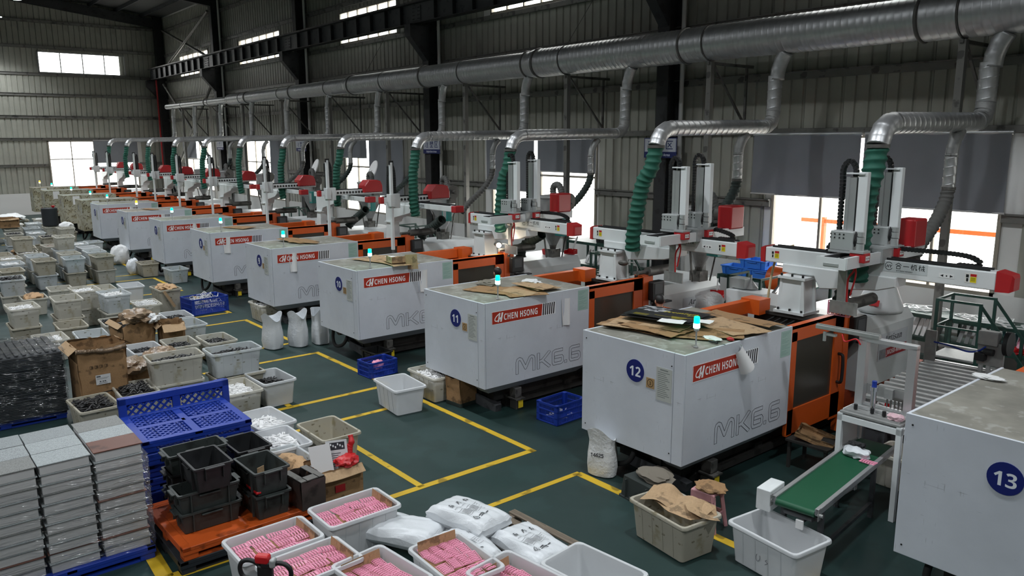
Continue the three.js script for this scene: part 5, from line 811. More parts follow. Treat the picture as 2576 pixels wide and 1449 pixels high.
// straight-sided storage trays with a hand ledge on the short ends
function trayGeo(L, W, H) {
  const a = L / 2, b = W / 2, R = [], f = (o, y, r) => R.push(ring(a - o, b - o, r, y, 2));
  f(0.05, 0.012, 0.02); f(0.03, H * 0.6, 0.022); f(0.024, H, 0.022); f(0.0, H, 0.02); f(0.0, H - 0.022, 0.02); f(0.02, H - 0.024, 0.02); f(0.024, H * 0.6, 0.02); f(0.042, 0, 0.02);
  const ex = []; for (const s of [-1, 1]) { ex.push(rbox(0.05, 0.018, W * 0.5, s * (a + 0.012), H - 0.012, 0, 0.006, 1), rbox(0.03, H * 0.5, 0.014, s * (a - 0.008), H * 0.7, W * 0.22, 0.003, 1), rbox(0.03, H * 0.5, 0.014, s * (a - 0.008), H * 0.7, -W * 0.22, 0.003, 1)); for (const x of [-0.3, 0.3]) ex.push(rbox(0.014, H * 0.85, 0.03, x * L, H * 0.5, s * (b - 0.014), 0.003, 1)); ex.push(rbox(L * 0.34, 0.02, 0.03, 0, H - 0.05, s * (b - 0.006), 0.006, 1)); }
  return [uvBox(crease(loft(R), 0.6)), join(ex)];
}
const tray1 = trayGeo(0.6, 0.42, 0.28), tray2 = trayGeo(0.66, 0.36, 0.23);
function tray(label, pos, turn, mat, geo = tray1) { const t = thing('storage_tray', label, 'tray', pos, turn, 'dark trays on the orange pallet'); mesh('shell', geo[0], mat, t); mesh('ledges', geo[1], mat, t); return t; }
const PB = 0.302;
tray('dark grey tray lowest under the front pair', [-8.28, PB, -2.47], PI / 2, M.trayGrey, tray2); tray('dark grey tray in the middle with a black tray crossing it', [-8.28, PB + 0.222, -2.46], PI / 2, M.trayGrey, tray2); tray('black tray on top of the front stack holding a blue sponge wrap', [-8.32, PB + 0.45, -2.5], 0, M.trayBlack);
tray('grey tray lowest in the stack beside the printed carton', [-8.2, PB, -3.08], 0, M.trayGrey); tray('grey tray holding cardboard and toothed clips', [-8.22, PB + 0.27, -3.08], 0.03, M.trayGrey);
tray('greenish grey tray at the bottom behind the front stack', [-8.86, PB, -2.55], PI / 2, M.trayGrey, tray2); tray('black tray second in the rear stack', [-8.86, PB + 0.222, -2.55], PI / 2, M.trayBlack, tray2); tray('long greenish tray on the rear stack with a blue rag', [-8.86, PB + 0.445, -2.55], PI / 2, M.trayGrey, tray2);
tray('grey tray beneath the deep black tray', [-8.9, PB, -3.16], 0, M.trayGrey); tray('deep black tray holding a bag of blue and white clips', [-8.92, PB + 0.27, -3.17], 0.02, M.trayBlack);
// small goods lying in the trays
const pouchTex = (a, b) => new THREE.MeshStandardMaterial({ map: tex(128, 0.14, (u, v) => { const k = fbm(u, v, 9, 3, 201); return k > 0.52 ? a : b; }), roughness: 0.35 });
const pouch = (label, pos, turn, mat, sx = 0.14, sz = 0.07) => { const g = new THREE.SphereGeometry(1, 18, 10), p = g.attributes.position; for (let i = 0; i < p.count; i++) { const n = 1 + 0.2 * (vnoise(p.getX(i) * 4 + 9, p.getZ(i) * 4 + p.getY(i) * 3 + 9, 64, 5) - 0.5); p.setXYZ(i, p.getX(i) * sx * n, p.getY(i) * 0.035 * n, p.getZ(i) * sz * n); } g.computeVertexNormals(); const m = mesh('clip_pouch', uvBox(flat(g)), mat); m.position.set(...pos); m.rotation.y = turn; return tag(m, label, 'pouch'); };
pouch('clear pouch of blue and white clips in the deep black tray', [-8.9, PB + 0.33, -3.15], 0.3, pouchTex([0.12, 0.28, 0.62], [0.78, 0.86, 0.9])); pouch('bright blue wrapped sponge in the front black tray', [-8.27, PB + 0.51, -2.5], 0.5, new THREE.MeshStandardMaterial({ color: rgb(0.01, 0.14, 0.42), roughness: 0.3 }), 0.12, 0.06); pouch('crumpled white wrapper beside the blue sponge in the front tray', [-8.42, PB + 0.5, -2.46], 0.2, M.bag, 0.12, 0.08); pouch('teal rag lying in the long greenish tray', [-8.9, PB + 0.5, -2.42], 1.4, M.teal, 0.09, 0.06);
pouch('pale blue strip of toothed clips in the grey tray', [-8.2, PB + 0.33, -3.16], 0.9, pouchTex([0.45, 0.68, 0.75], [0.75, 0.85, 0.88]), 0.12, 0.04);
{ const c = mesh('card_piece', join([box(0.3, 0.006, 0.24, 0, 0, 0), box(0.006, 0.14, 0.1, -0.12, 0.07, -0.08, 0, 0.4)]), M.cardLight); c.position.set(-8.24, PB + 0.29, -3.04); tag(c, 'torn brown card lying in the grey tray', 'card'); const r = mesh('red_strip', rbox(0.3, 0.03, 0.06, -8.1, PB + 0.31, -2.93, 0.01, 1), M.red); tag(r, 'red plastic strip along the edge of the grey tray', 'strip'); }
// cartons
function carton(label, pos, turn, [w, h, d], mat, { flaps = [0.5, 0.4, 0.6, 0.3], lean = 0, open = true, ragged = 0.02 } = {}) {
  const t = thing('carton', label, 'carton', pos, turn), th = 0.008; t.rotation.z = lean;
  const wall = (W, axis) => { const g = new THREE.PlaneGeometry(W, h, 12, 8), p = g.attributes.position; for (let i = 0; i < p.count; i++) { const y = p.getY(i) / h + 0.5, x = p.getX(i); p.setZ(i, 0.02 * Math.sin(x * 5 + pos[0] * 3) * y + ragged * (vnoise(x * 9 + 4, y * 7 + pos[2] * 5 + 40, 64, 3) - 0.5) * y * 2); if (y > 0.99) p.setY(i, p.getY(i) - ragged * 1.6 * vnoise(x * 14 + 30, pos[0] + 60, 64, 8)); } g.computeVertexNormals(); const b = g.clone().translate(0, 0, -th); const ix = b.index.array; for (let i = 0; i < ix.length; i += 3) { const k = ix[i]; ix[i] = ix[i + 1]; ix[i + 1] = k; } b.computeVertexNormals(); return [flat(g), flat(b)]; };
  const G4 = []; for (const [W, ry, x, z] of [[w, 0, 0, d / 2], [w, PI, 0, -d / 2], [d, PI / 2, w / 2, 0], [d, -PI / 2, -w / 2, 0]]) for (const g of wall(W)) G4.push(g.rotateY(ry).translate(x, h / 2, z));
  G4.push(flat(box(w - 0.01, 0.01, d - 0.01, 0, 0.006, 0))); mesh('shell', join(G4), mat, t);
  if (open) [[w, 0, 0, d / 2], [w, PI, 0, -d / 2], [d, PI / 2, w / 2, 0], [d, -PI / 2, -w / 2, 0]].forEach(([W, ry, x, z], i) => { const f = flaps[i]; if (!f) return; const g = new THREE.PlaneGeometry(W * 0.96, Math.abs(f), 6, 3), p = g.attributes.position; for (let k = 0; k < p.count; k++) p.setZ(k, 0.02 * Math.sin(p.getX(k) * 6 + i)); g.translate(0, Math.abs(f) / 2, 0); g.rotateX(f > 0 ? 2.2 : -0.9); g.computeVertexNormals(); const b = g.clone().translate(0, -0.004, 0); { const ix = b.index.array; for (let q = 0; q < ix.length; q += 3) { const k = ix[q]; ix[q] = ix[q + 1]; ix[q + 1] = k; } b.computeVertexNormals(); } mesh('flap', join([g.rotateY(ry).translate(x, h - 0.012, z), b.rotateY(ry).translate(x, h - 0.012, z)]), M.cardLight, t); });
  return t;
}
{
  const c = carton('tall worn brown carton with ragged open top and a white shipping label', [-13.98, 0, -2.62], 0.04, [0.62, 1.2, 0.72], M.card, { flaps: [0.16, 0.14, 0, 0.2], ragged: 0.035 });
  const lt = decal(canvasTex(192, 140, (g) => { g.fillStyle = '#c9cacb'; g.fillRect(0, 0, 192, 140); g.fillStyle = '#55585c'; g.fillRect(10, 12, 54, 22); for (let y = 44; y < 70; y += 9) g.fillRect(12, y, 160 - (y % 4) * 14, 3); g.font = 'bold 22px sans-serif'; g.fillRect(46, 88, 22, 18); g.fillRect(82, 88, 20, 18); g.fillRect(108, 88, 22, 18); for (let i = 0; i < 6; i++) g.fillRect(40 + i * 18, 116, 12, 12); }), 0.7);
  const l = mesh('shipping_label', plate(0.22, 0.16, 0.003), lt, c); l.rotation.y = PI / 2; l.position.set(0.335, 0.62, 0.02);
  const pt = new THREE.MeshStandardMaterial({ map: canvasTex(256, 64, (g) => { g.clearRect(0, 0, 256, 64); g.strokeStyle = '#3a2a18'; g.lineWidth = 5; for (let i = 0; i < 4; i++) { const x = 10 + i * 62; g.strokeRect(x, 12, 20, 40); g.beginPath(); g.moveTo(x + 26, 10); g.lineTo(x + 26, 54); g.moveTo(x + 20, 24); g.lineTo(x + 44, 24); g.moveTo(x + 20, 40); g.lineTo(x + 44, 40); g.moveTo(x + 36, 10); g.lineTo(x + 36, 54); g.stroke(); } }), transparent: true, roughness: 0.8 });
  const pr = mesh('box_print', new THREE.PlaneGeometry(0.3, 0.075), pt, c); pr.rotation.y = PI / 2; pr.position.set(0.338, 0.84, 0.06);
  const tp = mesh('torn_tape', uvBox(flat(sweep(curveOf([[0.32, 1.13, 0.38], [0.35, 1.11, 0.1], [0.34, 1.09, -0.1], [0.36, 1.12, -0.36]]), (u) => 0.028 + 0.018 * vnoise(u * 24 + 3, 5, 64, 4), 40, 8))), M.brownFilm, c);
  mesh('dark_gap', uvBox(flat(box(0.01, 0.012, 0.46, 0.318, 0.4, 0.05, 0.04))), M.blackRubber, c);
}
carton('torn brown carton holding dark folded parts among the bins', [-17.3, 0, -3.95], 0.1, [0.72, 0.78, 0.62], M.card, { flaps: [0.12, 0.2, -0.1, 0.18], ragged: 0.06 }); carton('brown carton with one raised flap leaning beside the torn one', [-16.95, 0, -4.62], -0.1, [0.55, 0.72, 0.45], M.card, { flaps: [0.14, 0, 0.22, 0.1], ragged: 0.03 });
{ const g = heapGeo(0.55, 0.6, 8, 0.12).scale(0.76, 1.15, 0.98), m = mesh('folded_parts', g, M.blackPart); m.position.set(-17.3, 0.01, -3.95); m.userData.kind = 'stuff'; tag(m, 'dark folded plastic sheets filling the torn carton', 'parts'); }
function crumple(name, label, cat, pos, sx, sy, sz, mat, s, amp = 0.35) { const g = new THREE.IcosahedronGeometry(1, 4), p = g.attributes.position; for (let i = 0; i < p.count; i++) { const v = V(p.getX(i), p.getY(i), p.getZ(i)), n = 1 + amp * (vnoise(v.x * 3 + 20, v.y * 3 + v.z * 2 + 20, 64, s) - 0.5) + amp * 0.6 * (vnoise(v.x * 8 + 20, v.z * 8 - v.y * 6 + 40, 64, s + 1) - 0.5); p.setXYZ(i, v.x * n * sx, (Math.sign(v.y) * Math.pow(Math.abs(v.y), 0.8) * n) * sy, v.z * n * sz); } const y0 = -sy * 0.75; for (let i = 0; i < p.count; i++) p.setY(i, Math.max(y0, p.getY(i)) - y0); const m = mesh(name, uvBox(crease(g, 0.9)), mat); m.position.set(...pos); return tag(m, label, cat); }
crumple('packing_scrap', 'wad of torn brown tape and bubble wrap over the torn carton', 'scrap', [-17.15, 0.74, -4.05], 0.34, 0.14, 0.3, M.brownFilm, 11, 0.7); crumple('packing_scrap', 'whitish bubble wrap spilling over the edge of the torn carton', 'scrap', [-17.02, 0.72, -4.28], 0.26, 0.1, 0.12, M.bagMatte, 14, 0.8);
{ carton('low crumpled brown carton wound in tape among the black-part bins', [-14.3, 0, -3.15], 0.05, [0.58, 0.62, 0.62], M.card, { open: false, ragged: 0.05 }); crumple('packing_scrap', 'crumpled brown tape film covering the low carton', 'scrap', [-14.22, 0.52, -3.15], 0.36, 0.13, 0.36, M.brownFilm, 17, 0.4); crumple('packing_scrap', 'brown paper wad between the low carton and the stained bin', 'scrap', [-14.5, 0.5, -3.72], 0.22, 0.16, 0.26, M.brownFilm, 19, 0.6); }
{ // carton with the leaning printed board and a red bag
  const c = carton('worn brown carton with a folded rim and a red printed block', [-8.42, 0, -4.05], 0.0, [0.44, 0.52, 0.56], M.card, { flaps: [0, 0, 0.13, 0.06], ragged: 0.02 });
  mesh('red_print', uvBox(flat(box(0.004, 0.09, 0.13, 0.228, 0.26, 0.03))), M.robotRed, c);
  const pt = decal(canvasTex(192, 256, (g) => { g.fillStyle = '#c8cacc'; g.fillRect(0, 0, 192, 256); g.fillStyle = '#26262e'; g.fillRect(30, 18, 140, 66); g.fillStyle = '#d8dadc'; for (let i = 0; i < 6; i++) g.fillRect(40 + i * 21, 26 + (i % 3) * 12, 12, 18); g.fillStyle = '#4b4e58'; for (let y = 110; y < 230; y += 18) g.fillRect(30, y, 70 + (y % 40), 7); }));
  const b1 = mesh('printed_board', plate(0.26, 0.36, 0.012), pt); b1.position.set(-8.4, 0.6, -4.1); b1.rotation.set(-0.5, 0.9, 0.5); tag(b1, 'white printed blister card leaning out of the worn carton', 'card');
  const b2 = mesh('white_board', uvBox(flat(box(0.26, 0.4, 0.012, 0, 0, 0))), M.paper); b2.position.set(-8.42, 0.56, -3.9); b2.rotation.set(-0.4, 0.9, 0.5); tag(b2, 'plain pale board leaning against the carton rim', 'board');
  crumple('plastic_bag', 'bright red plastic bag stuffed in the worn carton', 'bag', [-8.3, 0.5, -4.16], 0.14, 0.07, 0.13, M.red, 23, 0.5); const k = mesh('plastic_bag', sweep(curveOf([[0, 0, 0], [-0.03, 0.09, -0.02], [-0.02, 0.17, -0.05], [-0.06, 0.24, -0.06]]), (u) => 0.045 - 0.02 * u + 0.012 * vnoise(u * 20, 3, 64, 2), 24, 10), M.red); k.position.set(-8.36, 0.56, -4.24); tag(k, 'twisted neck of the red plastic bag', 'bag');
}
{ const c = carton('dark printed carton with cut openings on the orange pallet', [-8.05, PB, -3.5], 0.1, [0.4, 0.34, 0.3], G('darkCarton', () => new THREE.MeshStandardMaterial({ color: rgb(0.06, 0.045, 0.04), roughness: 0.45, map: T.grime })), { open: false, ragged: 0.01 }); mesh('lid', join([box(0.4, 0.01, 0.08, 0, 0.34, 0.11), box(0.4, 0.01, 0.08, 0, 0.34, -0.11), box(0.12, 0.01, 0.16, 0.14, 0.34, 0)]), M.oldMetal, c); }
crumple('kraft_paper', 'crumpled brown paper lying in the lined bin by the carton', 'paper', [-9.02, 0.26, -3.75], 0.3, 0.12, 0.18, M.kraft, 27, 0.35);
{ // brown paper sheets folded over the stained bin before machine twelve
  const sheet = (w, d, x, y, z, r, a, s) => { const g = new THREE.PlaneGeometry(w, d, 10, 10).rotateX(-PI / 2), p = g.attributes.position; for (let i = 0; i < p.count; i++) p.setY(i, a * (vnoise(p.getX(i) * 5 + 9, p.getZ(i) * 5 + 9, 64, s) - 0.5) + 0.04 * Math.sin(p.getX(i) * 6 + s) - 0.25 * Math.max(0, Math.hypot(p.getX(i), p.getZ(i)) - 0.3)); g.computeVertexNormals(); const b = g.clone().translate(0, -0.003, 0), ix = b.index.array; for (let q = 0; q < ix.length; q += 3) { const k = ix[q]; ix[q] = ix[q + 1]; ix[q + 1] = k; } b.computeVertexNormals(); const m = mesh('kraft_paper', join([g, b]), M.cardLight); m.position.set(x, y, z); m.rotation.set(0.1, r, -0.12); return m; };
  tag(sheet(0.62, 0.36, -4.98, 0.5, -6.47, -0.1, 0.12, 31), 'large creased sheet of brown paper over the stained bin', 'paper'); tag(sheet(0.4, 0.4, -5.25, 0.46, -6.5, 0.3, 0.1, 33), 'smaller brown sheet standing up at the far end of the stained bin', 'paper'); tag(sheet(0.34, 0.3, -4.72, 0.54, -6.5, 0.8, 0.14, 35), 'folded brown paper bundle over the rim of the stained bin', 'paper');
}
// tiles in shrink wrap: packs of one pale body with a speckled lip
{
  const tileMat = [rgb(0.42, 0.46, 0.47), rgb(0.52, 0.57, 0.58), rgb(0.33, 0.34, 0.33), rgb(0.46, 0.50, 0.51)].map((c, i) => new THREE.MeshStandardMaterial({ color: c, roughness: 0.55, map: again(T.speckle, 0.5 + 0.1 * i), name: 'tile_' + i })), brown = new THREE.MeshStandardMaterial({ color: rgb(0.16, 0.065, 0.045), roughness: 0.45, map: T.grime }), body = new THREE.MeshStandardMaterial({ color: rgb(0.55, 0.55, 0.55), roughness: 0.7, map: T.soft });
  const W = 0.475, D = 0.36, H = 0.105, packBody = uvBox(flat(rbox(D - 0.02, H - 0.016, W - 0.04, 0, (H - 0.016) / 2, 0, 0.004, 1))), lip = uvBox(flat(rbox(D, 0.014, W - 0.006, 0, H - 0.008, 0, 0.005, 1)));
  const proto = (m) => { const g = new THREE.Group(); mesh('pack_body', packBody, body, g); mesh('tile', lip, m, g); return g; };
  const protos = [...tileMat, brown].map(proto), cols = ['first', 'second', 'third', 'fourth'], rowsW = ['front', 'middle', 'rear'];
  const add = (i, j, k, v, label) => { const r = protos[v].clone(); r.name = numbered('tile_pack'); scene.add(r); r.position.set(-8.64 - i * 0.37 + (hash(i, j * 3 + k, 9) - 0.5) * 0.018, 0.152 + k * H, -1.69 + j * 0.487 + (hash(j, k, 12) - 0.5) * 0.016); r.rotation.y = (hash(k, i + j, 15) - 0.5) * 0.03; tag(r, label, 'tiles', 'tile packs in the wrapped stack'); };
  for (let j = 0; j < 4; j++) for (let k = 0; k < 11; k++) add(0, j, k, k === 10 ? [4, 1, 2, 0][j] : k === 1 || (k === 5 && j === 0) ? 4 : (j * 5 + k * 3) % 4, k === 10 ? `${['brown-topped', 'pale grey', 'dark speckled', 'mid grey'][j]} tile pack on top of the front row of the wrapped stack` : `pack of speckled tiles inside the ${cols[j]} column of the wrapped stack`);
  for (let i = 1; i < 3; i++) for (let j = 0; j < 4; j++) { const c = mesh('tile_pack', uvBox(flat(box(D - 0.02, 10 * H, W - 0.04, -8.64 - i * 0.37, 0.152 + 5 * H, -1.69 + j * 0.487))), body); c.userData.kind = 'stuff'; tag(c, `hidden ${cols[j]} column of tile packs in the ${rowsW[i]} row`, 'tiles'); add(i, j, 10, [[1, 1, 3, 2], [2, 0, 0, 3]][i - 1][j], `${i === 2 && j === 0 ? 'coarse dark speckled' : 'pale grey speckled'} tile pack topping the ${cols[j]} column of the ${rowsW[i]} row`); }
  // stretch film: a clear skin with pulled wrinkles
  M.film = new THREE.MeshPhysicalMaterial({ color: rgb(0.97, 0.97, 0.97), roughness: 0.16, transmission: 1, thickness: 0, specularIntensity: 1, bumpMap: T.film, bumpScale: 0.012, name: 'stretch_film' });
  const film = (w, h, nx, ny, s, slope) => { const g = new THREE.PlaneGeometry(w, h, nx, ny), p = g.attributes.position; for (let i = 0; i < p.count; i++) { const x = p.getX(i), y = p.getY(i); p.setZ(i, 0.012 * Math.abs(vnoise(x * 1.6 + 20, (y + x * slope) * 26 + 60, 128, s) - 0.5) + 0.014 * (vnoise(x * 3 + 30, (y - x * slope * 0.6) * 40 + 90, 256, s + 2) - 0.5)); } g.computeVertexNormals(); return g; };
  const t = thing('stretch_film', 'clear stretch film wrapped in glossy wrinkles round the tile stack', 'film', [0, 0, 0]);
  const f1 = mesh('front_sheet', film(2.0, 1.06, 60, 110, 41, 0.22), M.film, t); f1.rotation.y = PI / 2; f1.position.set(-8.43, 0.66, -0.95); const f2 = mesh('end_sheet', film(1.15, 1.06, 30, 90, 47, 0.2), M.film, t); f2.rotation.y = PI; f2.position.set(-9.0, 0.66, -1.955);
}
{ // black nested trays wrapped in film
  const t = thing('wrapped_tray_stack', 'tall stack of black plastic trays bound in shiny stretch film', 'stack', [-14.53, 0.142, -1.3]); const H = 1.0;
  for (let k = 0; k < 40; k++) mesh('black_tray', G('btr', () => join([rbox(1.28, 0.02, 1.62, 0, 0.01, 0, 0.008, 1), box(1.24, 0.006, 1.58, 0, 0.022, 0)])), M.palletBlack, t).position.set((hash(k, 1, 3) - 0.5) * 0.02, k * 0.0247, (hash(k, 2, 3) - 0.5) * 0.02);
  mesh('top_cells', join(Array.from({ length: 15 }, (_, i) => rbox(1.2, 0.012, 0.05, 0, H + 0.004, -0.72 + i * 0.104, 0.005, 1))), M.palletBlack, t);
  const skin = (w, h, nx, ny, s) => { const g = new THREE.PlaneGeometry(w, h, nx, ny), p = g.attributes.position; for (let i = 0; i < p.count; i++) { const x = p.getX(i), y = p.getY(i); p.setZ(i, 0.02 * (vnoise(x * 2 + 30, (y + 0.25 * x) * 24 + 60, 256, s) - 0.5) + 0.02 * Math.abs(vnoise(x * 5 + 20, y * 7 + 20, 64, s + 3) - 0.5)); } g.computeVertexNormals(); return g; };
  const a = mesh('film_side', skin(1.68, H + 0.06, 40, 90, 53), M.film, t); a.rotation.y = PI / 2; a.position.set(0.665, H / 2, 0); const b = mesh('film_top', skin(1.68, 1.34, 60, 40, 57), M.film, t); b.rotation.set(-PI / 2, 0, PI / 2); b.position.set(0, H + 0.035, 0); const c = mesh('film_end', skin(1.34, H + 0.06, 30, 60, 59), M.film, t); c.rotation.y = PI; c.position.set(0, H / 2, -0.835);
}
// granule sacks
function sackLying(label, pos, turn, tilt, L, W, H, mat, s, print) {
  const nx = 26, nz = 18, g = new THREE.BoxGeometry(L, H, W, nx, 4, nz), p = g.attributes.position;
  for (let i = 0; i < p.count; i++) { const x = p.getX(i) / (L / 2), y = p.getY(i) / (H / 2), z = p.getZ(i) / (W / 2), e = (1 - Math.pow(Math.abs(x), 4)) * (1 - Math.pow(Math.abs(z), 4)), puff = 0.28 + 0.72 * Math.pow(clamp(e), 0.45); const pinch = 1 - 0.07 * (1 - Math.abs(x)) * Math.abs(z); p.setXYZ(i, p.getX(i) * (1 - 0.04 * z * z * (1 - Math.abs(y))), y * (H / 2) * puff + 0.018 * (vnoise(x * 3 + 9, z * 6 + 9, 64, s) - 0.5) * puff + 0.012 * Math.sin((x * 2 + z * 5) * 3 + s) * (1 - Math.abs(z) < 0.4 ? 1 : 0.3) * (y > 0 ? 1 : 0), p.getZ(i) * pinch); }
  g.computeVertexNormals(); const t = thing('granule_sack', label, 'sack', pos, turn, 'white granule sacks'); t.rotation.order = 'YXZ'; t.rotation.z = tilt; mesh('sack_body', uvBox(flat(g)), mat, t);
  if (print) { const q = new THREE.PlaneGeometry(L * 0.8, W * 0.72, 14, 12).rotateX(-PI / 2), r = q.attributes.position; for (let i = 0; i < r.count; i++) { const x = r.getX(i) / (L / 2), z = r.getZ(i) / (W / 2), e = (1 - Math.pow(Math.abs(x), 4)) * (1 - Math.pow(Math.abs(z), 4)), puff = 0.28 + 0.72 * Math.pow(clamp(e), 0.45); r.setY(i, (H / 2) * puff + 0.018 * (vnoise(x * 3 + 9, z * 6 + 9, 64, s) - 0.5) * puff + 0.012 * Math.sin((x * 2 + z * 5) * 3 + s) * 0.9 + 0.006); } q.computeVertexNormals(); const m = mesh('sack_print', q, print, t); }
  return t;
}
const sackPrint = new THREE.MeshStandardMaterial({ map: canvasTex(512, 320, (g) => { g.clearRect(0, 0, 512, 320); g.strokeStyle = g.fillStyle = '#2b2f35'; const cj = (x, y, s, st) => { g.lineWidth = 6; for (const p of st) { g.beginPath(); p.forEach(([a, b], i) => (i ? g.lineTo(x + a * s, y + b * s) : g.moveTo(x + a * s, y + b * s))); g.stroke(); } }; g.save(); g.translate(130, 300); g.rotate(-PI / 2);
  cj(20, 0, 50, [[[0, 0.1], [0.5, 0.1]], [[0.1, 0.1], [0.1, 0.6]], [[0.4, 0.1], [0.4, 0.6]], [[0, 0.6], [0.5, 0.55]], [[0.6, 0.1], [0.95, 0.1], [0.65, 0.55]], [[0.65, 0.2], [1, 0.55]], [[0.1, 0.75], [0.9, 0.75]], [[0.5, 0.65], [0.5, 1]], [[0.2, 0.85], [0.1, 1]], [[0.8, 0.85], [0.95, 1]]]); cj(110, 0, 50, [[[0.1, 0.1], [0.9, 0.1]], [[0.5, 0.1], [0.2, 0.5], [0.8, 0.5]], [[0.8, 0.5], [0.7, 0.95], [0.5, 0.9]], [[0.3, 0.1], [0.1, 0.9]]]); cj(200, 0, 50, [[[0, 0.3], [0.4, 0.3]], [[0.2, 0], [0.2, 1]], [[0.5, 0.2], [1, 0.2]], [[0.6, 0.4], [0.9, 0.4], [0.9, 0.6], [0.6, 0.6], [0.6, 0.4]], [[0.5, 0.8], [1, 0.8]], [[0.7, 0.6], [0.6, 1]], [[0.9, 0.7], [1, 1]]]);
  g.font = '20px sans-serif'; g.fillText('POLYPROPYLENE', 20, 90); for (let i = 0; i < 9; i++) g.fillRect(10, 150 + i * 9, 230 - (i % 3) * 30, 3); g.fillRect(0, 128, 250, 3); g.fillRect(20, 240, 230, 3); g.lineWidth = 6; g.beginPath(); g.arc(40, 320, 26, 0, 7); g.stroke(); g.font = 'bold 34px sans-serif'; g.fillText('E', 28, 333); g.fillRect(80, 306, 120, 12); g.fillRect(80, 326, 90, 8); g.restore(); }), transparent: true, roughness: 0.4 });
sackLying('white printed granule sack lying highest across the wooden pallet', [-6.47, 0.34, -4.68], 0.12, 0.05, 0.86, 0.5, 0.24, M.bag, 3, sackPrint); sackLying('white granule sack under the highest one on the pallet', [-6.45, 0.185, -4.72], 0.06, 0, 0.8, 0.5, 0.15, M.bag, 4); sackLying('white sack with pen figures beside the first pink bin', [-6.86, 0.2, -4.12], 0.5, 0.0, 0.78, 0.5, 0.22, M.bag, 5); sackLying('white printed sack tucked behind the middle pink bin', [-6.05, 0.25, -4.36], -0.1, 0, 0.74, 0.48, 0.22, M.bag, 7, sackPrint); sackLying('white printed sack next to the clean empty bin', [-5.66, 0.26, -4.9], -0.06, 0, 0.78, 0.5, 0.22, M.bag, 9, sackPrint);
function sackStanding(label, pos, turn, h, r, mat, s, open) { // open-topped upright sack
  const rings = [], N = 28; for (const [y, k] of [[0, 0.78], [0.03, 0.95], [0.25, 1.02], [0.5, 0.98], [0.66, 0.9], [0.8, 0.86], [1, 0.98]]) { const ringP = []; for (let i = 0; i < N; i++) { const a = (i / N) * 2 * PI, sq = 1 / Math.pow(Math.pow(Math.abs(Math.cos(a)), 3.2) + Math.pow(Math.abs(Math.sin(a)), 3.2), 1 / 3.2), n = 1 + 0.13 * (vnoise(i * 0.7 + 5, y * 5 + 9, 64, s) - 0.5), fold = y > 0.75 ? 0.12 * Math.sin(a * 3 + s) : 0; ringP.push([Math.cos(a) * r * k * sq * n, h * (y + (y > 0.95 ? 0.1 * Math.sin(a * 2 + s) + fold * 0.4 : 0)), Math.sin(a) * r * k * sq * n * 0.72]); } rings.push(ringP); }
  const inner = []; for (const [y, k] of [[0.99, 0.96], [0.8, 0.83], [0.66, 0.84]]) inner.push(rings[6].map(([x, yy, z]) => [(x / 0.98) * k, y === 0.99 ? yy - 0.004 : h * y, (z / 0.98) * k]));
  const t = thing('granule_sack', label, 'sack', pos, turn, 'upright white sacks'); mesh('sack_body', uvBox(crease(loft([...rings, ...inner]), 0.9)), mat, t); return t;
}
sackStanding('upright open white sack nearest the frame of the three by machine ten', [-15.98, 0, -6.42], 0.2, 0.72, 0.24, M.bag, 61); sackStanding('middle upright white sack with a twisted collar by machine ten', [-15.8, 0, -6.92], 0.4, 0.74, 0.22, M.bag, 67); sackStanding('upright white sack with black print nearest machine ten', [-15.72, 0, -7.4], -0.2, 0.74, 0.24, M.bag, 71);
sackStanding('white sack with handwritten figures tied up under machine twelve', [-6.85, 0, -7.18], 0.3, 0.62, 0.2, M.bagMatte, 73);
{ const m = mesh('pen_figures', new THREE.PlaneGeometry(0.26, 0.1), new THREE.MeshStandardMaterial({ map: canvasTex(256, 96, (g) => { g.clearRect(0, 0, 256, 96); g.strokeStyle = '#34343a'; g.lineWidth = 5; g.font = '64px sans-serif'; g.strokeText('14625', 20, 70); }), transparent: true }), scene.children.find((o) => o.userData.label?.includes('handwritten figures'))); m.position.set(0.02, 0.32, 0.155); m.rotation.y = 0.2; }
crumple('plastic_bag', 'white tied bag slumped beside machine six', 'bag', [-31.2, 0, -6.95], 0.34, 0.4, 0.32, M.bagMatte, 81, 0.3); crumple('plastic_bag', 'small pale bag behind the stained bin of machine seven', 'bag', [-28.4, 0, -6.7], 0.22, 0.3, 0.2, M.bag, 83, 0.3); crumple('plastic_bag', 'grey bag heaped on the bin before the last cream machine', 'bag', [-39.95, 0.42, -6.8], 0.5, 0.26, 0.32, M.bagMatte, 85, 0.35);
crumple('plastic_bag', 'red plastic bag on the back rows of bins', 'bag', [-32.7, 0.46, -4.95], 0.16, 0.14, 0.16, M.red, 87, 0.4); crumple('packing_scrap', 'heap of brown card scraps among the back rows', 'scrap', [-32.6, 0.46, -4.1], 0.4, 0.14, 0.34, M.card, 89, 0.6); crumple('packing_scrap', 'pile of pale torn sheets on the furthest bins', 'scrap', [-41.8, 0.88, -4.9], 0.9, 0.2, 0.6, M.bagMatte, 91, 0.5); carton('flat brown carton on the furthest stack of bins', [-38.6, 0.93, -4.4], 0.1, [0.9, 0.4, 0.7], M.card, { flaps: [0.2, 0.2, 0.1, 0] });
crumple('packing_scrap', 'curled brown film sheets on the bin in the second stacked row', 'scrap', [-23.4, 0.36, -3.05], 0.34, 0.1, 0.22, M.kraft, 93, 0.4); crumple('packing_scrap', 'brown scraps on top of the lone aisle bin', 'scrap', [-21.65, 0.52, -5.85], 0.36, 0.1, 0.22, M.kraft, 95, 0.7); { const f = mesh('card_flap', uvBox(flat(box(0.012, 0.5, 0.07, -21.18, 0.36, -5.8, 0.5))), M.cardLight); tag(f, 'long brown card strip hanging down the lone aisle bin', 'card'); }
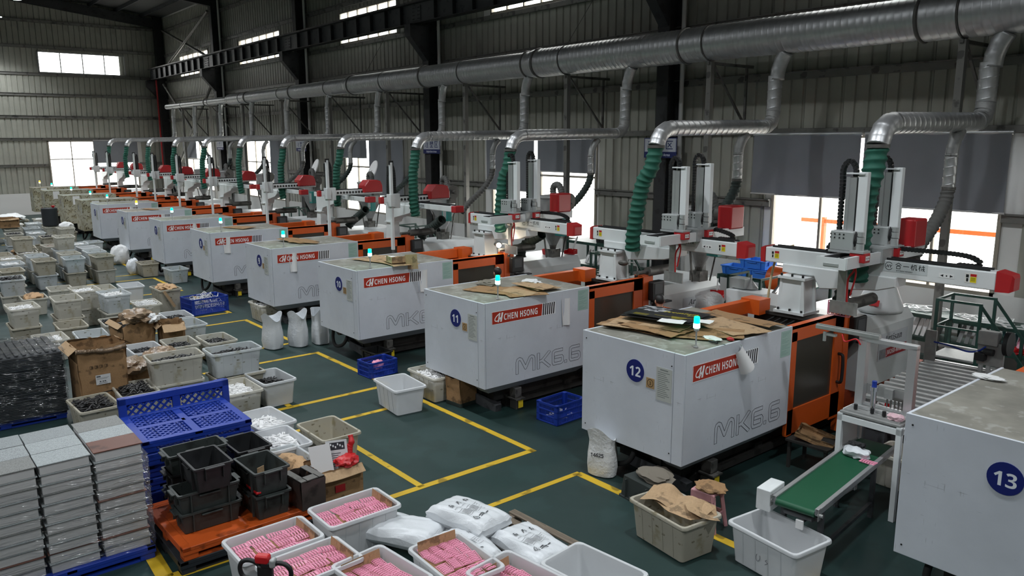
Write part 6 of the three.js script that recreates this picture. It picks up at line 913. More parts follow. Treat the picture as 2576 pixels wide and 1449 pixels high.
{ const d = tag(mesh('plastic_drum', lathe([[0.02, 0], [0.29, 0], [0.3, 0.03], [0.31, 0.72], [0.3, 0.75], [0.27, 0.76], [0.27, 0.7], [0.02, 0.7]], 28), M.palletBlack), 'black plastic drum standing on a grey bin beyond the back rows', 'drum'); d.position.set(-38.35, 0.9, -5.95); const fl = tag(mesh('red_scoop', lathe([[0.01, 0], [0.09, 0.1], [0.01, 0.12]], 10), M.red), 'small red scoop on the black drum', 'scoop'); fl.position.set(-38.3, 1.64, -6.1); }
// ventilated blue crates
function crateGeo(L, W, H) { const a = L / 2, b = W / 2, out = [box(L - 0.02, 0.012, W - 0.02, 0, 0.008, 0)]; for (const y of [0.015, H * 0.36, H * 0.66, H - 0.02]) for (const s of [-1, 1]) out.push(rbox(L, y > H - 0.05 ? 0.04 : 0.022, 0.016, 0, y, s * (b - 0.008), 0.004, 1), rbox(0.016, y > H - 0.05 ? 0.04 : 0.022, W, s * (a - 0.008), y, 0, 0.004, 1)); for (const x of [-1, 1]) for (const z of [-1, 1]) out.push(rbox(0.07, H, 0.07, x * (a - 0.035), H / 2, z * (b - 0.035), 0.012, 1)); for (let i = 1; i < L / 0.026; i++) { const x = -a + i * 0.026; for (const s of [-1, 1]) out.push(box(0.008, H - 0.03, 0.008, x, H / 2, s * (b - 0.01))); } for (let i = 1; i < W / 0.026; i++) { const z = -b + i * 0.026; for (const s of [-1, 1]) out.push(box(0.008, H - 0.03, 0.008, s * (a - 0.01), H / 2, z)); } return join(out); }
function crate(label, pos, turn, L, W, H) { const t = thing('plastic_crate', label, 'crate', pos, turn); mesh('lattice_walls', crateGeo(L, W, H), M.blue, t); return t; }
crate('blue lattice crate with white scraps beside machine eleven', [-8.78, 0, -8.22], 0.06, 0.46, 0.66, 0.33); crate('blue lattice crate with a pink scrap beside machine ten', [-12.85, 0, -7.2], 0.06, 0.46, 0.62, 0.3); crate('large blue lattice crate heaped with white frames in the aisle', [-20.75, 0, -6.55], 0.12, 0.72, 0.98, 0.42);
{ const t = thing('storage_tray', 'black tray beside the blue crate at machine ten', 'tray', [-13.5, 0, -7.55], 0.05); mesh('shell', tray1[0], M.trayBlack, t); mesh('ledges', tray1[1], M.trayBlack, t); const k = thing('storage_tray', 'upturned dark ribbed box under the cloth before machine twelve', 'tray', [-5.95, 0.28, -7.05], 0.1); k.rotation.x = PI; mesh('shell', tray1[0], M.trayGrey, k); mesh('ledges', tray1[1], M.trayGrey, k); crumple('cloth_rag', 'crumpled grey-brown cloth on the upturned box', 'cloth', [-5.88, 0.28, -7.12], 0.26, 0.07, 0.18, G('rag', () => new THREE.MeshStandardMaterial({ color: rgb(0.17, 0.15, 0.12), roughness: 0.95 })), 97, 0.5); }
{ const g = []; for (let i = 0; i < 60; i++) { const r = (k) => hash(i, k, 77); g.push(put(P1('frame').clone(), (r(1) - 0.5) * 0.5, 0.1 + r(3) * 0.38 * (1 - Math.abs(r(2) - 0.5)), (r(2) - 0.5) * 0.78, r(4) * 3, r(5) * 6, r(6) * 3)); } const m = mesh('white_frames', join(g), M.whitePart); m.position.set(-20.75, 0.02, -6.55); m.userData.kind = 'stuff'; tag(m, 'tangle of white moulded frames in the large blue crate', 'parts'); const h = []; for (let i = 0; i < 16; i++) h.push(put(P1('short').clone(), -8.78 + (hash(i, 1, 8) - 0.5) * 0.3, 0.05 + 0.05 * hash(i, 2, 8), -8.22 + (hash(i, 3, 8) - 0.5) * 0.4, hash(i, 4, 8), hash(i, 5, 8) * 6, 0)); const n = mesh('white_scraps', join(h), M.whitePart); n.userData.kind = 'stuff'; tag(n, 'white scraps at the bottom of the blue crate by machine eleven', 'parts'); crumple('plastic_scrap', 'pink scrap lying in the blue crate at machine ten', 'scrap', [-12.85, 0.1, -7.2], 0.12, 0.1, 0.12, M.pink, 99, 0.5); }
{ const c = carton('brown fibre drum carton with dark base strip under machine eleven', [-10.4, 0, -7.42], 0.1, [0.36, 0.5, 0.36], M.card, { open: false }); mesh('base_strip', uvBox(flat(box(0.37, 0.07, 0.37, 0, 0.035, 0))), M.hoseDark, c); }
{ // pallet truck tiller head rising into the bottom edge of the picture
  const t = thing('pallet_truck_handle', 'black loop handle of a pallet truck with a red cap', 'handle', [-5.78, 0, -2.14], 0.7);
  const loop = (s) => sweep(curveOf([[0, 0.93, 0], [s * 0.06, 1.02, 0], [s * 0.13, 1.05, 0], [s * 0.2, 1.03, 0], [s * 0.225, 0.97, 0], [s * 0.2, 0.9, 0], [s * 0.12, 0.88, 0], [s * 0.03, 0.84, 0]]), () => 0.019, 40, 12);
  mesh('grip_loop', loop(1), M.blackPlastic, t); mesh('grip_loop', loop(-1), M.blackPlastic, t);
  mesh('tiller_head', join([rbox(0.13, 0.2, 0.06, 0, 0.92, 0, 0.02), rbox(0.1, 0.06, 0.07, 0.02, 1.03, 0, 0.02)]), M.blackPlastic, t); mesh('red_cap', rbox(0.12, 0.075, 0.075, -0.015, 1.075, 0, 0.02, 3), M.red, t); mesh('latch', rbox(0.05, 0.08, 0.07, 0.075, 1.05, 0.005, 0.02), M.robotGrey, t);
  mesh('tiller_tube', bar([0, 0.85, 0], [0, 0.22, 0.32], 0.022, 0.022, true), M.red, t); mesh('truck_base', join([rbox(0.2, 0.2, 0.16, 0, 0.2, 0.36, 0.02), cyl(0.09, 0.12, 0, 0.09, 0.36, 18, 'x'), box(0.16, 0.05, 0.5, 0.2, 0.08, 0.72), box(0.16, 0.05, 0.5, -0.2, 0.08, 0.72), box(0.56, 0.05, 0.1, 0, 0.1, 0.5)]), M.red, t);
}

// ================================================================ THINGS ON, BETWEEN AND BEHIND THE MACHINES
// flat cardboard: an uneven outline with thickness and a slight bend
function sheetCard(name, label, cat, [x, y, z], turn, w, d, mat, s, bend = 0.03, th = 0.006, tilt = 0) {
  const nx = 10, nz = 8, top = [], P = (i, j, o) => { const u = i / nx - 0.5, v = j / nz - 0.5, e = Math.max(Math.abs(u), Math.abs(v)) * 2; const k = 1 + (e > 0.99 ? 0.05 * (vnoise(u * 9 + 20, v * 9 + 20, 64, s) - 0.5) * 2 : 0); return [u * w * k + 0.04 * w * v * (hash(s, 1, 4) - 0.5), bend * (Math.sin(u * 3 + s) * 0.5 + 0.5) * (0.4 + Math.cos(v * 3 + s * 2) * 0.4) + 0.008 * vnoise(u * 6 + 9, v * 6 + 9, 64, s + 4) + o, v * d * k]; };
  const pos = [], idx = [], R = nz + 1; for (const o of [0, -th]) for (let i = 0; i <= nx; i++) for (let j = 0; j <= nz; j++) pos.push(...P(i, j, o));
  const N = (nx + 1) * R; for (let i = 0; i < nx; i++) for (let j = 0; j < nz; j++) { const a = i * R + j; idx.push(a, a + 1, a + R, a + R, a + 1, a + R + 1); const b = a + N; idx.push(b, b + R, b + 1, b + R, b + R + 1, b + 1); }
  const edge = []; for (let i = 0; i < nx; i++) edge.push(i * R); for (let j = 0; j < nz; j++) edge.push(nx * R + j); for (let i = nx; i > 0; i--) edge.push(i * R + nz); for (let j = nz; j > 0; j--) edge.push(j); for (let k = 0; k < edge.length; k++) { const a = edge[k], b = edge[(k + 1) % edge.length]; idx.push(a, b, a + N, b, b + N, a + N); }
  const g = new THREE.BufferGeometry(); g.setAttribute('position', new THREE.Float32BufferAttribute(pos, 3)); g.setIndex(idx);
  const m = mesh(name, uvBox(crease(g, 0.6)), mat); m.position.set(x, y, z); m.rotation.order = 'YXZ'; m.rotation.set(tilt, turn, 0); return tag(m, label, cat);
}
const TOPY = 1.905;
const printed = decal(canvasTex(512, 320, (g) => { g.fillStyle = '#17171a'; g.fillRect(0, 0, 512, 320); g.fillStyle = '#c9ccd0'; for (let i = 0; i < 70; i++) { g.globalAlpha = 0.75; g.beginPath(); g.ellipse(hash(i, 1, 2) * 220, 20 + hash(i, 2, 2) * 140, 4 + 34 * hash(i, 3, 2), 2 + 7 * hash(i, 4, 2), -0.2, 0, 7); g.fill(); } g.globalAlpha = 1; g.strokeStyle = g.fillStyle = '#b7a914'; g.lineWidth = 5; g.beginPath(); g.moveTo(200, 236); g.quadraticCurveTo(330, 262, 500, 196); g.stroke(); g.font = 'italic bold 54px serif'; g.save(); g.rotate(-0.12); g.fillText('Premium', 190, 160); g.font = 'bold 44px sans-serif'; g.fillText('Z.A', 380, 200); g.restore(); for (let i = 0; i < 5; i++) g.fillRect(320 + i * 8, 210 + i * 15, 120 - i * 12, 5); for (let i = 0; i < 3; i++) g.fillRect(60, 250 + i * 18, 110, 5); }), 0.4);
[ // machine twelve: a heap of flattened cartons
  ['lowest long brown card under the printed board on machine twelve', -6.95, 0.006, -7.95, 0.15, 1.0, 0.62, M.card, 1, 0.02], ['brown card edge sticking out at the end of machine twelve', -6.85, 0.025, -7.85, 0.3, 0.9, 0.5, M.cardLight, 2, 0.03], ['second brown card stepped under the printed board', -6.6, 0.04, -7.92, 0.05, 0.85, 0.55, M.card, 3, 0.03], ['brown card just below the printed board', -6.75, 0.062, -8.1, 0.22, 0.95, 0.6, M.cardLight, 4, 0.03],
  ['wide smooth brown card behind the green beacon', -6.05, 0.035, -8.75, -0.3, 0.95, 0.62, M.cardLight, 5, 0.03], ['bent brown card at the back of machine twelve', -6.2, 0.03, -9.25, -0.1, 1.2, 0.36, M.card, 6, 0.05], ['small folded brown card near the side edge of machine twelve', -5.92, 0.02, -8.35, 0.6, 0.62, 0.42, M.card, 7, 0.03], ['dusty card lying in front of the beacon group on machine twelve', -6.15, 0.006, -8.05, 0.5, 0.6, 0.4, M.card, 8, 0.01],
].forEach(([l, x, y, z, r, w, d, m, s, b]) => sheetCard('cardboard_sheet', l, 'cardboard', [x, TOPY + y, z], r, w, d, m, s, b));
{ const p = sheetCard('printed_board', 'black printed board with yellow lettering and torn white film on machine twelve', 'board', [-6.75, TOPY + 0.125, -8.3], 0.2, 1.05, 0.7, M.blackPlastic, 12, 0.02); const f = new THREE.PlaneGeometry(1.0, 0.66, 10, 8).rotateX(-PI / 2).translate(0, 0.032, 0); mesh('board_print', f, printed, p); sheetCard('white_card', 'small white card at the corner of the printed board', 'card', [-6.38, TOPY + 0.165, -7.95], 0.35, 0.34, 0.2, M.paper, 13, 0.003, 0.004); sheetCard('white_card', 'long pale card with a yellow rim under the printed board', 'card', [-6.28, TOPY + 0.145, -8.28], 0.3, 0.5, 0.2, M.paper, 14, 0.003, 0.004);
  tag(mesh('screwdriver', join([cyl(0.014, 0.13, 0, 0, 0, 10, 'x'), cyl(0.004, 0.12, 0.12, 0, 0, 6, 'x')]), M.blackPlastic), 'black handled tool lying beside the beacon of machine twelve', 'tool').position.set(-5.72, TOPY + 0.015, -7.95); crumple('rag', 'pale greenish rag on the edge of machine twelve', 'cloth', [-5.85, TOPY, -8.1], 0.14, 0.02, 0.07, M.bagMatte, 131, 0.4); crumple('tape_end', 'dark red tape end at the side edge of machine twelve', 'tape', [-5.66, TOPY, -8.22], 0.05, 0.025, 0.03, M.robotRed, 133, 0.3); }
[ ['brown carton panel with faint print on machine eleven', -10.0, 0.03, -8.75, -0.1, 0.8, 0.5, M.cardLight, 21, 0.02], ['square brown card overlapping the printed panel on machine eleven', -9.75, 0.055, -8.65, 0.2, 0.36, 0.36, M.cardLight, 22, 0.02], ['brown card along the side edge of machine eleven', -9.82, 0.015, -8.2, 0.05, 0.66, 0.34, M.cardLight, 23, 0.02], ['dusty grey-brown card near the beacon of machine eleven', -10.3, 0.006, -8.05, 0.3, 0.85, 0.6, M.card, 24, 0.02], ['greenish dusty card under the others on machine eleven', -9.9, 0.004, -8.3, -0.3, 0.9, 0.7, M.card, 25, 0.01],
  ['large flat brown card on machine ten', -14.55, 0.01, -8.35, 0.25, 1.1, 0.7, M.cardLight, 26, 0.05], ['brown card under the folded box on machine ten', -14.1, 0.008, -8.4, -0.1, 1.2, 0.6, M.cardLight, 27, 0.02], ['thin buckled card on machine nine', -18.75, 0.01, -8.35, 0.2, 1.0, 0.6, M.card, 28, 0.06], ['narrow dark card strip on machine nine', -18.3, 0.02, -8.3, 0.6, 0.8, 0.16, M.card, 29, 0.03], ['curled strip of card on machine six', -31.5, 0.01, -8.2, 0.1, 1.0, 0.3, M.card, 30, 0.04], ['pale card scrap on machine eight', -22.9, 0.008, -8.4, 0.3, 0.9, 0.5, M.card, 32, 0.02],
].forEach(([l, x, y, z, r, w, d, m, s, b]) => sheetCard('cardboard_sheet', l, 'cardboard', [x, TOPY + y, z], r, w, d, m, s, b));
{ const t = thing('folded_carton', 'open shallow brown carton corner standing on machine ten', 'carton', [-13.95, TOPY + 0.03, -8.35], -0.15); mesh('panel', join([box(0.5, 0.006, 0.42, 0, 0.02, 0)]), M.cardLight, t); mesh('side_flap', join([box(0.3, 0.13, 0.006, 0.12, 0.08, 0.21), box(0.006, 0.13, 0.3, 0.25, 0.08, 0.06)]), M.cardLight, t); mesh('side_flap', join([bar([0.25, 0.02, -0.1], [0.62, 0.07, -0.2], 0.006, 0.3)]), M.cardLight, t); sheetCard('white_card', 'white paper label lying on the brown card of machine ten', 'paper', [-14.35, TOPY + 0.085, -8.45], 0.4, 0.22, 0.14, M.paper, 33, 0.003, 0.003); }
crumple('film_scrap', 'wad of grey film at the back of machine eleven', 'scrap', [-10.35, TOPY, -8.95], 0.2, 0.04, 0.12, M.bagMatte, 141, 0.6); crumple('film_scrap', 'dusty film scraps at the near side of machine eleven', 'scrap', [-10.75, TOPY, -8.3], 0.26, 0.04, 0.16, G('dust', () => mat('dustFilm', rgb(0.22, 0.20, 0.16), 0.8, { map: T.grime })), 143, 0.7); crumple('film_scrap', 'white film scrap on the edge of machine thirteen', 'scrap', [-2.95, TOPY, -8.95], 0.16, 0.02, 0.07, M.bagMatte, 145, 0.5);
// ---- belt conveyor and the pick station by machine thirteen
{
  const t = thing('belt_conveyor', 'short belt conveyor with a green belt and aluminium side rails before machine thirteen', 'conveyor', [-3.955, 0, -7.02], 0.12);
  const L = 2.35, W = 0.5, y = 0.7;
  mesh('belt', crease(loft([-W / 2 + 0.045, W / 2 - 0.045].map((x) => { const r = []; for (let i = 0; i <= 8; i++) { const a = -PI / 2 + (i / 8) * PI; r.push([x, y - 0.04 + 0.04 * Math.sin(a), -0.02 + 0.04 * Math.cos(a)]); } for (let i = 0; i <= 8; i++) { const a = PI / 2 + (i / 8) * PI; r.push([x, y - 0.04 + 0.04 * Math.sin(a), -L + 0.02 + 0.04 * Math.cos(a)]); } return r; })), 0.5), M.beltGreen, t);
  for (const s of [-1, 1]) mesh('side_rail', join([box(0.045, 0.028, L, s * (W / 2 - 0.022), y + 0.004, -L / 2), box(0.045, 0.028, L, s * (W / 2 - 0.022), y - 0.03, -L / 2), box(0.03, 0.07, L, s * (W / 2 - 0.02), y - 0.015, -L / 2)]), M.alu, t);
  for (const s of [-1, 1]) mesh('bearing_plate', join([rbox(0.008, 0.13, 0.06, s * (W / 2 + 0.004), y - 0.03, 0.0, 0.004, 1), cyl(0.018, 0.05, s * (W / 2 + 0.02), y - 0.03, 0.01, 10, 'x')]), M.galvDull, t);
  mesh('motor_cover', rbox(0.16, 0.24, 0.34, -W / 2 - 0.085, y - 0.05, -0.14, 0.012, 2), M.robotWhite, t);
  const leg = join([box(0.05, 0.66, 0.05, 0, 0.33, 0), cyl(0.03, 0.03, 0, 0.015, 0, 12)]); for (const [x, z] of [[0.2, -0.2], [-0.2, -0.2], [0.2, -1.7], [-0.2, -1.7]]) mesh('leg', leg, M.midSteel, t).position.set(x, 0, z);
  mesh('brace', join([box(0.04, 0.04, 1.5, 0.2, 0.18, -0.95), box(0.04, 0.04, 1.5, -0.2, 0.18, -0.95), box(0.4, 0.04, 0.04, 0, 0.18, -0.2), box(0.4, 0.05, 0.04, 0, 0.52, -0.2), cyl(0.05, 0.3, 0, 0.56, -0.12, 14, 'x')]), M.midSteel, t); mesh('socket', rbox(0.08, 0.1, 0.03, 0.06, 0.5, 0.0, 0.006, 1), M.paper, t);
  const k = thing('pick_station', 'white steel pick station with a dark table and upright aluminium portal over the conveyor end', 'machine', [-4.1, 0, -9.05], 0.02);
  mesh('frame', join([box(0.06, 1.15, 0.06, -0.35, 0.58, 0.24), box(0.06, 1.15, 0.06, 0.35, 0.58, 0.24), box(0.06, 1.15, 0.06, -0.35, 0.58, -0.26), box(0.06, 1.15, 0.06, 0.35, 0.58, -0.26), box(0.76, 0.07, 0.06, 0, 1.1, 0.24), box(0.06, 0.07, 0.5, -0.35, 1.1, 0), box(0.06, 0.07, 0.5, 0.35, 1.1, 0), box(0.02, 1.1, 0.5, -0.36, 0.55, 0)]), M.robotWhite, k);
  mesh('table', join([rbox(0.72, 0.03, 0.52, 0, 1.17, 0, 0.006, 1), box(0.66, 0.02, 0.44, 0, 1.19, 0)]), M.galvDull, k); mesh('slide_rails', join([box(0.6, 0.03, 0.05, 0, 1.22, -0.12), box(0.6, 0.03, 0.05, 0, 1.22, 0.06)]), M.alu, k);
  mesh('clamps', join([-0.22, -0.02, 0.12, 0.26].map((x) => cyl(0.022, 0.06, x, 1.24, 0.15, 10))), M.blackPlastic, k);
  mesh('portal', join([rbox(0.1, 0.86, 0.1, -0.29, 1.6, -0.1, 0.006, 1), rbox(0.1, 0.86, 0.1, 0.29, 1.6, -0.1, 0.006, 1), rbox(0.68, 0.06, 0.1, 0, 2.03, -0.1, 0.006, 1)]), M.alu, k); mesh('cross_plate', join([box(0.5, 0.13, 0.012, 0, 1.4, -0.16), box(0.1, 0.12, 0.05, 0.04, 1.4, -0.13)]), M.galvDull, k); mesh('comb', join([...[0, 1, 2, 3, 4].map((i) => box(0.014, 0.12, 0.014, 0.02 + i * 0.045, 1.29, -0.14)), box(0.24, 0.03, 0.02, 0.1, 1.35, -0.14)]), M.oldMetal, k);
  mesh('air_cylinder', join([cyl(0.032, 0.26, -0.05, 1.34, 0.08, 16), cyl(0.045, 0.05, -0.05, 1.49, 0.08, 16), cyl(0.05, 0.04, -0.05, 1.2, 0.08, 16)]), M.chrome, k); mesh('blue_cap', cyl(0.028, 0.07, -0.05, 1.55, 0.08, 14), M.blue, k);
  mesh('guide_beam', join([rbox(0.8, 0.05, 0.08, -0.5, 2.08, -0.08, 0.006, 1), box(0.8, 0.012, 0.03, -0.5, 2.11, -0.08), box(0.16, 0.03, 0.05, -0.72, 2.0, -0.08), box(0.03, 0.12, 0.03, -0.78, 1.97, -0.06)]), M.galvDull, k); mesh('air_hose', pipe([[-0.55, 2.04, -0.05], [-0.5, 1.96, -0.03], [-0.36, 2.02, -0.02], [-0.3, 1.96, -0.02]], 0.01, 16, 6), M.red, k); mesh('side_pane', uvBox(flat(box(0.01, 0.5, 0.4, -0.345, 0.95, 0))), M.paper, k);
  crumple('plastic_bag', 'clear bag with pink parts on the pick station table', 'bag', [-3.85, 1.2, -8.92], 0.09, 0.04, 0.08, G('pinkBag', () => mat('pinkBag', rgb(0.68, 0.45, 0.5), 0.3)), 151, 0.4); crumple('plastic_bag', 'white bag with a black knot on the belt inside the station', 'bag', [-4.15, 0.705, -8.7], 0.16, 0.07, 0.1, M.bag, 153, 0.5); const pm = mesh('pink_moulding', sprue, M.pink); pm.position.set(-3.98, 0.712, -8.62); tag(pm, 'pink rack of handles riding on the green belt', 'moulding'); crumple('black_glove', 'black glove lying over the white bag on the belt', 'glove', [-4.18, 0.82, -8.74], 0.1, 0.03, 0.06, M.blackRubber, 155, 0.6);
  const r = thing('slat_conveyor', 'aluminium slat cooling rack behind the pick station', 'rack', [-4.2, 0, -9.65], 0.08); for (const s of [-1, 1]) mesh('side_rail', box(0.06, 0.08, 2.5, s * 0.42, 1.06, -1.25), M.alu, r); for (let i = 0; i < 13; i++) mesh('slat', G('slat', () => uvBox(flat(rbox(0.86, 0.05, 0.07, 0, 0, 0, 0.006, 1)))), M.galvDull, r).position.set(0, 1.13, -0.08 - i * 0.19); for (const [x, z] of [[-0.4, -0.1], [0.4, -0.1], [-0.4, -2.4], [0.4, -2.4]]) mesh('leg', box(0.06, 1.04, 0.06, x, 0.52, z), M.midSteel, r); mesh('end_bar', box(0.86, 0.05, 0.05, 0, 1.12, -2.5), M.alu, r);
  const g = new THREE.Group(); const held = mesh('pink_moulding', sprue, M.pink); held.position.set(-5.5, 2.02, -10.6); held.rotation.set(PI / 2, 0, 0); held.scale.set(1.9, 1.9, 1.9); tag(held, 'pink rack of handles held upright by the robot gripper of machine twelve', 'moulding');
  const a = thing('transfer_unit', 'aluminium transfer unit with a black pulley and a blue air line behind machine thirteen', 'machine', [-4.35, 0, -12.0]); mesh('post_plate', join([rbox(0.16, 0.62, 0.03, -0.42, 1.3, 0, 0.004, 1), ...[0, 1, 2, 3].map((i) => cyl(0.008, 0.04, -0.42, 1.4 + i * 0.05, 0, 6, 'z')), box(0.06, 1.0, 0.06, -0.42, 0.5, -0.03)]), M.galvDull, a); mesh('cross_bar', box(0.62, 0.05, 0.05, 0, 1.42, 0), M.robotWhite, a); mesh('blue_air_line', pipe([[-0.36, 1.45, 0.04], [-0.15, 1.44, 0.05], [0.1, 1.4, 0.05], [0.25, 1.44, 0.06], [0.34, 1.52, 0.05]], 0.012, 24, 8), M.blue, a); mesh('head', join([rbox(0.34, 0.34, 0.06, 0.4, 1.42, 0.02, 0.01, 1), rbox(0.26, 0.2, 0.16, 0.36, 1.64, 0, 0.015, 1)]), M.galvDull, a); mesh('motor', join([rbox(0.14, 0.12, 0.12, 0.3, 1.38, 0.1, 0.02, 1), cyl(0.05, 0.12, 0.4, 1.46, 0.1, 12, 'x'), cyl(0.17, 0.06, 0.6, 1.6, 0, 26, 'x')]), M.blackPlastic, a); mesh('posts', join([box(0.05, 1.25, 0.05, 0.28, 0.62, 0), box(0.05, 1.25, 0.05, 0.38, 0.62, 0), box(0.05, 1.25, 0.05, 0.5, 0.62, -0.02)]), M.alu, a);
}
{ // pink stool with a brown cover
  const t = thing('plastic_stool', 'pink plastic stool with a crumpled brown paper cover', 'stool', [-5.08, 0, -7.08], 0.15); mesh('seat', join([rbox(0.3, 0.04, 0.26, 0, 0.44, 0, 0.02, 2), rbox(0.3, 0.09, 0.03, 0, 0.4, 0.115, 0.01, 1), rbox(0.3, 0.09, 0.03, 0, 0.4, -0.115, 0.01, 1)]), M.pinkStool, t); for (const [x, z] of [[1, 1], [-1, 1], [1, -1], [-1, -1]]) mesh('leg', uvBox(flat(bar([x * 0.12, 0.42, z * 0.1], [x * 0.17, 0, z * 0.145], 0.05, 0.04))), M.pinkStool, t); mesh('stretcher', join([box(0.28, 0.05, 0.02, 0, 0.17, 0.13), box(0.28, 0.05, 0.02, 0, 0.17, -0.13), box(0.02, 0.05, 0.24, 0.15, 0.17, 0), box(0.02, 0.05, 0.24, -0.15, 0.17, 0)]), M.pinkStool, t); crumple('kraft_paper', 'crumpled brown paper draped over the pink stool', 'paper', [-5.06, 0.455, -7.1], 0.19, 0.035, 0.16, M.card, 161, 0.4);
}
carton('greasy brown carton tilted under the guard of machine twelve', [-5.12, 0.42, -9.5], 0.3, [0.5, 0.1, 0.36], M.card, { open: false, lean: -0.25 }); tag(mesh('side_bench', join([box(0.6, 0.03, 0.5, 0, 0.4, 0), box(0.04, 0.4, 0.04, -0.26, 0.2, 0.2), box(0.04, 0.4, 0.04, 0.26, 0.2, 0.2), box(0.04, 0.4, 0.04, -0.26, 0.2, -0.2), box(0.04, 0.4, 0.04, 0.26, 0.2, -0.2)]), M.castIron), 'low dark bench beside the guard of machine twelve', 'bench').position.set(-5.12, 0, -9.5);
// ---- wall shelves with moulded blades
const bladeShape = (() => { const s = new THREE.Shape(); s.moveTo(-0.03, 0); s.lineTo(0.03, 0); s.lineTo(0.035, 0.24); s.quadraticCurveTo(0.03, 0.34, 0, 0.38); s.quadraticCurveTo(-0.032, 0.34, -0.035, 0.24); s.closePath(); return uvBox(flat(new THREE.ExtrudeGeometry(s, { depth: 0.012, bevelEnabled: true, bevelSize: 0.004, bevelThickness: 0.004, bevelSegments: 1, curveSegments: 6 }))); })();
function shelf(label, x0, x1, zf, zb, tops, where) {
  const t = thing('steel_shelf', label, 'shelf', [x0, 0, 0]); const L = x1 - x0, H = tops[tops.length - 1];
  for (const y of tops) mesh('shelf_board', join([box(L, 0.03, zf - zb, L / 2, y - 0.015, (zf + zb) / 2), box(L, 0.06, 0.03, L / 2, y - 0.04, zf), box(L, 0.06, 0.03, L / 2, y - 0.04, zb)]), M.shelfGreen, t);
  for (let x = 0; x <= L + 0.01; x += L / Math.max(1, Math.round(L / 1.2))) for (const z of [zf, zb]) mesh('upright', box(0.05, H, 0.05, x, H / 2, z), M.shelfGreen, t);
  return t;
}
shelf('green steel shelf along the low wall holding rows of moulded blades by the last window', -7.0, -3.3, -15.15, -15.75, [0.25, 0.7, 1.15], 0);
shelf('green steel shelf behind machine eleven with blue trays on its end', -10.8, -8.4, -15.1, -15.75, [0.3, 0.75, 1.35], 1);
shelf('dark steel bench shelf behind machine ten with a black tray', -15.4, -13.2, -14.6, -15.4, [0.5, 1.15, 1.75], 2);
function bladeRow(label, group, x, y, z, n, mat, step = 0.085, lean = -0.25, turn = 0, s = 1) { for (let i = 0; i < n; i++) { const b = mesh('knife_moulding', bladeShape, mat); b.rotation.order = 'YXZ'; b.rotation.set(lean + 0.06 * (hash(i, s, 6) - 0.5), turn, -0.18 + 0.05 * (hash(i, s, 5) - 0.5)); b.position.set(x + i * step, y, z + 0.02 * hash(i, s, 7)); tag(b, label, 'moulding', group); } }
bladeRow('white moulded blade in the bright row on the middle shelf by the post', 'white blades on the shelf', -6.55, 0.7, -15.3, 6, M.whitePart, 0.1, -0.3, 0.1, 1); bladeRow('grey moulded blade leaning on the wall behind the white row', 'grey blades behind the white row', -6.5, 0.72, -15.66, 5, M.greyPart, 0.14, -0.1, 0, 2); bladeRow('grey moulded blade in the row near the shelf middle', 'grey blades mid shelf', -5.6, 0.7, -15.3, 5, M.greyPart, 0.13, -0.3, 0.1, 3); bladeRow('teal moulded blade in the row towards the shelf end', 'teal blades on the shelf', -4.95, 0.7, -15.32, 4, M.tealPart, 0.1, -0.3, 0.1, 4); bladeRow('dark teal blade leaning on the wall near the pink rack', 'dark teal blades by the wall', -4.35, 0.72, -15.66, 4, M.tealPart, 0.13, -0.1, 0, 5);
bladeRow('dark grey blade in the row on the shelf behind machine eleven', 'dark blades behind machine eleven', -10.1, 0.75, -15.3, 9, M.greyPart, 0.11, -0.3, 0.1, 6); bladeRow('grey blade in the lower row behind machine eleven', 'lower blades behind machine eleven', -9.6, 0.3, -15.3, 8, M.greyPart, 0.11, -0.3, 0.1, 7); bladeRow('pale blade standing on the bench shelf behind machine ten', 'pale blades behind machine ten', -14.9, 1.15, -14.85, 8, M.whitePart, 0.12, -0.3, 0.1, 8);
{ const p = mesh('pink_moulding', sprue, M.pink); p.position.set(-4.42, 0.86, -15.3); p.rotation.set(PI / 2 - 0.5, 0, 0.1); p.scale.setScalar(2.6); tag(p, 'large pink moulded rack leaning on the shelf end', 'moulding'); crumple('parts_heap', 'small heap of red and white scraps on the shelf below the pink rack', 'scrap', [-4.6, 0.7, -15.25], 0.2, 0.06, 0.1, M.red, 171, 0.8);
  for (let i = 0; i < 26; i++) { const r = (k) => hash(i, k, 91), m = mesh('white_frame', P1('frame'), M.whitePart); m.scale.setScalar(1.5 + r(5)); m.position.set(-6.85 + r(1) * 3.3, 1.152 + 0.05 * r(2), -15.62 + r(3) * 0.34); m.rotation.set(0.1 * (r(4) - 0.5), r(6) * 6, 0.1 * (r(7) - 0.5)); tag(m, 'white moulded frame lying flat on the top board of the window shelf', 'moulding', 'white frames on the shelf top'); } }
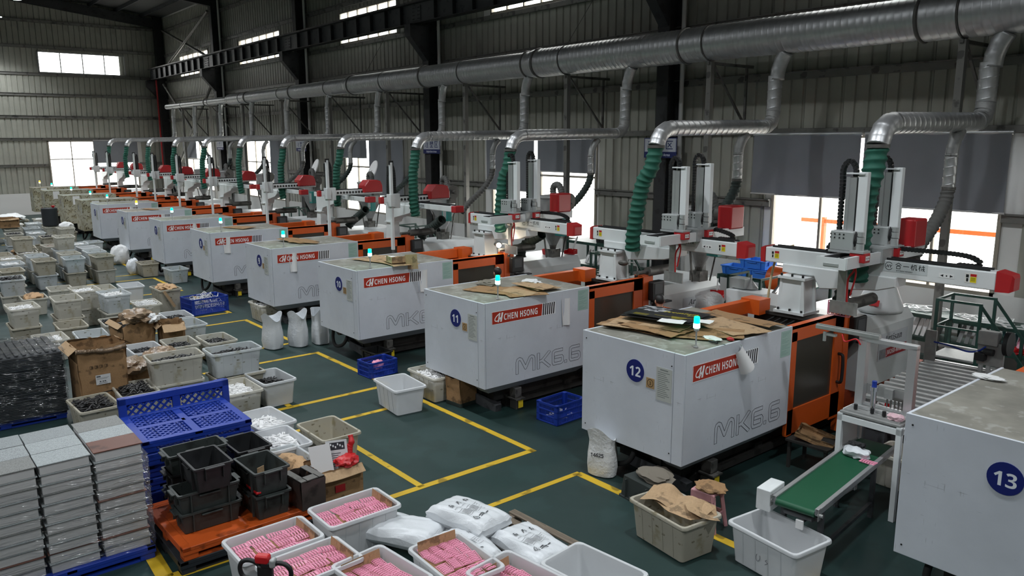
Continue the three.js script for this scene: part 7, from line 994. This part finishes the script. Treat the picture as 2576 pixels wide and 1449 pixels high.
{ // blue trays on the shelf end, orange mixer drum
  const tr = trayGeo(0.72, 0.5, 0.2); const b = (l, p, r) => { const t = thing('storage_tray', l, 'tray', p, r); mesh('shell', tr[0], M.blueLight, t); mesh('ledges', tr[1], M.blueLight, t); }; b('bright blue tray lower of two on the shelf behind machine eleven', [-9.75, 1.352, -15.35], 0.05); b('bright blue tray stacked askew on the lower one', [-9.95, 1.555, -15.38], -0.04); b('second bright blue tray on the shelf end by the window', [-10.45, 1.352, -15.4], 0.0);
  tag(mesh('mixer_drum', join([cyl(0.27, 0.5, 0, 0.9, 0, 26, 'x'), cyl(0.29, 0.03, 0.24, 0.9, 0, 26, 'x'), box(0.4, 0.62, 0.06, 0, 0.31, 0.18), box(0.4, 0.62, 0.06, 0, 0.31, -0.18)]), M.orange), 'orange drum mixer by the window between machines eleven and twelve', 'mixer').position.set(-8.85, 0.62, -14.6);
  tag(mesh('mixer_stand', join([box(0.5, 0.62, 0.5, 0, 0.31, 0)]), M.machineGrey), 'grey plinth under the orange drum mixer', 'plinth').position.set(-8.85, 0, -14.6);
  const t = thing('storage_tray', 'black tray on the bench shelf by the window of machine ten', 'tray', [-14.1, 1.752, -15.0], 0.05); const bt = trayGeo(0.8, 0.55, 0.26); mesh('shell', bt[0], M.trayBlack, t); mesh('ledges', bt[1], M.trayBlack, t); }
{ // access steps with black railings
  const steps = (label, p, turn) => { const t = thing('access_steps', label, 'steps', p, turn); mesh('platform', rbox(0.75, 0.035, 0.7, 0, 0.78, 0, 0.006, 1), M.galvDull, t); for (let i = 0; i < 3; i++) mesh('tread', rbox(0.6, 0.03, 0.2, 0, 0.2 + i * 0.19, 0.85 - i * 0.2, 0.005, 1), M.galvDull, t); for (const x of [-0.36, 0.36]) { for (const z of [0.33, -0.33]) mesh('post', box(0.045, 1.75, 0.045, x, 0.875, z), M.shelfGreen, t); mesh('handrail', join([box(0.04, 0.04, 0.7, x, 1.75, 0), box(0.03, 0.03, 0.7, x, 1.3, 0), bar([x, 1.73, 0.33], [x, 0.85, 1.0], 0.04), bar([x, 0.78, 0.33], [x, 0.05, 1.0], 0.05)]), M.shelfGreen, t); } mesh('handrail', join([box(0.72, 0.04, 0.04, 0, 1.75, -0.33), box(0.72, 0.03, 0.03, 0, 1.3, -0.33)]), M.shelfGreen, t); return t; };
  steps('dark steel access steps with railings behind the pick station', [-5.1, 0, -14.1], PI / 2 + 0.05); steps('dark steel access steps with bare rungs behind machine eleven', [-8.75, 0, -13.4], PI); steps('dark steel access steps beside the injection cover of machine ten', [-12.8, 0, -13.6], PI); steps('dark steel access steps behind machine eight', [-21.3, 0, -13.4], PI); steps('dark steel access steps behind machine six', [-30.2, 0, -13.4], PI);
}
{ // sack with a scoop behind machine eleven, dustpans and pan on machine ten
  sackStanding('white woven sack bulging with granules behind machine eleven', [-9.15, 0.72, -12.55], 0.3, 0.72, 0.3, M.bagMatte, 181); tag(mesh('sack_stand', rbox(0.7, 0.7, 0.6, 0, 0.36, 0, 0.02, 1), M.machineGrey), 'grey cabinet under the white woven sack', 'cabinet').position.set(-9.15, 0, -12.55);
  const pan = (l, p, r, sc) => { const t = thing('dustpan', l, 'dustpan', p, r); mesh('scoop', join([box(0.26, 0.01, 0.2, 0, 0.01, 0), box(0.01, 0.09, 0.2, -0.13, 0.05, 0), box(0.01, 0.09, 0.2, 0.13, 0.05, 0), box(0.26, 0.12, 0.01, 0, 0.06, -0.1)]), M.red, t); mesh('handle', uvBox(flat(bar([0, 0.1, -0.1], [0, sc, -0.35], 0.03))), M.paper, t); }; pan('red dustpan stuck upright in the white woven sack', [-9.05, 1.38, -12.62], 0.6, 0.3); pan('red dustpan with a long white handle on the cover of machine ten', [-13.95, 1.63, -13.35], 0.3, 0.4);
  tag(mesh('red_pan', lathe([[0.02, 0], [0.13, 0], [0.15, 0.12], [0.145, 0.12], [0.125, 0.012], [0.02, 0.012]], 22), M.red), 'round red pan on the white cover of machine ten', 'pan').position.set(-14.3, 1.63, -12.9); tag(mesh('dark_tool', cyl(0.016, 0.16, 0, 0, 0, 8, 'x'), M.blackPlastic), 'black handle beside the red pan', 'tool').position.set(-14.06, 1.655, -12.85);
  const fn = lathe([[0.15, 0], [0.02, 0.17], [0.018, 0.26]], 22); tag(mesh('metal_funnel', fn, M.chrome), 'shiny metal funnel standing at the rear guard of machine twelve', 'funnel').position.set(-6.95, 1.92, -11.45); tag(mesh('metal_funnel', fn, M.galvDull), 'dull metal funnel on the cabinet behind machine eleven', 'funnel').position.set(-8.55, 1.58, -13.0); tag(mesh('steel_cabinet', rbox(0.8, 1.56, 0.6, 0, 0.78, 0, 0.012, 1), M.robotWhite), 'pale steel cabinet behind machine eleven carrying a funnel', 'cabinet').position.set(-8.5, 0, -13.0); tag(mesh('steel_cabinet', rbox(0.34, 0.2, 0.26, 0, 0.1, 0, 0.01, 1), M.robotGrey), 'small grey box on the cabinet behind machine eleven', 'box').position.set(-8.72, 1.58, -12.92);
  [[7, -27.4, 3.1], [8, -23.1, 3.12]].forEach(([n, x, y]) => { const l = mesh('round_cover', join([cyl(0.36, 0.02, 0, 0, 0, 30), cyl(0.37, 0.012, 0, -0.012, 0, 30), box(0.1, 0.03, 0.03, 0, 0.02, 0)]), M.paper); l.position.set(x + 0.1, y + 0.32, -12.95); l.rotation.set(1.1, 0.4, 0.2); tag(l, `round white lid tipped open on the hopper dryer of machine ${WORD[n]}`, 'lid'); });
  const clampLamp = (label, p, lit) => { const t = thing('work_lamp', label, 'lamp', p, 0.5); mesh('gooseneck', pipe([[0, 0, 0], [0.02, 0.16, 0], [-0.04, 0.26, 0.02], [-0.16, 0.27, 0.05]], 0.01, 24, 8), M.galvDull, t); mesh('lamp_head', ball(0.07, -0.24, 0.26, 0.06, 16, 1.4, 0.8, 0.8), M.oldMetal, t); mesh('clamp', box(0.05, 0.05, 0.05, 0, 0, 0), M.blackPlastic, t); if (lit) { const b = mesh('bulb', ball(0.055, -0.2, 0.24, 0.1, 14), new THREE.MeshStandardMaterial({ color: 0, emissive: rgb(1, 0.86, 0.66), emissiveIntensity: 40, name: 'bulb_glow' }), t); const l = new THREE.PointLight(rgb(1, 0.86, 0.66), 1.8, 0, 2); l.position.set(-0.2, 0.24, 0.1); l.shadow.radius = 2.5; l.castShadow = true; t.add(l); } }; clampLamp('work lamp burning white over the mould area of machine ten', [-13.5, 1.86, -11.0], true); clampLamp('unlit work lamp on a gooseneck at machine eleven', [-9.62, 1.9, -10.9], false);
  const c = thing('spray_can', 'red spray can standing on the rear bed of machine twelve', 'can', [-4.86, 0.52, -10.95]); mesh('can', lathe([[0.02, 0], [0.033, 0.002], [0.033, 0.17], [0.02, 0.19], [0.01, 0.2]], 16), M.red, c); mesh('cap', cyl(0.014, 0.03, 0, 0.205, 0, 10), M.paper, c); tag(mesh('parts_table', join([box(0.7, 0.04, 1.6, 0, 0.5, 0), box(0.64, 0.48, 1.5, 0, 0.24, 0)]), M.midSteel), 'low grey table between machine twelve and the slat rack', 'table').position.set(-5.0, 0, -11.3); crumple('plastic_bag', 'crumpled clear bags on the low grey table', 'bag', [-4.95, 0.52, -11.35], 0.2, 0.07, 0.24, M.bagMatte, 191, 0.6); crumple('cloth_rag', 'dark rag on the low grey table', 'cloth', [-5.0, 0.52, -11.8], 0.18, 0.06, 0.2, M.hoseDark, 193, 0.6);
  const ap = mesh('air_pipe', pipe([[-7.05, 1.7, -11.2], [-7.04, 2.3, -11.3], [-6.98, 2.62, -11.4], [-6.8, 2.72, -11.5]], 0.02, 24, 8), M.tan); tag(ap, 'tan air pipe rising beside the robot pillar of machine twelve', 'pipe');
  const bh = (n, pts) => tag(mesh('feed_hose', hose(pts, 0.12, 0.1, 0.16), M.hoseDark), `thick dark bellows hose behind the robot pillar of machine ${WORD[n]}`, 'hose'); bh(12, [[-5.75, 2.45, -11.7], [-5.95, 2.25, -11.75], [-6.05, 1.95, -11.7], [-6.0, 1.72, -11.6]]); bh(9, [[-17.6, 2.3, -12.0], [-18.0, 2.1, -12.0], [-18.3, 1.9, -11.9], [-18.35, 1.72, -11.8]]); bh(8, [[-21.8, 2.3, -12.0], [-22.2, 2.1, -12.0], [-22.5, 1.9, -11.9], [-22.6, 1.72, -11.8]]); bh(10, [[-13.3, 2.3, -11.8], [-13.7, 2.1, -11.8], [-13.9, 1.9, -11.7], [-13.9, 1.72, -11.7]]);
}
// ---- area signs on the columns
{
  const st = decal(canvasTex(512, 256, (g) => { g.fillStyle = '#b9bdc6'; g.fillRect(0, 0, 512, 256); g.fillStyle = '#16235c'; g.fillRect(0, 178, 512, 78); g.strokeStyle = '#16235c'; g.lineWidth = 10; g.strokeRect(5, 5, 502, 246); g.lineWidth = 11; const cj = (x, s, st2) => { for (const p of st2) { g.beginPath(); p.forEach(([a, b], i) => (i ? g.lineTo(x + a * s, 40 + b * s) : g.moveTo(x + a * s, 40 + b * s))); g.stroke(); } };
    cj(60, 104, [[[0.08, 0.05], [0.22, 0.16]], [[0, 0.36], [0.16, 0.46]], [[0.02, 0.95], [0.2, 0.62]], [[0.56, 0], [0.68, 0.12]], [[0.34, 0.26], [1, 0.26]], [[0.38, 0.58], [0.95, 0.58]], [[0.66, 0.26], [0.66, 0.95]], [[0.28, 0.95], [1, 0.95]]]); cj(205, 104, [[[0.12, 0], [0.2, 0.1]], [[0.42, 0], [0.34, 0.1]], [[0, 0.14], [0.54, 0.14]], [[0.06, 0.24], [0.06, 0.4], [0.48, 0.4], [0.48, 0.24]], [[0.27, 0.14], [0.27, 0.4], [0.1, 0.6]], [[0.64, 0.04], [0.64, 0.4], [0.56, 0.58]], [[0.64, 0.04], [0.94, 0.04], [0.94, 0.56]], [[0.66, 0.2], [0.92, 0.2]], [[0.66, 0.36], [0.92, 0.36]], [[0.18, 0.74], [0.84, 0.74]], [[0.5, 0.6], [0.5, 0.97]], [[0, 0.97], [1, 0.97]]]); cj(350, 104, [[[1, 0.04], [0.04, 0.04], [0.04, 0.96], [1, 0.96]], [[0.26, 0.24], [0.82, 0.78]], [[0.8, 0.22], [0.24, 0.78]]]);
    g.fillStyle = '#dfe3ec'; g.font = 'bold 46px sans-serif'; g.textAlign = 'center'; g.fillText('Injection Area', 256, 234); }));
  [[-13.15, 'fifth'], [-23.55, 'fourth'], [-34.3, 'third'], [-44.9, 'second']].forEach(([x, w]) => { const t = thing('area_sign', `white and blue injection area sign hung on the ${w} column from the end wall`, 'sign', [x, 4.21, WZ + 0.62]); mesh('sign_face', plate(1.05, 0.5, 0.02), st, t); mesh('bracket', join([box(0.04, 0.3, 0.05, -0.02, 0, -0.035)]), M.oldMetal, t); });
}
// ---- outside the window by machine twelve: pale sacks and an orange rail
for (let i = 0; i < 6; i++) sackLying(['lowest', 'second', 'third', 'fourth', 'fifth', 'topmost'][i] + ' tan sack of the pile outside the window', [-7.6 + 0.1 * (i % 2), 0.1 + i * 0.22, WZ - 1.6], 0.1 * ((i * 3) % 4), 0, 0.9, 0.6, 0.26, M.tan, 200 + i).userData.group = 'sacks outside the window'; tag(mesh('orange_rail', join([box(6, 0.1, 0.08, 0, 2.35, 0), box(0.12, 2.6, 0.12, -2.4, 1.15, 0), box(0.12, 2.6, 0.12, 2.4, 1.15, 0)]), M.orange), 'orange rail on posts outside the window', 'rail').position.set(-8, 0, WZ - 2.6);

// ================================================================ TWO WORKERS BETWEEN THE MACHINES
const smin = (a, b, k) => { const h = clamp(0.5 + (0.5 * (b - a)) / k); return mix(b, a, h) - k * h * (1 - h); };
function capsule(p, a, b, ra, rb) { const bx = b[0] - a[0], by = b[1] - a[1], bz = b[2] - a[2], px = p[0] - a[0], py = p[1] - a[1], pz = p[2] - a[2], t = clamp((px * bx + py * by + pz * bz) / (bx * bx + by * by + bz * bz)); return Math.hypot(px - bx * t, py - by * t, pz - bz * t) - mix(ra, rb, t); }
const ell = (p, c, r) => { const x = (p[0] - c[0]) / r[0], y = (p[1] - c[1]) / r[1], z = (p[2] - c[2]) / r[2], k = Math.hypot(x, y, z); return (k - 1) * Math.min(...r); };
function isoMesh(f, lo, hi, res) {
  const mc = new MarchingCubes(res, M.skin, false, false, 120000); mc.isolation = 0; const h = res / 2, S = [0, 1, 2].map((k) => (hi[k] - lo[k]) / 2), C = [0, 1, 2].map((k) => (hi[k] + lo[k]) / 2);
  for (let z = 0; z < res; z++) for (let y = 0; y < res; y++) for (let x = 0; x < res; x++) mc.field[x + y * res + z * res * res] = -f([((x - h) / h) * S[0] + C[0], ((y - h) / h) * S[1] + C[1], ((z - h) / h) * S[2] + C[2]]);
  mc.update(); const n = mc.count, p = new Float32Array(n * 3); for (let i = 0; i < n; i++) for (let k = 0; k < 3; k++) p[3 * i + k] = mc.positionArray[3 * i + k] * S[k] + C[k];
  const g = new THREE.BufferGeometry(); g.setAttribute('position', new THREE.BufferAttribute(p, 3)); g.setIndex([...Array(n).keys()]); return uvBox(crease(g, 1.4));
}
{ // facing +z, standing 1.69 m, forearms raised to the guard door, head bent a little forward
  const J = { hip: [0, 0.9, 0], chest: [0, 1.24, 0], neck: [0, 1.41, 0.0], head: [0, 1.56, 0.035] }, bones = [], arms = [], legs = [];
  for (const s of [-1, 1]) { arms.push([[s * 0.17, 1.36, -0.01], [s * 0.24, 1.1, 0.05], 0.058, 0.045], [[s * 0.24, 1.1, 0.05], [s * 0.19, 1.06, 0.27], 0.043, 0.03]); legs.push([[s * 0.09, 0.88, 0], [s * 0.11, 0.48, 0.02], 0.085, 0.06], [[s * 0.11, 0.48, 0.02], [s * 0.12, 0.09, -0.02], 0.058, 0.04]); }
  const handBones = []; for (const s of [-1, 1]) { const w = [s * 0.19, 1.06, 0.27]; handBones.push([w, [s * 0.185, 1.05, 0.35], 0.026, 0.03]); for (let i = 0; i < 4; i++) { const x = s * (0.185 + (i - 1.5) * 0.02), L = [0.055, 0.07, 0.065, 0.05][i]; handBones.push([[x, 1.05, 0.35], [x, 1.045, 0.35 + L * 0.55], 0.0095, 0.009], [[x, 1.045, 0.35 + L * 0.55], [x, 1.02, 0.35 + L], 0.009, 0.0075]); } handBones.push([[s * 0.165, 1.05, 0.31], [s * 0.13, 1.04, 0.35], 0.012, 0.009]); }
  const torso = (p, o) => smin(smin(ell(p, [0, 1.24, 0], [0.185 + o, 0.23 + o, 0.115 + o]), ell(p, [0, 1.0, 0], [0.155 + o, 0.2 + o, 0.11 + o]), 0.08), capsule(p, [-0.15, 1.37, 0], [0.15, 1.37, 0], 0.06 + o, 0.06 + o), 0.06);
  const headF = (p) => { let d = smin(ell(p, [0, 1.6, 0.03], [0.077, 0.095, 0.098]), ell(p, [0, 1.535, 0.07], [0.058, 0.075, 0.06]), 0.05); d = smin(d, capsule(p, [0, 1.4, -0.005], [0, 1.53, 0.02], 0.056, 0.052), 0.03); d = smin(d, capsule(p, [0, 1.595, 0.128], [0, 1.56, 0.146], 0.009, 0.014), 0.02); for (const s of [-1, 1]) { d = smin(d, ell(p, [s * 0.082, 1.565, 0.025], [0.012, 0.034, 0.02]), 0.012); d = Math.max(d, -ell(p, [s * 0.032, 1.587, 0.135], [0.017, 0.009, 0.012])); d = smin(d, capsule(p, [s * 0.015, 1.608, 0.122], [s * 0.05, 1.607, 0.108], 0.008, 0.007), 0.012); } d = smin(d, capsule(p, [-0.02, 1.513, 0.122], [0.02, 1.513, 0.122], 0.008, 0.008), 0.01); return d; };
  const head = isoMesh(headF, [-0.13, 1.36, -0.13], [0.13, 1.74, 0.2], 84);
  const hands = isoMesh((p) => { let d = 1; for (const b of handBones) d = Math.min(d, smin(d, capsule(p, ...b), 0.008)); return d; }, [-0.26, 0.97, 0.22], [0.26, 1.12, 0.46], 90);
  const bodyG = isoMesh((p) => { let d = torso(p, -0.012); d = smin(d, capsule(p, J.chest, J.neck, 0.08, 0.05), 0.05); for (const b of [...arms, ...legs]) d = smin(d, capsule(p, b[0], b[1], b[2] - 0.008, b[3] - 0.003), 0.03); return d; }, [-0.36, 0.03, -0.22], [0.36, 1.46, 0.34], 88);
  const shirt = isoMesh((p) => { let d = torso(p, 0.014); for (const b of [arms[0], arms[2]]) d = smin(d, capsule(p, b[0], mix3(b[0], b[1], 0.7), 0.072, 0.07), 0.04); d = Math.max(d, 0.84 - p[1]); return Math.max(d, 0.062 - Math.hypot(p[0], (p[2] - 0.0) * 1.1) - Math.max(0, 1.4 - p[1]) * 2); }, [-0.36, 0.78, -0.22], [0.36, 1.5, 0.26], 84);
  const pants = isoMesh((p) => { let d = ell(p, [0, 0.92, 0], [0.165, 0.14, 0.125]); for (const b of legs) d = smin(d, capsule(p, b[0], b[1], b[2] + 0.014, b[3] + 0.02), 0.05); return Math.max(d, p[1] - 0.98); }, [-0.26, 0.03, -0.2], [0.26, 1.0, 0.2], 76);
  function mix3(a, b, t) { return a.map((v, i) => mix(v, b[i], t)); }
  const hairF = (p) => Math.max(ell(p, [0, 1.605, 0.024], [0.085, 0.098, 0.104]), Math.max(0.02 * 0 + (1.545 - p[1] + clamp((p[2] - 0.0) * 0.9, -0.02, 0.085)), -(headF(p) + 0.02)) , (p[2] - 0.095) * (p[1] < 1.66 ? 1 : 0.2)); const hair = isoMesh(hairF, [-0.12, 1.5, -0.12], [0.12, 1.74, 0.16], 72);
  const collar = sweep(new THREE.CatmullRomCurve3(Array.from({ length: 17 }, (_, i) => { const a = (i / 16) * PI * 2; return V(Math.cos(a) * 0.074, 1.425 + 0.012 * Math.cos(a * 1 + PI / 2) * -1, Math.sin(a) * 0.068); })), () => 0.017, 48, 10);
  const trim = sweep(new THREE.CatmullRomCurve3(Array.from({ length: 17 }, (_, i) => { const a = (i / 16) * PI * 2; return V(Math.cos(a) * 0.09, 1.41 + 0.012 * Math.cos(a + PI / 2) * -1, Math.sin(a) * 0.083); })), () => 0.008, 48, 8);
  const shoe = join([-1, 1].map((s) => rbox(0.095, 0.085, 0.26, s * 0.12, 0.044, 0.04, 0.035, 3)));
  const orangeShirt = mat('shirtOrange', rgb(0.75, 0.13, 0.02), 0.85), greyShirt = mat('shirtGrey', rgb(0.3, 0.3, 0.32), 0.85), navy = mat('trousers', rgb(0.02, 0.025, 0.04), 0.9);
  const skinBody = join([bodyG, head, hands]);
  const person = (label, x, z, turn, sh) => { const t = thing('person', label, 'person', [x, 0, z], turn); mesh('body', skinBody, M.skin, t); mesh('shirt', shirt, sh, t); mesh('collar', collar, M.blackRubber, t); mesh('collar_trim', trim, M.paper, t); mesh('trousers', pants, navy, t); mesh('shoes', shoe, M.blackRubber, t); mesh('hair', hair, M.hair, t); mesh('eyes', join([-1, 1].map((s) => ball(0.011, s * 0.032, 1.587, 0.122, 12))), M.paper, t); return t; };
  person('worker with short black hair in an orange shirt with a black collar', -8.88, -10.72, -2.1, orangeShirt); person('worker with black hair bent at the guard door of machine ten', -13.16, -10.42, -1.75, greyShirt);
}

renderer.render(scene, camera);
